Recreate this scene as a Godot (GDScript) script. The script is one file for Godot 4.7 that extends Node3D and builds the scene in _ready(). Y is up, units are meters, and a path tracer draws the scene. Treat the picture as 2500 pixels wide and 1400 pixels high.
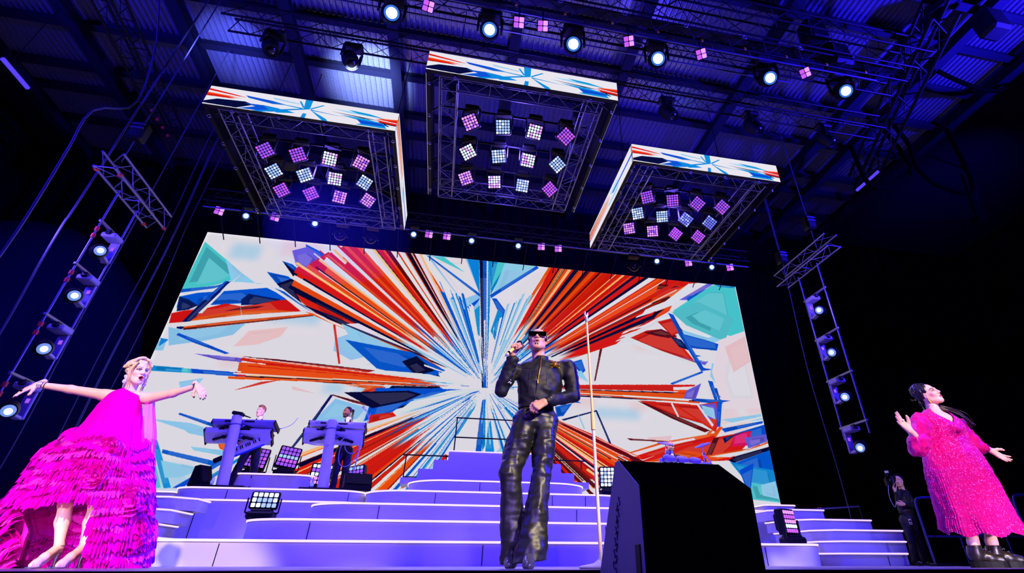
extends Node3D
# A night concert on a covered stage: LED wall, three hanging LED-edged lighting rigs, stepped risers, band and singers.

var M := {}
var rng := RandomNumberGenerator.new()
var taken := {}
const UP := Vector3.UP


func _ready() -> void:
	rng.seed = 7
	view()
	show_lights()
	materials()
	setting()
	led_wall()
	risers()
	rigs()
	trusses()
	ladders()
	band_gear()
	front_gear()
	people()


# ---------------------------------------------------------------- camera, air, light
func view() -> void:
	var cam := Camera3D.new()
	cam.name = "camera"
	add_child(cam)
	cam.position = Vector3(0, 0.03, 0)
	cam.rotation_order = EULER_ORDER_YXZ
	cam.rotation_degrees = Vector3(32.453, -11.9, 0)
	cam.projection = Camera3D.PROJECTION_FRUSTUM
	var near := 0.05
	cam.near = near
	cam.far = 200.0
	cam.size = 1400.0 / 1236.0 * near
	cam.frustum_offset = Vector2(-120.0, -108.0) / 1236.0 * near
	cam.current = true
	var e := Environment.new()
	e.background_mode = Environment.BG_COLOR
	e.background_color = Color(0.0, 0.0, 0.004)
	e.tonemap_mode = Environment.TONE_MAPPER_LINEAR
	e.tonemap_exposure = 1.0
	e.sdfgi_enabled = true
	e.ssao_enabled = true
	e.ssil_enabled = true
	e.volumetric_fog_enabled = true
	e.volumetric_fog_density = 0.0
	var w := WorldEnvironment.new()
	w.name = "night_air"
	w.environment = e
	add_child(w)


func spot(called: String, from: Vector3, to: Vector3, c: Color, energy: float, half_angle: float, soft := 0.6, size := 0.15) -> void:
	var l := SpotLight3D.new()
	l.name = called
	l.light_color = c
	l.light_energy = energy
	l.spot_angle = half_angle
	l.spot_angle_attenuation = soft
	l.spot_range = 60.0
	l.spot_attenuation = 2.0
	l.light_size = size
	l.shadow_enabled = true
	add_child(l, true)
	l.look_at_from_position(from, to, UP if absf((to - from).normalized().y) < 0.98 else Vector3.FORWARD)


func show_lights() -> void:
	var violet := Color(0.45, 0.29, 1.0)
	var blue := Color(0.16, 0.1, 1.0)
	# follow spots and washes on the delay tower out in the audience
	spot("follow_spot", Vector3(6.5, 8.5, 9.0), Vector3(0.72, 1.0, -4.3), Color(1.0, 0.91, 0.72), 420.0, 3.9, 0.35)
	spot("follow_spot", Vector3(-1.0, 9.0, 10.0), Vector3(-2.95, 0.85, -5.5), Color(1.0, 0.87, 0.78), 470.0, 4.2, 0.35)
	spot("follow_spot", Vector3(3.0, 9.0, 10.0), Vector3(5.05, 0.85, -4.6), Color(1.0, 0.88, 0.78), 480.0, 4.0, 0.35)
	for p in [Vector3(-4.3, 3.0, -13.1), Vector3(-2.4, 3.05, -12.95), Vector3(5.7, 2.55, -13.1)]:
		spot("band_spot", Vector3(0.5, 8.5, 8.0), p, Color(1.0, 0.88, 0.66), 620.0, 0.95, 0.5)
	spot("camera_spot", Vector3(7.0, 6.0, 4.0), Vector3(9.6, 1.35, -10.4), Color(0.8, 0.72, 1.0), 120.0, 2.6, 0.8)
	spot("wash_light", Vector3(-3.0, 4.6, 14.0), Vector3(0.3, 0.8, -10.0), violet, 140.0, 20.0, 0.7)
	spot("wash_light", Vector3(5.0, 4.6, 14.0), Vector3(2.0, 0.8, -10.0), Color(0.3, 0.13, 1.0), 140.0, 20.0, 0.7)
	for k in 6:  # low lamps along the pit barrier, scalloping the lowest steps
		spot("pit_wash", Vector3(-4.0 + 2.2 * k, 0.35, 1.5), Vector3([-3.0, -1.3, 0.6, 3.0, 5.6, 7.6][k], 0.12, -8.9), [Color(0.95, 0.9, 1.0), Color(0.7, 0.55, 1.0), Color(0.62, 0.5, 1.0), Color(0.66, 0.52, 1.0), Color(0.95, 0.88, 1.0), Color(0.66, 0.62, 1.0)][k], [52.0, 26.0, 22.0, 24.0, 50.0, 26.0][k], 5.5, 1.0)
	spot("foot_light", Vector3(-1.6, 0.3, -1.5), Vector3(-3.0, 0.4, -5.6), Color(1.0, 0.45, 0.95), 4.0, 12.0, 0.8)
	spot("foot_light", Vector3(3.4, 0.5, -1.0), Vector3(5.05, 0.9, -4.6), Color(1.0, 0.5, 0.95), 5.0, 14.0, 0.8)
	spot("foot_light", Vector3(-3.2, 0.8, 0.5), Vector3(0.72, 1.2, -4.3), Color(0.5, 0.3, 1.0), 8.0, 12.0, 0.8)
	# blue uplights on the ends of the roof trusses, grazing the ribbed sheets, and on top of the hanging rigs
	for q in [[Vector3(-14.0, 8.5, -4.5), Vector3(0, 14, -9.5), 420.0], [Vector3(16.0, 8.5, -3.5), Vector3(2, 14, -9.0), 1300.0], [Vector3(-3.8, 8.9, -10.5), Vector3(-3.6, 13, -10.5), 26.0], [Vector3(0.7, 8.9, -8.8), Vector3(0.9, 13, -8.8), 26.0], [Vector3(5.4, 8.9, -10.4), Vector3(5.6, 13, -10.4), 26.0]]:
		spot("blue_uplight", q[0], q[1], blue, q[2], 68.0, 1.0)
	spot("blue_uplight", Vector3(16.5, 8.0, -8.5), Vector3(19.0, 13, -13.0), blue, 60.0, 30.0, 1.0)
	spot("white_uplight", Vector3(-3.0, 9.0, -8.2), Vector3(-3.7, 13, -11.6), Color(0.62, 0.72, 1.0), 760.0, 15.0, 1.0)
	spot("white_uplight", Vector3(-6.6, 9.4, -8.6), Vector3(-7.6, 13, -11.4), Color(0.4, 0.45, 1.0), 220.0, 15.0, 1.0)
	# spill of the square lamps inside each rig and of the ladder lamps
	for q in [[Vector3(0.75, 8.25, -9.0), 16.0], [Vector3(-3.8, 8.25, -10.65), 9.0], [Vector3(5.4, 8.25, -10.5), 9.0], [Vector3(-7.5, 5.2, -9.2), 7.0], [Vector3(8.6, 5.6, -9.6), 4.0]]:
		var o := OmniLight3D.new()
		o.name = "lamp_spill"
		o.light_color = Color(0.42, 0.32, 1.0)
		o.light_energy = q[1]
		o.omni_range = 30.0
		o.omni_attenuation = 2.0
		o.light_size = 0.3
		o.shadow_enabled = true
		add_child(o, true)
		o.position = q[0]
	# drifting stage haze, thickest at the dark left side and under the rigs
	for q in [[Vector3(-9.9, 3.4, -12.6), Vector3(5.6, 7.0, 4.4), 0.012, "low behind the left lamp ladder"], [Vector3(-3.0, 6.5, -10.6), Vector3(3.2, 2.2, 3.0), 0.02, "under the left hanging rig"]]:
		var f := FogVolume.new()
		f.name = fresh("stage_haze")
		f.shape = RenderingServer.FOG_VOLUME_SHAPE_ELLIPSOID
		f.size = q[1]
		var fm := FogMaterial.new()
		fm.albedo = Color(0.35, 0.35, 1.0)
		fm.density = q[2]
		f.material = fm
		f.set_meta("kind", "stuff")
		f.set_meta("label", "thin blue stage haze drifting " + str(q[3]))
		f.set_meta("category", "haze")
		add_child(f, true)
		f.position = q[0]


# ---------------------------------------------------------------- helpers: materials, names, meshes
func mk(key: String, c: Color, rough := 0.7, metal := 0.0) -> StandardMaterial3D:
	var m := StandardMaterial3D.new()
	m.albedo_color = c
	m.roughness = rough
	m.metallic = metal
	m.resource_name = key
	M[key] = m
	return m


func glow(key: String, c: Color, energy: float) -> StandardMaterial3D:
	var m := mk(key, c.lerp(Color.BLACK, 0.5), 0.3)
	m.emission_enabled = true
	m.emission = c
	m.emission_energy_multiplier = energy
	return m


func fresh(called: String) -> String:
	var n: int = taken.get(called, 0)
	taken[called] = n + 1
	return called if n == 0 else "%s_%03d" % [called, n]


func tag(o: Node3D, label: String, category: String, group := "", kind := "") -> void:
	if label:
		o.set_meta("label", label)
	if category:
		o.set_meta("category", category)
	if group:
		o.set_meta("group", group)
	if kind:
		o.set_meta("kind", kind)


func thing(called: String, label: String, category: String, at := Vector3.ZERO, group := "", basis := Basis()) -> Node3D:
	var o := Node3D.new()
	o.name = fresh(called)
	add_child(o, true)
	o.transform = Transform3D(basis, at)
	tag(o, label, category, group)
	return o


func obj(called: String, mesh: Mesh, mat: Material, parent: Node = self, xf := Transform3D()) -> MeshInstance3D:
	var o := MeshInstance3D.new()
	o.name = fresh(called) if parent == self else called
	o.mesh = mesh
	o.material_override = mat
	parent.add_child(o, true)
	o.transform = xf
	return o


func struct(called: String, mesh: Mesh, mat: Material, label: String, xf := Transform3D()) -> MeshInstance3D:
	var o := obj(called, mesh, mat, self, xf)
	o.set_meta("kind", "structure")
	o.set_meta("label", label)
	return o


func at(p: Vector3) -> Transform3D:
	return Transform3D(Basis(), p)


func aim(p: Vector3, dir: Vector3, roll := 0.0) -> Transform3D:
	# local +z along dir, local y as upright as can be, then rolled about dir
	var z := dir.normalized()
	var x := UP.cross(z)
	x = Vector3.RIGHT if x.length() < 1e-4 else x.normalized()
	var y := z.cross(x)
	return Transform3D(Basis(x, y, z) * Basis(Vector3.BACK, roll), p)


class MB:
	var v := PackedVector3Array()
	var n := PackedVector3Array()
	var c := PackedColorArray()
	var uv := PackedVector2Array()
	var ix := PackedInt32Array()
	var tint := Color.WHITE
	var coloured := false
	var mapped := false

	func put(p: Vector3, nn: Vector3, t := Vector2.ZERO) -> int:
		v.append(p)
		n.append(nn)
		if coloured:
			c.append(tint)
		if mapped:
			uv.append(t)
		return v.size() - 1

	func tri(a: Vector3, b: Vector3, d: Vector3) -> void:  # counter-clockwise seen from outside
		var nn := (b - a).cross(d - a).normalized()
		var i := put(a, nn)
		put(b, nn)
		put(d, nn)
		ix.append_array([i, i + 2, i + 1])

	func quad(a: Vector3, b: Vector3, d: Vector3, e: Vector3) -> void:
		var nn := (d - a).cross(e - b).normalized()
		var i := put(a, nn, Vector2(0, 1))
		put(b, nn, Vector2(1, 1))
		put(d, nn, Vector2(1, 0))
		put(e, nn, Vector2(0, 0))
		ix.append_array([i, i + 2, i + 1, i, i + 3, i + 2])

	func box(ctr: Vector3, size: Vector3, bevel := 0.0, b := Basis()) -> MB:
		var h := size / 2.0
		if bevel <= 0.0:
			for k in 3:
				for s in [-1.0, 1.0]:
					var w := [Vector3(h.x, 0, 0), Vector3(0, h.y, 0), Vector3(0, 0, h.z)]
					var u: Vector3 = w[k] * s
					var p: Vector3 = w[(k + 1) % 3] * s
					var q: Vector3 = w[(k + 2) % 3]
					quad(ctr + b * (u - p - q), ctr + b * (u + p - q), ctr + b * (u + p + q), ctr + b * (u - p + q))
			return self
		var e := minf(bevel, minf(h.x, minf(h.y, h.z)) * 0.95)
		var f := func(sx: float, sy: float, sz: float, k: int) -> Vector3:
			var p := Vector3(sx * (h.x - e), sy * (h.y - e), sz * (h.z - e))
			p[k] += e * [sx, sy, sz][k]
			return ctr + b * p
		for k in 3:
			var k1 := (k + 1) % 3
			var k2 := (k + 2) % 3
			for s in [-1.0, 1.0]:
				var g := func(a: float, d: float) -> Vector3:
					var t := [0.0, 0.0, 0.0]
					t[k] = s
					t[k1] = a * s
					t[k2] = d
					return f.call(t[0], t[1], t[2], k)
				quad(g.call(-1.0, -1.0), g.call(1.0, -1.0), g.call(1.0, 1.0), g.call(-1.0, 1.0))
				for s2 in [-1.0, 1.0]:  # bevel between face k and face k1
					var r := func(end: float, face: int) -> Vector3:
						var t := [0.0, 0.0, 0.0]
						t[k] = s
						t[k1] = s2
						t[k2] = end
						return f.call(t[0], t[1], t[2], face)
					if s * s2 > 0:
						quad(r.call(-1.0, k), r.call(-1.0, k1), r.call(1.0, k1), r.call(1.0, k))
					else:
						quad(r.call(-1.0, k1), r.call(-1.0, k), r.call(1.0, k), r.call(1.0, k1))
		for sx in [-1.0, 1.0]:
			for sy in [-1.0, 1.0]:
				for sz in [-1.0, 1.0]:
					var a: Vector3 = f.call(sx, sy, sz, 0)
					var d: Vector3 = f.call(sx, sy, sz, 1)
					var g2: Vector3 = f.call(sx, sy, sz, 2)
					if sx * sy * sz > 0:
						tri(a, d, g2)
					else:
						tri(a, g2, d)
		return self

	func bar(a: Vector3, b: Vector3, w: float, t: float, up := Vector3.UP, bevel := 0.0) -> MB:
		var z := (b - a).normalized()
		var x := up.cross(z)
		x = Vector3.RIGHT if x.length() < 1e-4 else x.normalized()
		return box((a + b) / 2.0, Vector3(w, t, a.distance_to(b)), bevel, Basis(x, z.cross(x), z))

	func rows(r: Array, closed := false, uvs := false) -> MB:  # smooth sheet through rows of points; closed joins the ends of each row
		var m: int = r[0].size()
		var start := v.size()
		var acc := PackedVector3Array()
		acc.resize(r.size() * m)
		for j in r.size() - 1:
			for i in (m if closed else m - 1):
				var i2 := (i + 1) % m
				var a: Vector3 = r[j][i]
				var nn: Vector3 = (r[j][i2] - r[j + 1][i]).cross(r[j + 1][i2] - a)
				for q in [j * m + i, j * m + i2, (j + 1) * m + i, (j + 1) * m + i2]:
					acc[q] += nn
				var s := start
				ix.append_array([s + j * m + i, s + (j + 1) * m + i2, s + j * m + i2, s + j * m + i, s + (j + 1) * m + i, s + (j + 1) * m + i2])
		for j in r.size():
			for i in m:
				put(r[j][i], acc[j * m + i].normalized(), Vector2(float(i) / (m - 1), float(j) / (r.size() - 1)))
		return self

	func lathe(prof: Array, seg := 16, xf := Transform3D()) -> MB:  # profile of Vector2(radius, height) from bottom to top round local y; a break where a point is doubled
		var part := []
		for k in prof.size():
			var q: Vector2 = prof[k]
			if part.size() and k and prof[k - 1] == q:
				if part.size() > 1:
					rows(part, true)
				part = []
			var ring := PackedVector3Array()
			for i in seg:
				var t := -TAU * i / seg
				ring.append(xf * Vector3(q.x * cos(t), q.y, q.x * sin(t)))
			part.append(ring)
		if part.size() > 1:
			rows(part, true)
		return self

	func tube(a: Vector3, b: Vector3, ra: float, rb := -1.0, seg := 8) -> MB:
		rb = ra if rb < 0 else rb
		var y := (b - a).normalized()
		var x := y.cross(Vector3.UP if absf(y.y) < 0.9 else Vector3.RIGHT).normalized()
		var xf := Transform3D(Basis(x, y, x.cross(y)), a)
		var h := a.distance_to(b)
		return lathe([Vector2(0.0001, 0), Vector2(ra, 0), Vector2(ra, 0), Vector2(rb, h), Vector2(rb, h), Vector2(0.0001, h)], seg, xf)

	func sweep(pts: Array, rad: Array, seg := 8, flat := 1.0, up := Vector3.UP) -> MB:  # smooth tube through points; rad one radius per point
		var part := []
		var side := Vector3.ZERO
		for k in pts.size():
			var d: Vector3 = (pts[mini(k + 1, pts.size() - 1)] - pts[maxi(k - 1, 0)]).normalized()
			var x := d.cross(up)
			if x.length() < 0.05:
				x = side if side != Vector3.ZERO else d.cross(Vector3.RIGHT)
			x = (x - d * x.dot(d)).normalized()
			if side != Vector3.ZERO and x.dot(side) < 0:
				x = -x
			side = x
			var y := x.cross(d)
			var ring := PackedVector3Array()
			var rr: float = rad[mini(k, rad.size() - 1)]
			for i in seg:
				var t := TAU * i / seg
				ring.append(pts[k] + (x * cos(t) + y * sin(t) * flat) * rr)
			if k == 0:
				var cap := PackedVector3Array()
				for i in seg:
					cap.append(pts[k] + (ring[i] - pts[k]) * 0.02)
				part.append(cap)
			part.append(ring)
			if k == pts.size() - 1:
				var cap2 := PackedVector3Array()
				for i in seg:
					cap2.append(pts[k] + (ring[i] - pts[k]) * 0.02)
				part.append(cap2)
		part.reverse()
		return rows(part, true)

	func prism(poly: Array, from: float, to: float, xf := Transform3D()) -> MB:  # polygon in local xy (counter-clockwise), extruded along z
		var m := poly.size()
		if Geometry2D.is_polygon_clockwise(PackedVector2Array(poly)) == (xf.basis.determinant() > 0):
			poly = poly.duplicate()
			poly.reverse()
		var tris := Geometry2D.triangulate_polygon(PackedVector2Array(poly))
		for s in [0, 1]:
			var z: float = to if s else from
			for k in range(0, tris.size(), 3):
				var p: Array = []
				for q in 3:
					var w: Vector2 = poly[tris[k + q]]
					p.append(Vector3(w.x, w.y, z))
				var area: float = (p[1] - p[0]).cross(p[2] - p[0]).z
				if (area > 0) == ((s == 1) == (xf.basis.determinant() > 0)):
					tri(xf * p[0], xf * p[1], xf * p[2])
				else:
					tri(xf * p[0], xf * p[2], xf * p[1])
		for k in m:
			var a: Vector2 = poly[k]
			var b: Vector2 = poly[(k + 1) % m]
			quad(xf * Vector3(a.x, a.y, from), xf * Vector3(b.x, b.y, from), xf * Vector3(b.x, b.y, to), xf * Vector3(a.x, a.y, to))
		return self

	func mesh() -> ArrayMesh:
		var arr := []
		arr.resize(Mesh.ARRAY_MAX)
		arr[Mesh.ARRAY_VERTEX] = v
		arr[Mesh.ARRAY_NORMAL] = n
		if coloured:
			arr[Mesh.ARRAY_COLOR] = c
		if mapped:
			arr[Mesh.ARRAY_TEX_UV] = uv
		arr[Mesh.ARRAY_INDEX] = ix
		var am := ArrayMesh.new()
		am.add_surface_from_arrays(Mesh.PRIMITIVE_TRIANGLES, arr)
		return am


func mb() -> MB:
	return MB.new()


func curve(pts: Array, n: int) -> Array:  # Catmull-Rom through the points
	var out := []
	var m := pts.size() - 1
	for k in n + 1:
		var t := float(k) / n * m
		var i := mini(int(t), m - 1)
		out.append(pts[i].cubic_interpolate(pts[i + 1], pts[maxi(i - 1, 0)], pts[mini(i + 2, m)], t - i))
	return out


func noise_tex(freq: float, size := 256, normal := false, strength := 4.0, octaves := 3, seed_ := 1) -> NoiseTexture2D:
	var f := FastNoiseLite.new()
	f.seed = seed_
	f.frequency = freq
	f.fractal_octaves = octaves
	var t := NoiseTexture2D.new()
	t.width = size
	t.height = size
	t.seamless = true
	t.noise = f
	t.as_normal_map = normal
	t.bump_strength = strength
	return t


func materials() -> void:
	mk("black", Color(0.018, 0.018, 0.022), 0.55)
	mk("black_gloss", Color(0.012, 0.012, 0.016), 0.25)
	mk("lip_black", Color(0.01, 0.01, 0.012), 0.9)
	M.lip_black.metallic_specular = 0.0
	mk("drape", Color(0.012, 0.012, 0.02), 0.95)
	mk("chrome", Color(0.75, 0.75, 0.8), 0.25, 0.9)
	mk("alu", Color(0.42, 0.42, 0.5), 0.38, 0.8)
	mk("dark_metal", Color(0.035, 0.035, 0.045), 0.5)
	mk("white_paint", Color(0.86, 0.86, 0.88), 0.45)
	mk("riser_white", Color(0.82, 0.82, 0.86), 0.5)
	mk("yoke_grey", Color(0.5, 0.48, 0.56), 0.5)
	mk("cream", Color(0.85, 0.84, 0.74), 0.45)
	mk("sheet", Color(0.42, 0.42, 0.5), 0.42, 0.4)
	mk("steel_blue", Color(0.07, 0.07, 0.13), 0.6)
	mk("red_tape", Color(0.7, 0.06, 0.05), 0.6)
	mk("yellow_tag", Color(0.8, 0.62, 0.1), 0.5)
	mk("cable", Color(0.16, 0.16, 0.22), 0.6)
	mk("pale_cable", Color(0.7, 0.7, 0.76), 0.5)
	mk("gold", Color(0.85, 0.62, 0.12), 0.28, 0.85)
	mk("stage_floor", Color(0.5, 0.48, 0.56), 0.35)
	glow("nosing", Color(1.0, 0.86, 1.0), 1.15)
	glow("lens_white", Color(0.82, 0.88, 1.0), 1.5)
	glow("lens_ice", Color(0.62, 0.74, 1.0), 1.2)
	glow("lens_blue", Color(0.45, 0.48, 1.0), 1.1)
	glow("lens_purple", Color(0.6, 0.32, 1.0), 1.15)
	glow("lens_pink", Color(0.9, 0.6, 1.0), 1.15)
	glow("lens_magenta", Color(0.8, 0.36, 1.0), 1.05)
	glow("lens_soft", Color(0.5, 0.66, 0.95), 0.75)
	glow("spot_core", Color(0.85, 0.93, 1.0), 2.2)
	glow("spot_rim", Color(0.25, 0.5, 0.9), 0.8)
	glow("red_led", Color(1.0, 0.1, 0.06), 0.9)
	glow("green_led", Color(0.2, 0.9, 0.4), 0.8)
	glow("violet_tube", Color(0.36, 0.26, 1.0), 0.9)
	M.steel_blue.metallic_specular = 0.2
	M.dark_metal.metallic_specular = 0.3
	var b: StandardMaterial3D = M.drape
	b.normal_enabled = true
	b.normal_texture = noise_tex(0.02, 256, true, 6.0)
	b.uv1_triplanar = true
	b.uv1_scale = Vector3(0.6, 0.1, 0.6)
	b.metallic_specular = 0.15
	(M.black as StandardMaterial3D).metallic_specular = 0.3
	var r: StandardMaterial3D = M.sheet
	r.roughness_texture = noise_tex(0.08, 256, false)
	r.uv1_triplanar = true
	r.uv1_scale = Vector3(1.5, 1.5, 1.5)


# ---------------------------------------------------------------- the covered stage itself
func setting() -> void:
	struct("floor", mb().box(Vector3(4.2, -0.5, -10.8), Vector3(40.4, 1.0, 14.4)).mesh(), M.stage_floor, "pale stage floor seen edge on from the pit")
	struct("trim_1", mb().box(Vector3(4.2, -0.62, -2.92), Vector3(40.4, 1.1, 1.3), 0.02).mesh(), M.lip_black, "black lip along the front edge of the stage")
	struct("trim_2", mb().box(Vector3(4.2, -0.5, -3.585), Vector3(40.4, 0.994, 0.03)).mesh(), M.lip_black, "thin black fascia on the front edge of the stage floor")
	struct("floor_pit", mb().box(Vector3(4.2, -1.5, 1.0), Vector3(40.4, 0.2, 10)).mesh(), M.black, "black pit floor in front of the stage")
	# drapes: folded black cloth at the back and both sides
	for q in [["wall_back", Vector3(-16, 0, -17.6), Vector3(24.2, 0, -17.6), 12.9], ["wall_left", Vector3(-15.8, 0, -3.9), Vector3(-15.8, 0, -17.6), 12.9], ["wall_right", Vector3(24.0, 0, -17.6), Vector3(24.0, 0, -3.9), 12.9]]:
		var a: Vector3 = q[1]
		var b: Vector3 = q[2]
		var d := (b - a).normalized()
		var side := d.cross(UP)
		var lo := PackedVector3Array()
		var hi := PackedVector3Array()
		var lo2 := PackedVector3Array()
		var hi2 := PackedVector3Array()
		var m := int(a.distance_to(b) * 8)
		for k in m + 1:
			var p := a.lerp(b, float(k) / m) + side * (0.07 * sin(k * 1.3) + 0.03 * sin(k * 0.61))
			lo.append(p)
			hi.append(p + UP * float(q[3]))
			lo2.append(p + side * 0.12)
			hi2.append(p + UP * float(q[3]) + side * 0.12)
		struct(q[0], mb().rows([lo, hi]).rows([hi2, lo2]).mesh(), M.drape, "black drape closing the stage, %s" % q[0].replace("_", " "))
	# roof: ribbed metal sheets between purlins
	var roof := struct("ceiling", mb().box(Vector3(4.2, 13.55, -8.6), Vector3(40.4, 0.3, 18.5)).mesh(), M.steel_blue, "underside of the dark stage roof")
	var zs := [0.4, -1.15, -2.7, -4.25, -5.8, -6.95, -8.4, -9.85, -11.45, -13.1, -14.1, -15.6, -17.4]
	var ribs := {}
	for k in zs.size() - 1:
		var len: float = zs[k] - zs[k + 1]
		var key := "%.2f" % len
		if not ribs.has(key):
			ribs[key] = rib_sheet(len)
		for i in 30:
			var x := -13.9 + i * 1.0
			if x > 15.2:
				continue
			obj("roof_sheet", ribs[key], M.sheet, roof, at(Vector3(x, 13.25, zs[k + 1] + len / 2.0)))
	for k in zs.size():
		obj("purlin", mb().box(Vector3(1.0, 13.06, zs[k]), Vector3(30.5, 0.26, 0.07)).box(Vector3(1.0, 12.93, zs[k]), Vector3(30.5, 0.02, 0.22)).mesh(), M.steel_blue, roof)
	for x in [-14.2, -11.5, -8.5, -5.6, -2.8, 0.6, 4.0, 7.8, 11.7, 13.1, 15.6]:
		obj("rafter", mb().box(Vector3(x, 12.82, -8.6), Vector3(0.12, 0.42, 18.4)).box(Vector3(x, 12.62, -8.6), Vector3(0.3, 0.03, 18.4)).mesh(), M.steel_blue, roof)
	# lower side awning on the right with its curved braces
	var aw := struct("ceiling_awning", mb().prism([Vector2(15.6, -11.0), Vector2(15.6, -15.6), Vector2(22.0, -14.1), Vector2(18.6, -11.6)], -0.04, 0.04, Transform3D(Basis(Vector3.RIGHT, Vector3(0, 0, 1), Vector3.UP), Vector3(0, 13.0, 0))).mesh(), M.steel_blue, "flat dark blue awning panel beyond the right end of the roof")
	obj("edge_beam", mb().bar(Vector3(18.6, 12.9, -11.6), Vector3(22.0, 12.9, -14.1), 0.3, 0.3).mesh(), M.steel_blue, aw)


func rib_sheet(len: float) -> ArrayMesh:
	# one metre of trapezoidal sheet: four ribs running along z, seen from below
	var pr := PackedVector3Array()
	for k in 6:
		var x := -0.5 + k / 6.0
		for q in [[0.0, 0.0], [0.05, 0.0], [0.066, -0.07], [0.085, -0.07], [0.093, -0.055], [0.105, -0.055], [0.113, -0.07], [0.13, -0.07], [0.146, 0.0]]:
			pr.append(Vector3(x + q[0], q[1], 0))
	pr.append(Vector3(0.5, 0, 0))
	var b := mb()
	for k in pr.size() - 1:
		var h := Vector3(0, 0, len / 2.0)
		b.quad(pr[k] - h, pr[k + 1] - h, pr[k + 1] + h, pr[k] + h)
	return b.mesh()


# ---------------------------------------------------------------- risers: rounded white steps with lit edges
func outline(x0: float, x1: float, zf: float, zb: float, r: float) -> Array:  # plan (x, z), front corners rounded, counter-clockwise seen from above-front
	var p := []
	for k in 9:
		var t := PI / 2.0 * k / 8
		p.append(Vector2(x0 + r - r * cos(t), zf - r + r * sin(t)))
	for k in 9:
		var t := PI / 2.0 * k / 8
		p.append(Vector2(x1 - r + r * sin(t), zf - r + r * cos(t)))
	p.push_front(Vector2(x0, zb))
	p.append(Vector2(x1, zb))
	return p


func riser(label: String, plan: Array, y0: float, y1: float, seams: Array, strip := 0.028) -> Node3D:
	var c := Vector2.ZERO
	for q in plan:
		c += q / plan.size()
	var t := thing("stage_riser", label, "riser", Vector3(c.x, y0, c.y), "stepped white risers with lit edges")
	var h := y1 - y0
	var face := mb()
	var hi := PackedVector3Array()
	var lo := PackedVector3Array()
	for q in plan:
		hi.append(Vector3(q.x - c.x, h - 0.045, q.y - c.y))
		lo.append(Vector3(q.x - c.x, 0.0, q.y - c.y))
	hi.append(hi[0])
	lo.append(lo[0])
	face.rows([lo, hi])
	obj("riser_face", face.mesh(), M.riser_white, t)
	var top := []
	var edge := PackedVector3Array()
	var edge2 := PackedVector3Array()
	for k in plan.size():
		var q: Vector2 = plan[k]
		var o := (q - c).normalized() * 0.03
		top.append(Vector2(q.x - c.x + o.x * 0.4, -(q.y - c.y) - o.y))
	var flip := top.duplicate()
	flip.reverse()
	obj("tread", mb().prism(flip, h - 0.04, h, Transform3D(Basis(Vector3.RIGHT, Vector3(0, 0, -1), Vector3.UP), Vector3.ZERO)).mesh(), M.riser_white, t)
	var sb := mb()
	for k in plan.size() - 1:
		var a: Vector2 = top[k]
		var b: Vector2 = top[k + 1]
		sb.bar(Vector3(a.x, h - 0.018, -a.y), Vector3(b.x, h - 0.018, -b.y), 0.03, strip)
	obj("light_strip", sb.mesh(), M.nosing, t)
	for s in seams:
		obj("seam", mb().box(Vector3(s.x - c.x, (h - 0.05) / 2.0, s.y - c.y + 0.002), Vector3(0.012, h - 0.06, 0.006)).mesh(), M.steel_blue, t)
	return t


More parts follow.
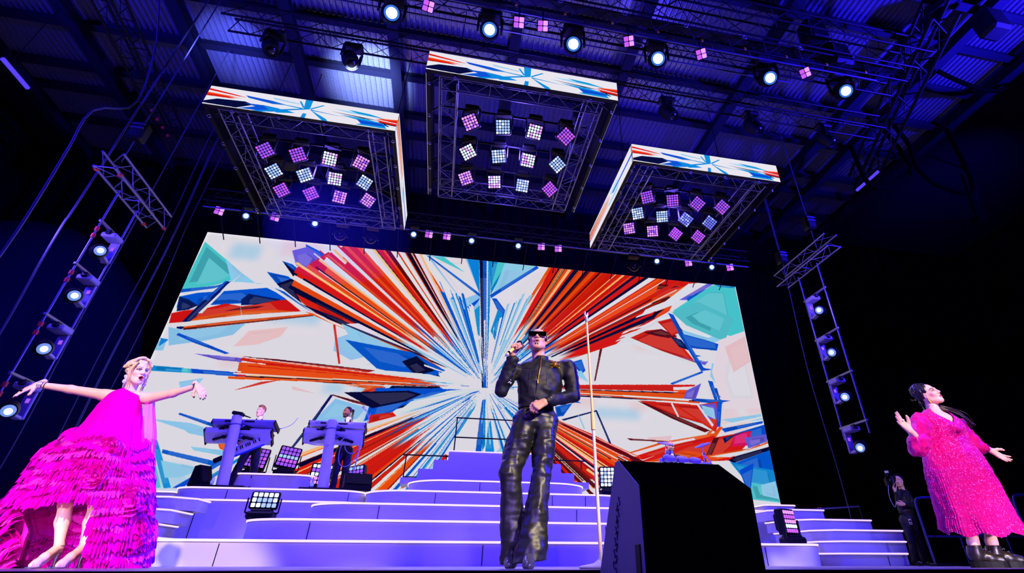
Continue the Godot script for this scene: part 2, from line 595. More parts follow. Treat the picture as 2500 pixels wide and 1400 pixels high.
func risers() -> void:
	var cx := 1.28
	var half := [5.22, 4.45, 3.68, 2.87, 2.08]
	var words := ["lowest", "second", "third", "fourth", "fifth"]
	for k in 5:
		var zf := -8.93 - 0.93 * k
		var y0: float = 0.0 if k == 0 else 0.325 * k
		riser("%s white centre step of the staircase, rounded at both ends, with a glowing edge" % words[k], outline(cx - half[k], cx + half[k], zf, -11.86 if k in [1, 2] else -14.3, 0.9 if k else 0.35), y0, 0.325 * (k + 1), [Vector2(cx - half[k] + 1.0 + 0.15 * k, zf), Vector2(cx + (-0.6 if k == 0 else 1.9 - 0.3 * k), zf), Vector2(cx + half[k] - 1.15, zf)])
	riser("tall left wing platform under the keyboard players", outline(-5.25, cx - 2.9, -11.9, -14.4, 0.35), 0.325, 1.08, [Vector2(-4.5, -11.9)])
	riser("tall right wing platform beside the big black monitor", outline(cx + 2.9, 7.75, -11.9, -14.4, 0.35), 0.325, 1.08, [Vector2(6.9, -11.9)])
	riser("left upper keyboard deck with curved corner", outline(-5.25, cx - 2.9, -12.3, -14.4, 0.5), 1.08, 1.33, [Vector2(-4.2, -12.3), Vector2(-1.9, -12.3)])
	riser("right upper drum deck behind the black monitor", outline(cx + 2.9, 7.45, -12.3, -14.4, 0.5), 1.08, 1.33, [])
	riser("low plinth under the outer end of the left wing", outline(-5.3, -3.96, -11.95, -14.3, 0.2), 0.0, 0.325, [])
	riser("low plinth under the outer end of the right wing", outline(6.52, 7.76, -11.95, -14.3, 0.2), 0.0, 0.325, [])
	riser("low pale deck at the left foot of the LED wall", outline(-6.4, -5.26, -12.6, -14.4, 0.1), 0.0, 1.27, [])
	riser("low pale deck at the right foot of the LED wall", outline(7.76, 8.6, -12.6, -14.4, 0.1), 0.0, 1.27, [])
	var cr := riser("cream curved pedestal block behind the left keyboard stand", outline(-4.6, -2.75, -13.0, -14.1, 0.45), 1.33, 1.69, [])
	(cr.get_node("riser_face") as MeshInstance3D).material_override = M.cream
	# top box with its side steps
	var b := thing("top_platform", "tall flat violet lit box at the top of the staircase with stair profile sides", "platform", Vector3(cx, 1.625, -13.9))
	var pr := [Vector2(-2.3, 0), Vector2(2.3, 0), Vector2(2.3, 0.14), Vector2(1.92, 0.14), Vector2(1.92, 0.34), Vector2(1.58, 0.34), Vector2(1.58, 0.55), Vector2(1.24, 0.55), Vector2(1.24, 0.76), Vector2(-1.24, 0.76), Vector2(-1.24, 0.55), Vector2(-1.58, 0.55), Vector2(-1.58, 0.34), Vector2(-1.92, 0.34), Vector2(-1.92, 0.14), Vector2(-2.3, 0.14)]
	obj("box_body", mb().prism(pr, -0.35, 0.3).mesh(), M.riser_white, b)
	obj("light_strip", mb().box(Vector3(0, 0.765, 0.305), Vector3(2.5, 0.022, 0.02)).mesh(), M.nosing, b)
	for s in [-1.0, 1.0]:
		var r := thing("side_handrail", "thin black handrail on the %s side steps of the top platform" % ("left" if s < 0 else "right"), "railing", Vector3(cx + s * 1.75, 1.77, -14.0))
		obj("top_rail", mb().tube(Vector3(-0.62, 0.56, 0), Vector3(0.56, 0.56, 0), 0.016).mesh(), M.black, r)
		obj("post", mb().tube(Vector3(-0.52, 0.0, 0), Vector3(-0.52, 0.56, 0), 0.014).mesh(), M.black, r)
		obj("post", mb().tube(Vector3(0.46, 0.35, 0), Vector3(0.46, 0.56, 0), 0.014).mesh(), M.black, r)
		obj("lower_rail", mb().tube(Vector3(-0.52, 0.06, 0), Vector3(-0.2, 0.06, 0), 0.012).mesh(), M.black, r)
	var r2 := thing("back_handrail", "thin black two rail handrail across the top of the staircase", "railing", Vector3(cx, 2.385, -14.1))
	for h in [0.92, 0.43]:
		obj("rail", mb().tube(Vector3(-1.15, h, 0), Vector3(1.15, h, 0), 0.017).mesh(), M.black, r2)
	for x in [-1.12, 1.12]:
		obj("post", mb().tube(Vector3(x, 0, 0), Vector3(x, 0.94, 0), 0.016).mesh(), M.black, r2)
	# side stairs, right and left, five treads with a splayed inner end
	for s in [1.0, -1.0]:
		for k in 5:
			var x0: float = [6.56, 6.87, 7.0, 6.84, 6.62][k]
			var x1: float = [8.12, 8.48, 8.8, 8.46, 7.7][k]
			var zf := -9.0 - 0.35 * k
			var pl := [Vector2(x0, -11.2), Vector2(x0, zf - 0.28), Vector2(x0 + 0.32, zf), Vector2(x1, zf), Vector2(x1 + 0.12, -11.2)]
			if s < 0:
				var ql := []
				for q in pl:
					ql.push_front(Vector2(2 * cx - q.x, q.y))
				pl = ql
			riser("%s tread from the floor of the narrow side stair %s" % [words[k], "beyond the black monitor" if s > 0 else "behind the ruffled dress"], pl, 0.0 if k == 0 else 0.2 * k - 0.02, 0.2 + 0.195 * k, [Vector2(x1 - 0.4 if s > 0 else 2 * cx - x1 + 0.4, zf)] if k == 0 else [], 0.018)


# ---------------------------------------------------------------- the LED wall and its abstract star burst picture
var ink := {"W": Color(0.9, 0.885, 0.92), "k": Color(0.03, 0.03, 0.2), "n": Color(0.03, 0.1, 0.36), "b": Color(0.03, 0.33, 0.82), "c": Color(0.06, 0.55, 0.85), "t": Color(0.3, 0.78, 0.82), "s": Color(0.58, 0.8, 0.94), "o": Color(0.93, 0.31, 0.04), "r": Color(0.84, 0.11, 0.03), "y": Color(1.0, 0.76, 0.48), "d": Color(0.36, 0.05, 0.04), "m": Color(0.9, 0.05, 0.4), "v": Color(0.42, 0.36, 0.85), "p": Color(0.93, 0.78, 0.8)}


func fill(im: Image, pts: PackedVector2Array, c: Color) -> void:
	var lo := 1e9
	var hi := -1e9
	for p in pts:
		lo = minf(lo, p.y)
		hi = maxf(hi, p.y)
	for y in range(maxi(0, int(lo)), mini(im.get_height(), int(hi) + 1)):
		var xs := PackedFloat32Array()
		var yy := y + 0.5
		for i in pts.size():
			var a := pts[i]
			var b := pts[(i + 1) % pts.size()]
			if (a.y <= yy) != (b.y <= yy):
				xs.append(a.x + (yy - a.y) / (b.y - a.y) * (b.x - a.x))
		xs.sort()
		for k in range(0, xs.size() - 1, 2):
			var x0 := maxi(0, int(round(xs[k])))
			var x1 := mini(im.get_width(), int(round(xs[k + 1])))
			if x1 > x0:
				im.fill_rect(Rect2i(x0, y, x1 - x0, 1), c)


func shake(c: Color, g: RandomNumberGenerator, amount: float) -> Color:
	return Color(clampf(c.r + g.randf_range(-amount, amount), 0, 1), clampf(c.g + g.randf_range(-amount, amount), 0, 1), clampf(c.b + g.randf_range(-amount, amount), 0, 1))


func ray(im: Image, c: Vector2, ang: float, r0: float, r1: float, w: float, col: Color) -> void:
	var d := Vector2(cos(ang), sin(ang))
	var s := d.orthogonal()
	fill(im, PackedVector2Array([c + d * r0, c + d * r1 + s * w, c + d * (r1 + w) - s * w]), col)


func star_picture() -> Image:
	var g := RandomNumberGenerator.new()
	g.seed = 21
	var soft := Image.create(64, 29, false, Image.FORMAT_RGB8)
	soft.fill(ink.W)
	for k in 60:
		soft.fill_rect(Rect2i(g.randi_range(0, 63), g.randi_range(0, 28), g.randi_range(2, 7), g.randi_range(1, 2)), ink.W.lerp([ink.s, ink.p, ink.W, ink.W][g.randi_range(0, 3)], 0.5))
	soft.resize(2048, 922, Image.INTERPOLATE_CUBIC)
	var im := soft
	var c := Vector2(1024, 491)
	var art: Array[String] = star_shapes()
	for line in art:
		var w := line.split(" ")
		var pts := PackedVector2Array()
		for k in range(1, w.size()):
			var q := w[k].split(",")
			pts.append(Vector2(float(q[0]), float(q[1])))
		var col: Color = ink[w[0]]
		fill(im, pts, shake(col, g, 0.03))
		if pts.size() > 3:  # brush streaks inside: the same shape squeezed, a shade lighter or darker
			var mid := Vector2.ZERO
			for p in pts:
				mid += p / pts.size()
			for k in 2:
				var t := g.randf_range(0.25, 0.6)
				var inner := PackedVector2Array()
				var far := pts[g.randi_range(0, pts.size() - 1)]
				for p in pts:
					inner.append(p.lerp(mid.lerp(far, 0.35), t))
				fill(im, inner, col.lerp(ink.W if k else Color(0.02, 0.02, 0.1), 0.03 if w[0] in ["W", "p", "s"] else 0.16))
	# sheaves of streaks that run out from the middle: pale near the centre, orange, red and dark farther out
	im.resize(1366, 615, Image.INTERPOLATE_BILINEAR)
	# each sheaf: start angle, span, inner radius, radius where the colour comes, outer radius at both sides, widest streak
	var sheaves := [[-2.738, 0.647, 40, 235, 740, 900, 18], [-1.146, 0.526, 40, 225, 1000, 980, 18], [-0.62, 0.237, 60, 250, 960, 560, 18], [3.113, 0.095, 50, 200, 770, 770, 20], [-0.075, 0.09, 60, 230, 760, 755, 20], [2.238, 0.498, 40, 235, 520, 640, 16], [0.365, 0.543, 50, 190, 570, 430, 16], [2.042, 0.196, 40, 9000, 400, 430, 18], [0.908, 0.35, 40, 9000, 320, 260, 18], [-2.091, 0.3, 40, 9000, 430, 300, 24], [-1.45, 0.3, 40, 9000, 300, 400, 24]]
	var cc := Vector2(1024, 491) * 0.667
	var bins := 4096
	var hot := []
	var pale := []
	var near_r := PackedFloat32Array()
	var turn := PackedFloat32Array()
	var far_r := PackedFloat32Array()
	hot.resize(bins)
	pale.resize(bins)
	near_r.resize(bins)
	turn.resize(bins)
	far_r.resize(bins)
	far_r.fill(0.0)
	for q in sheaves:
		var i0 := int(float(q[0]) / TAU * bins)
		var n := int(float(q[1]) / TAU * bins)
		var left := 0
		var h_now := Color.WHITE
		var p_now := Color.WHITE
		var t_now := 0.0
		var e_now := 1.0
		var in_now := 1.0
		for k in n:
			if left <= 0:
				left = g.randi_range(3, int(q[6])) if g.randf() < 0.7 else 3
				h_now = shake([ink.o, ink.r, ink.r, ink.W, ink.y, ink.r, ink.W, ink.k, ink.o, ink.d][g.randi_range(0, 9)], g, 0.03)
				p_now = [ink.W, ink.W, ink.W, ink.s, ink.W, ink.c, ink.b][g.randi_range(0, 6)]
				t_now = g.randf_range(0.72, 1.3)
				e_now = g.randf_range(0.84, 1.06)
				in_now = g.randf_range(0.4, 2.4)
			left -= 1
			var i := posmod(i0 + k, bins)
			hot[i] = h_now
			pale[i] = p_now
			near_r[i] = float(q[2]) * in_now * 0.667
			turn[i] = float(q[3]) * t_now * 0.667
			far_r[i] = lerpf(q[4], q[5], float(k) / n) * e_now * 0.667
	for y in 615:
		for x in 1366:
			var d := Vector2(x, y) - cc
			var i := posmod(int(floor(d.angle() / TAU * bins)), bins)
			var r := d.length()
			if r > far_r[i] or r < near_r[i]:
				continue
			im.set_pixel(x, y, (pale[i] as Color).lerp(hot[i], clampf((r - turn[i]) / (turn[i] * 0.2), 0.0, 1.0)))
	for k in 46:
		ray(im, cc, g.randf_range(0, TAU), g.randf_range(4, 30), g.randf_range(60, 170), g.randf_range(0.6, 2.4), [ink.W, ink.W, ink.W, ink.s][g.randi_range(0, 3)])
	im.resize(2048, 922, Image.INTERPOLATE_CUBIC)
	return im


func star_shapes() -> Array[String]:
	return [
		"t 5,40 159,149 130,183 88,205 -1,230",
		"s 90,98 159,149 217,185 241,182 167,183 137,186",
		"b -2,228 95,205 136,182 130,194 92,215 0,241",
		"b 2,255 51,236 136,220 252,196 287,211 354,249 302,265 191,261 84,279 8,294",
		"n 2,255 34,263 67,281 44,297 86,286 13,307",
		"n 187,247 204,224 306,235 298,251 193,268",
		"r 1,315 34,302 88,291 145,266 195,272 240,260 295,240 331,233 382,272 215,299 53,339 7,352",
		"o 81,321 188,290 305,274 366,274 215,299 53,339",
		"d 148,294 196,275 265,263 244,274 187,285",
		"s 181,248 200,289 228,343 216,330",
		"n 118,184 132,186 89,286 49,368 32,363 67,281",
		"b 77,258 118,184 125,186 89,261",
		"W 76,308 133,194 161,145 139,193 88,307",
		"o 53,363 422,284 418,277 52,353",
		"d 53,369 426,285 422,283 53,362",
		"W 6,349 53,340 215,301 409,268 421,277 220,316 51,357 9,359",
		"s 10,362 52,368 149,350 227,329 202,372 125,399 33,422",
		"s 0,409 22,407 23,439 -9,441",
		"c 2,399 26,403 7,427",
		"p 244,355 357,331 343,367 281,399 215,411",
		"b 45,379 108,399 211,434 199,437 100,408 41,386",
		"v 112,442 203,445 255,447 253,460 184,457",
		"c 2,487 118,490 129,504 6,504",
		"b 119,490 252,493 259,505 129,504",
		"t 94,490 119,490 124,504 99,504",
		"v 252,493 273,487 309,494 291,508 259,505",
		"r 253,441 352,443 533,452 850,471 865,480 536,466 299,460 248,454",
		"d 253,441 352,443 533,452 866,471 856,471 534,456 295,446",
		"o 248,461 357,462 537,469 826,479 882,490 544,498 366,494 251,489",
		"r 278,468 360,472 539,478 874,485 893,488 541,489 364,486 265,482",
		"r 246,492 367,495 544,501 834,491 904,497 546,508 312,505 256,504",
		"W 299,459 536,466 861,480 840,480 537,470 312,464",
		"W 251,489 366,492 544,498 882,490 867,492 544,502 367,497 252,493",
		"d 312,503 545,506 865,498 881,499 546,509 324,506",
		"s 512,360 581,326 658,362 647,405 577,430 515,401",
		"b 597,374 658,362 709,393 643,419",
		"r 494,311 501,310 547,444 541,445",
		"W 605,445 729,399 736,404 625,450",
		"b 729,402 842,421 866,471 706,451 679,443",
		"n 738,419 834,430 871,466 718,447",
		"k 679,544 722,506 873,500 911,530 726,586",
		"b 731,525 879,503 909,521 746,574",
		"o 546,508 624,509 697,509 664,529 630,536 656,516",
		"r 623,534 692,512 704,512 644,546",
		"r 328,518 377,510 269,546 261,548",
		"W 644,549 692,514 705,517 669,550",
		"p 421,525 458,535 496,545 424,537",
		"s 557,557 656,580 634,616 607,623 521,639 506,634",
		"n 540,546 547,549 511,635 456,739 450,739 501,634",
		"d 540,546 548,545 735,584 732,588 612,566",
		"s 101,532 165,516 151,553 112,550",
		"s 139,652 216,664 312,682 327,698 251,690 180,678",
		"b 136,622 266,656 264,666 135,627",
		"s 70,643 175,650 267,673 207,681",
		"b 130,724 293,754 293,767 132,734",
		"s 198,714 287,721 298,737 211,724",
		"t 78,697 78,681 163,822 131,825",
		"c 89,696 108,701 188,822 170,823",
		"s 137,753 238,770 293,755 197,796 163,797",
		"b 191,822 299,739 332,714 338,722 214,822",
		"W 214,822 338,722 342,729 236,821",
		"c 237,821 343,731 346,738 255,821",
		"o 259,690 291,691 297,726 275,716",
		"b 330,8 391,35 404,47 371,117 358,90",
		"v 292,41 340,18 395,53 378,120 321,99",
		"k 272,87 346,120 401,157 327,148",
		"b 272,87 307,96 347,124 328,126",
		"b 234,135 307,145 340,171 294,192",
		"k 278,178 327,149 348,205 377,243 309,198",
		"r 369,81 411,34 459,4 797,282 839,345 472,180 327,149",
		"o 402,52 459,4 807,305 645,217",
		"r 484,116 569,170 555,203 443,168 388,158",
		"d 466,4 483,3 809,302 803,312",
		"o 483,3 613,0 889,339 823,310",
		"d 508,3 536,3 883,339 888,355",
		"W 483,3 501,3 831,303 838,322",
		"W 409,26 425,20 879,404 858,399",
		"y 425,20 441,15 899,404 807,357",
		"d 442,17 449,14 880,384 804,334",
		"W 536,3 560,3 889,339 883,339",
		"o 564,3 606,3 805,212 846,290",
		"k 602,1 642,2 857,267 865,292",
		"o 642,3 656,3 783,150 782,161",
		"y 320,147 334,149 852,408 844,415",
		"W 337,160 358,169 879,404 898,427",
		"o 363,161 547,226 889,401 879,404",
		"W 346,147 374,156 818,346 824,358",
		"k 335,179 349,209 814,405 852,408",
		"r 349,209 376,239 430,275 842,421 814,405",
		"k 371,244 495,283 904,438 874,430 500,305",
		"o 391,271 430,278 814,405 872,437 501,312",
		"W 239,175 276,194 415,269 386,275",
		"b 276,194 311,205 371,244 416,272 387,257",
		"W 388,261 472,293 826,416 815,416 487,306",
		"W 703,-1 760,1 989,291 1001,404 816,243",
		"s 760,1 915,-2 974,125 984,242 928,197",
		"W 775,6 908,-1 974,141 912,176",
		"c 914,-3 961,-3 976,147",
		"t 785,5 825,1 914,61",
		"b 761,3 775,6 977,144 978,157",
		"c 1002,-4 1063,-5 1052,53 1017,143",
		"t 1034,-3 1070,-4 1015,120",
		"s 1063,-5 1193,-2 1109,71 1023,142",
		"b 1187,-1 1197,7 1019,158 1014,145",
		"W 1031,153 1179,31 1222,-5 1252,-4 1118,251",
		"b 979,160 972,177 918,261 905,242 941,195",
		"b 1022,158 1039,157 1108,245 1092,261 1048,207",
		"c 867,181 891,148 904,213 882,201",
		"s 1113,156 1141,187 1109,217",
		"c 980,191 990,312 922,262",
		"c 1027,288 1048,200 1112,259 1058,347",
		"s 923,276 992,325 999,378 858,268",
		"k 962,-2 978,-3 1017,495 1013,495 987,227",
		"b 975,-2 995,-3 1014,239 1032,494 1017,495",
		"c 995,-3 1004,-4 1016,166 1024,376",
		"W 990,-3 996,-3 1030,491 1027,491",
		"b 1018,535 1029,534 1030,610 1028,698 1010,699 1014,600",
		"c 1024,564 1029,552 1039,677 1030,698",
		"o 523,-115 650,2 823,243 774,212",
		"W 548,-83 637,5 838,311 542,-8",
		"k 637,4 663,0 828,235 817,250",
		"o 663,2 697,1 844,205 834,234",
		"d 697,3 707,5 875,252 845,219",
		"k 705,5 724,4 869,202 858,218",
		"o 724,6 737,6 844,153 841,183",
		"y 578,-34 524,-59 823,339 835,338",
		"o 522,-37 555,96 833,365 837,351",
		"r 524,-11 439,-59 783,274 791,287",
		"W 573,127 578,160 849,383 850,373",
		"o 578,160 533,202 854,384 800,347",
		"d 499,75 542,122 789,315 790,322",
		"k 533,202 528,229 854,388 847,383",
		"o 576,266 592,296 850,397 842,390",
		"W 592,296 534,305 876,420 849,397",
		"s 519,304 751,390 729,399 562,357",
		"b 544,361 769,389 885,444 830,482 663,452",
		"k 739,423 783,401 850,447 793,469",
		"W 666,456 833,460 993,490 860,483 597,485",
		"o 607,482 814,491 886,495 610,508",
		"b 673,516 858,508 947,505 847,520 788,547 738,588 656,622",
		"k 578,536 777,519 819,528 772,554 673,581",
		"W 789,553 905,511 1006,499 870,555 740,599",
		"b 858,555 1007,504 1001,511 893,553 752,604",
		"W 670,628 751,600 1007,508 996,524 791,638 644,688",
		"b 772,628 984,521 974,537 817,631 810,654",
		"r 672,602 738,590 751,601 670,628",
		"o 611,663 767,628 794,624 663,715",
		"W 674,665 805,624 769,644 685,709",
		"o 685,709 776,650 813,643 631,777",
		"y 700,713 794,660 668,765",
		"r 632,784 800,665 812,670 696,786",
		"k 676,797 818,670 825,680 724,774",
		"W 724,774 825,683 832,691 646,880",
		"k 695,834 832,691 890,710 876,731 796,804 684,910",
		"o 797,809 881,726 925,682 912,714 832,803",
		"r 842,798 917,709 929,714 885,757",
		"y 806,804 876,731 900,704 892,725 822,804",
		"c 812,670 974,543 992,536 902,628 820,686",
		"W 820,688 902,630 998,536 930,626 838,696",
		"b 833,696 925,626 954,579 906,661 891,678",
		"s 906,666 955,585 1003,535 937,637",
		"c 934,659 999,548 994,566 950,648",
		"c 1041,698 1043,621 1050,598 1069,697",
		"s 1075,697 1136,628 1149,651 1139,694",
		"c 1071,544 1135,617 1130,623 1068,553",
		"c 1095,548 1160,639 1148,634 1093,557",
		"W 1237,-2 1266,-4 1070,346 1036,402",
		"o 1237,-2 1255,-3 1118,244 1111,245",
		"y 1255,-1 1277,-2 1144,227 1128,243",
		"k 1270,-3 1292,0 1158,233 1144,242",
		"n 1274,3 1285,4 1084,365 1072,373",
		"k 1326,-3 1363,-4 1219,235 1185,238",
		"o 1296,-1 1326,-3 1185,238 1172,239",
		"r 1363,-4 1447,-8 1295,243 1233,248",
		"W 1379,-4 1397,-4 1247,247 1233,256",
		"W 1424,-6 1451,-7 1282,244 1264,246",
		"k 1462,-5 1485,-4 1331,225 1316,234",
		"o 1447,-6 1462,-5 1309,242 1289,244",
		"W 1493,-3 1532,-5 1366,207 1338,224",
		"o 1532,-5 1578,-5 1410,195 1373,206",
		"r 1578,-5 1665,-6 1430,216 1395,219",
		"y 1578,-2 1633,-4 1455,161 1401,226",
		"r 1633,-2 1865,0 1716,103 1416,225 1463,144",
		"o 1470,151 1644,45 1824,5 1718,87 1430,216",
		"r 1549,72 1711,13 1840,6 1703,80 1568,126",
		"d 1694,23 1789,26 1739,44 1659,52",
		"o 1254,290 1387,227 1866,-4 1874,-1 1715,112 1295,328",
		"d 1248,304 1387,246 1735,77 1750,84 1295,318",
		"W 1255,318 1394,253 1716,103 1832,8 1882,1 1745,117 1562,204 1302,328",
		"o 1295,335 1555,205 1745,117 1726,150 1492,270 1309,355",
		"k 1495,225 1633,167 1712,136 1614,207 1538,240",
		"k 1309,341 1450,266 1524,230 1427,290 1322,349",
		"r 1295,356 1567,241 1743,133 1734,150 1527,282 1322,361",
		"W 1322,360 1528,274 1742,141 1795,96 1940,-2 1956,3 1766,139 1556,283 1329,362",
		"v 1780,89 1915,1 1948,-3 1813,86",
		"b 1814,77 1956,-1 1964,3 1818,101",
		"t 1929,11 1956,-1 2045,-6 2046,202 1978,229 1875,192 1801,167 1746,141",
		"c 1948,-2 2045,-7 2045,7 1971,9",
		"t 1741,149 1860,89 2010,148 1950,255 1796,199",
		"s 1691,185 1795,207 1936,248 1894,267 1761,232",
		"r 1542,279 1626,235 1687,224 1744,249 1768,291 1818,356 1719,332 1605,304",
		"d 1610,245 1687,224 1752,248 1713,259 1668,255",
		"W 1520,281 1557,270 1677,313 1819,353 1810,364 1647,323",
		"W 1676,182 1724,162 1796,199 1899,236 1882,245 1763,217",
		"r 1675,194 1738,173 1778,223 1729,250",
		"b 1754,233 1865,254 1924,268 1927,295 1828,294 1783,290",
		"n 1721,251 1765,262 1796,304 1753,293",
		"v 1727,324 1820,346 1865,342 1848,358",
		"b 1724,152 1746,158 1788,260 1842,369 1879,373 1829,382 1783,290",
		"b 1698,437 1835,381 1836,388 1705,442",
		"b 1851,417 1870,419 1878,490 1931,487 1928,501 1868,500",
		"s 1879,348 1916,353 1881,426 1863,399",
		"W 1928,249 2043,205 2049,510 1900,518 1873,384",
		"p 1946,278 2043,224 2044,330 1964,378",
		"r 1324,466 1523,453 1799,436 1790,443 1521,468 1328,476",
		"W 1328,477 1522,466 1776,447 1760,457 1521,474 1334,483",
		"o 1327,485 1521,474 1796,455 1762,488 1519,498 1334,499",
		"r 1386,490 1589,475 1758,468 1728,479 1520,489",
		"k 1334,501 1519,499 1699,491 1798,491 1796,499 1519,504 1340,505",
		"b 1756,487 1870,487 1931,487 1867,502 1796,499",
		"v 1759,460 1822,429 1790,491 1740,494",
		"W 1347,507 1519,505 1697,507 1696,511 1518,510 1347,511",
		"W 1546,506 1573,509 1691,554 1844,597 1807,608 1689,567",
		"r 1573,507 1697,508 1766,512 1846,585 1691,551",
		"d 1566,509 1599,515 1829,598 1807,605 1690,564",
		"r 1690,509 1794,511 1876,493 1881,545 1849,603 1831,592",
		"v 1794,511 1868,500 1872,558 1816,555",
		"W 1690,509 1698,508 1718,556 1711,557",
		"W 1788,505 1799,507 1847,578 1839,585",
		"s 1809,510 1857,520 1857,559 1818,542",
		"b 1876,493 1894,494 1871,583 1858,584",
		"s 1879,558 2044,530 2047,550 1927,568",
		"b 1873,590 2045,555 2044,563 1885,602",
		"W 1875,577 2050,537 2050,543 1881,586",
		"b 1919,606 2054,566 2046,613 1955,636",
		"p 1588,632 1682,622 1666,647 1600,644",
		"d 1516,637 1680,641 1680,644 1528,643",
		"r 1273,587 1395,629 1500,677 1562,706 1530,710 1394,658 1270,617",
		"W 1282,588 1395,636 1506,688 1524,704 1394,649 1270,602",
		"k 1270,605 1394,655 1511,710 1504,716 1381,670 1270,622",
		"o 1270,622 1387,672 1497,725 1490,739 1380,698 1270,646",
		"W 1270,631 1387,684 1503,733 1502,741 1380,695",
		"r 1270,646 1386,700 1498,751 1494,766 1379,731 1267,674",
		"k 1276,654 1386,710 1489,758 1482,764 1379,720",
		"o 1264,663 1392,725 1494,771 1486,804 1378,753 1261,691",
		"y 1270,674 1379,737 1486,796 1462,796 1379,747 1270,685",
		"o 1258,691 1354,748 1407,795 1318,797 1252,724",
		"W 1261,691 1342,743 1395,798 1383,798 1258,702",
		"r 1252,713 1318,765 1341,799 1306,800 1253,735",
		"k 1504,713 1524,707 1562,709 1510,724",
		"o 1513,685 1640,645 1842,607 1867,584 1881,583 1846,622 1733,644 1563,694 1530,704",
		"W 1519,687 1653,648 1763,626 1769,632 1651,658 1537,695",
		"r 1524,699 1651,661 1840,615 1846,622 1732,650 1569,703",
		"r 1562,709 1677,664 1839,622 1994,591 1953,648 1888,695 1724,706",
		"o 1581,709 1730,668 1809,677 1698,707",
		"m 1919,606 1986,594 1983,641 1903,650",
		"v 1959,617 2049,601 2047,626 1966,653",
		"d 1839,622 1860,621 1805,704 1785,704",
		"o 1795,683 1980,653 2050,626 2053,632 1905,680 1798,704",
		"W 1808,686 1972,657 2049,632 2049,637 1890,685",
		"k 1881,695 1904,683 2050,644 2050,655 1900,703",
		"n 1874,621 1963,598 1918,613 1878,639",
		"b 1884,698 1907,702 2050,655 2048,751 1964,725",
		"c 1887,701 2048,722 2053,813 1946,777",
		"t 1929,760 2049,774 2057,824 1937,815",
		"b 1916,726 1976,701 1941,799 1934,799",
		"s 1988,770 2046,757 2046,813 1987,803",
		"n 1288,586 1411,549 1412,553 1298,589",
		"n 1408,549 1414,549 1461,659 1454,659",
		"s 1346,569 1352,571 1370,612 1366,614",
		"d 1436,317 1445,317 1413,446 1408,446",
		"b 1322,385 1363,370 1377,411 1362,425",
		"s 1362,412 1387,453 1328,421",
		"p 1322,421 1381,450 1328,434",
		"b 1321,511 1359,527 1340,527",
		"b 1266,545 1327,530 1295,574 1273,578",
	]


func ribbon_picture() -> Image:
	var g := RandomNumberGenerator.new()
	g.seed = 4
	var im := Image.create(1024, 144, false, Image.FORMAT_RGB8)
	im.fill(ink.W)
	var sh: Array[String] = [
		"r 0,20 120,38 200,52 120,50 0,40", "W 0,34 200,56 420,90 200,66 0,44", "r 0,56 90,62 150,72 0,92", "o 0,50 120,58 180,68 0,60", "W 0,78 120,76 220,84 0,96",
		"b 190,36 330,48 420,66 340,72 210,52", "k 0,120 60,92 200,84 250,100 170,140 0,136", "b 200,96 300,92 380,100 420,118 330,136 180,140 260,110", "c 300,96 430,106 470,118 380,134 330,118",
		"s 330,20 480,40 470,46 340,34", "c 500,0 540,0 538,72 506,72", "c 506,72 538,72 300,144 250,144", "c 470,20 480,18 510,66 500,68", "c 540,64 600,24 610,26 545,72", "c 538,72 640,130 650,144 620,144", "c 500,70 360,60 300,58 500,78", "c 510,110 530,110 528,144 505,144", "c 540,72 700,90 760,96 545,80",
		"s 660,40 800,40 900,60 760,56", "c 740,30 860,40 960,64 800,50", "k 650,62 830,74 940,84 830,82", "c 700,78 860,84 980,112 1000,140 800,136 860,110", "b 800,96 940,104 970,124 830,126",
		"r 900,70 1024,66 1024,104 930,96", "o 930,64 1024,56 1024,66 900,72", "W 860,66 1024,84 1024,90 880,76", "k 900,92 1024,104 1024,110 950,104", "k 940,96 948,94 1004,136 998,138", "W 960,118 1024,128 1024,144 980,144"]
	for line in sh:
		var w := line.split(" ")
		var pts := PackedVector2Array()
		for k in range(1, w.size()):
			var q := w[k].split(",")
			pts.append(Vector2(float(q[0]), float(q[1])))
		fill(im, pts, shake(ink[w[0]], g, 0.03))
	return im


func streak_picture() -> Image:  # for the long side ribbons: orange at one end, white and a blue stripe at the other
	var g := RandomNumberGenerator.new()
	g.seed = 9
	var im := Image.create(1024, 144, false, Image.FORMAT_RGB8)
	im.fill(ink.W)
	for k in 26:
		var y := g.randf_range(4, 84)
		var x := g.randf_range(380, 560)
		fill(im, PackedVector2Array([Vector2(0, y), Vector2(x, y + 10), Vector2(x + 60, y + 14), Vector2(0, y + g.randf_range(3, 14))]), shake([ink.r, ink.o, ink.r, ink.y, ink.W, ink.d][g.randi_range(0, 5)], g, 0.04))
	fill(im, PackedVector2Array([Vector2(600, 60), Vector2(1024, 66), Vector2(1024, 84), Vector2(620, 76)]), ink.b)
	fill(im, PackedVector2Array([Vector2(560, 36), Vector2(760, 40), Vector2(700, 60), Vector2(580, 58)]), ink.s)
	fill(im, PackedVector2Array([Vector2(500, 96), Vector2(760, 90), Vector2(700, 118), Vector2(520, 112)]), ink.s)
	return im


func screen_material(key: String, im: Image, energy: float) -> StandardMaterial3D:
	var m := mk(key, Color(0.02, 0.02, 0.025), 0.9)
	m.metallic_specular = 0.05
	m.emission_enabled = true
	m.emission = Color.WHITE
	m.emission_operator = BaseMaterial3D.EMISSION_OP_MULTIPLY
	m.emission_texture = ImageTexture.create_from_image(im)
	m.emission_energy_multiplier = energy
	return m


func panel_mesh(w: float, h: float) -> ArrayMesh:
	var b := mb()
	b.mapped = true
	b.quad(Vector3(-w / 2, -h / 2, 0), Vector3(w / 2, -h / 2, 0), Vector3(w / 2, h / 2, 0), Vector3(-w / 2, h / 2, 0))
	return b.mesh()


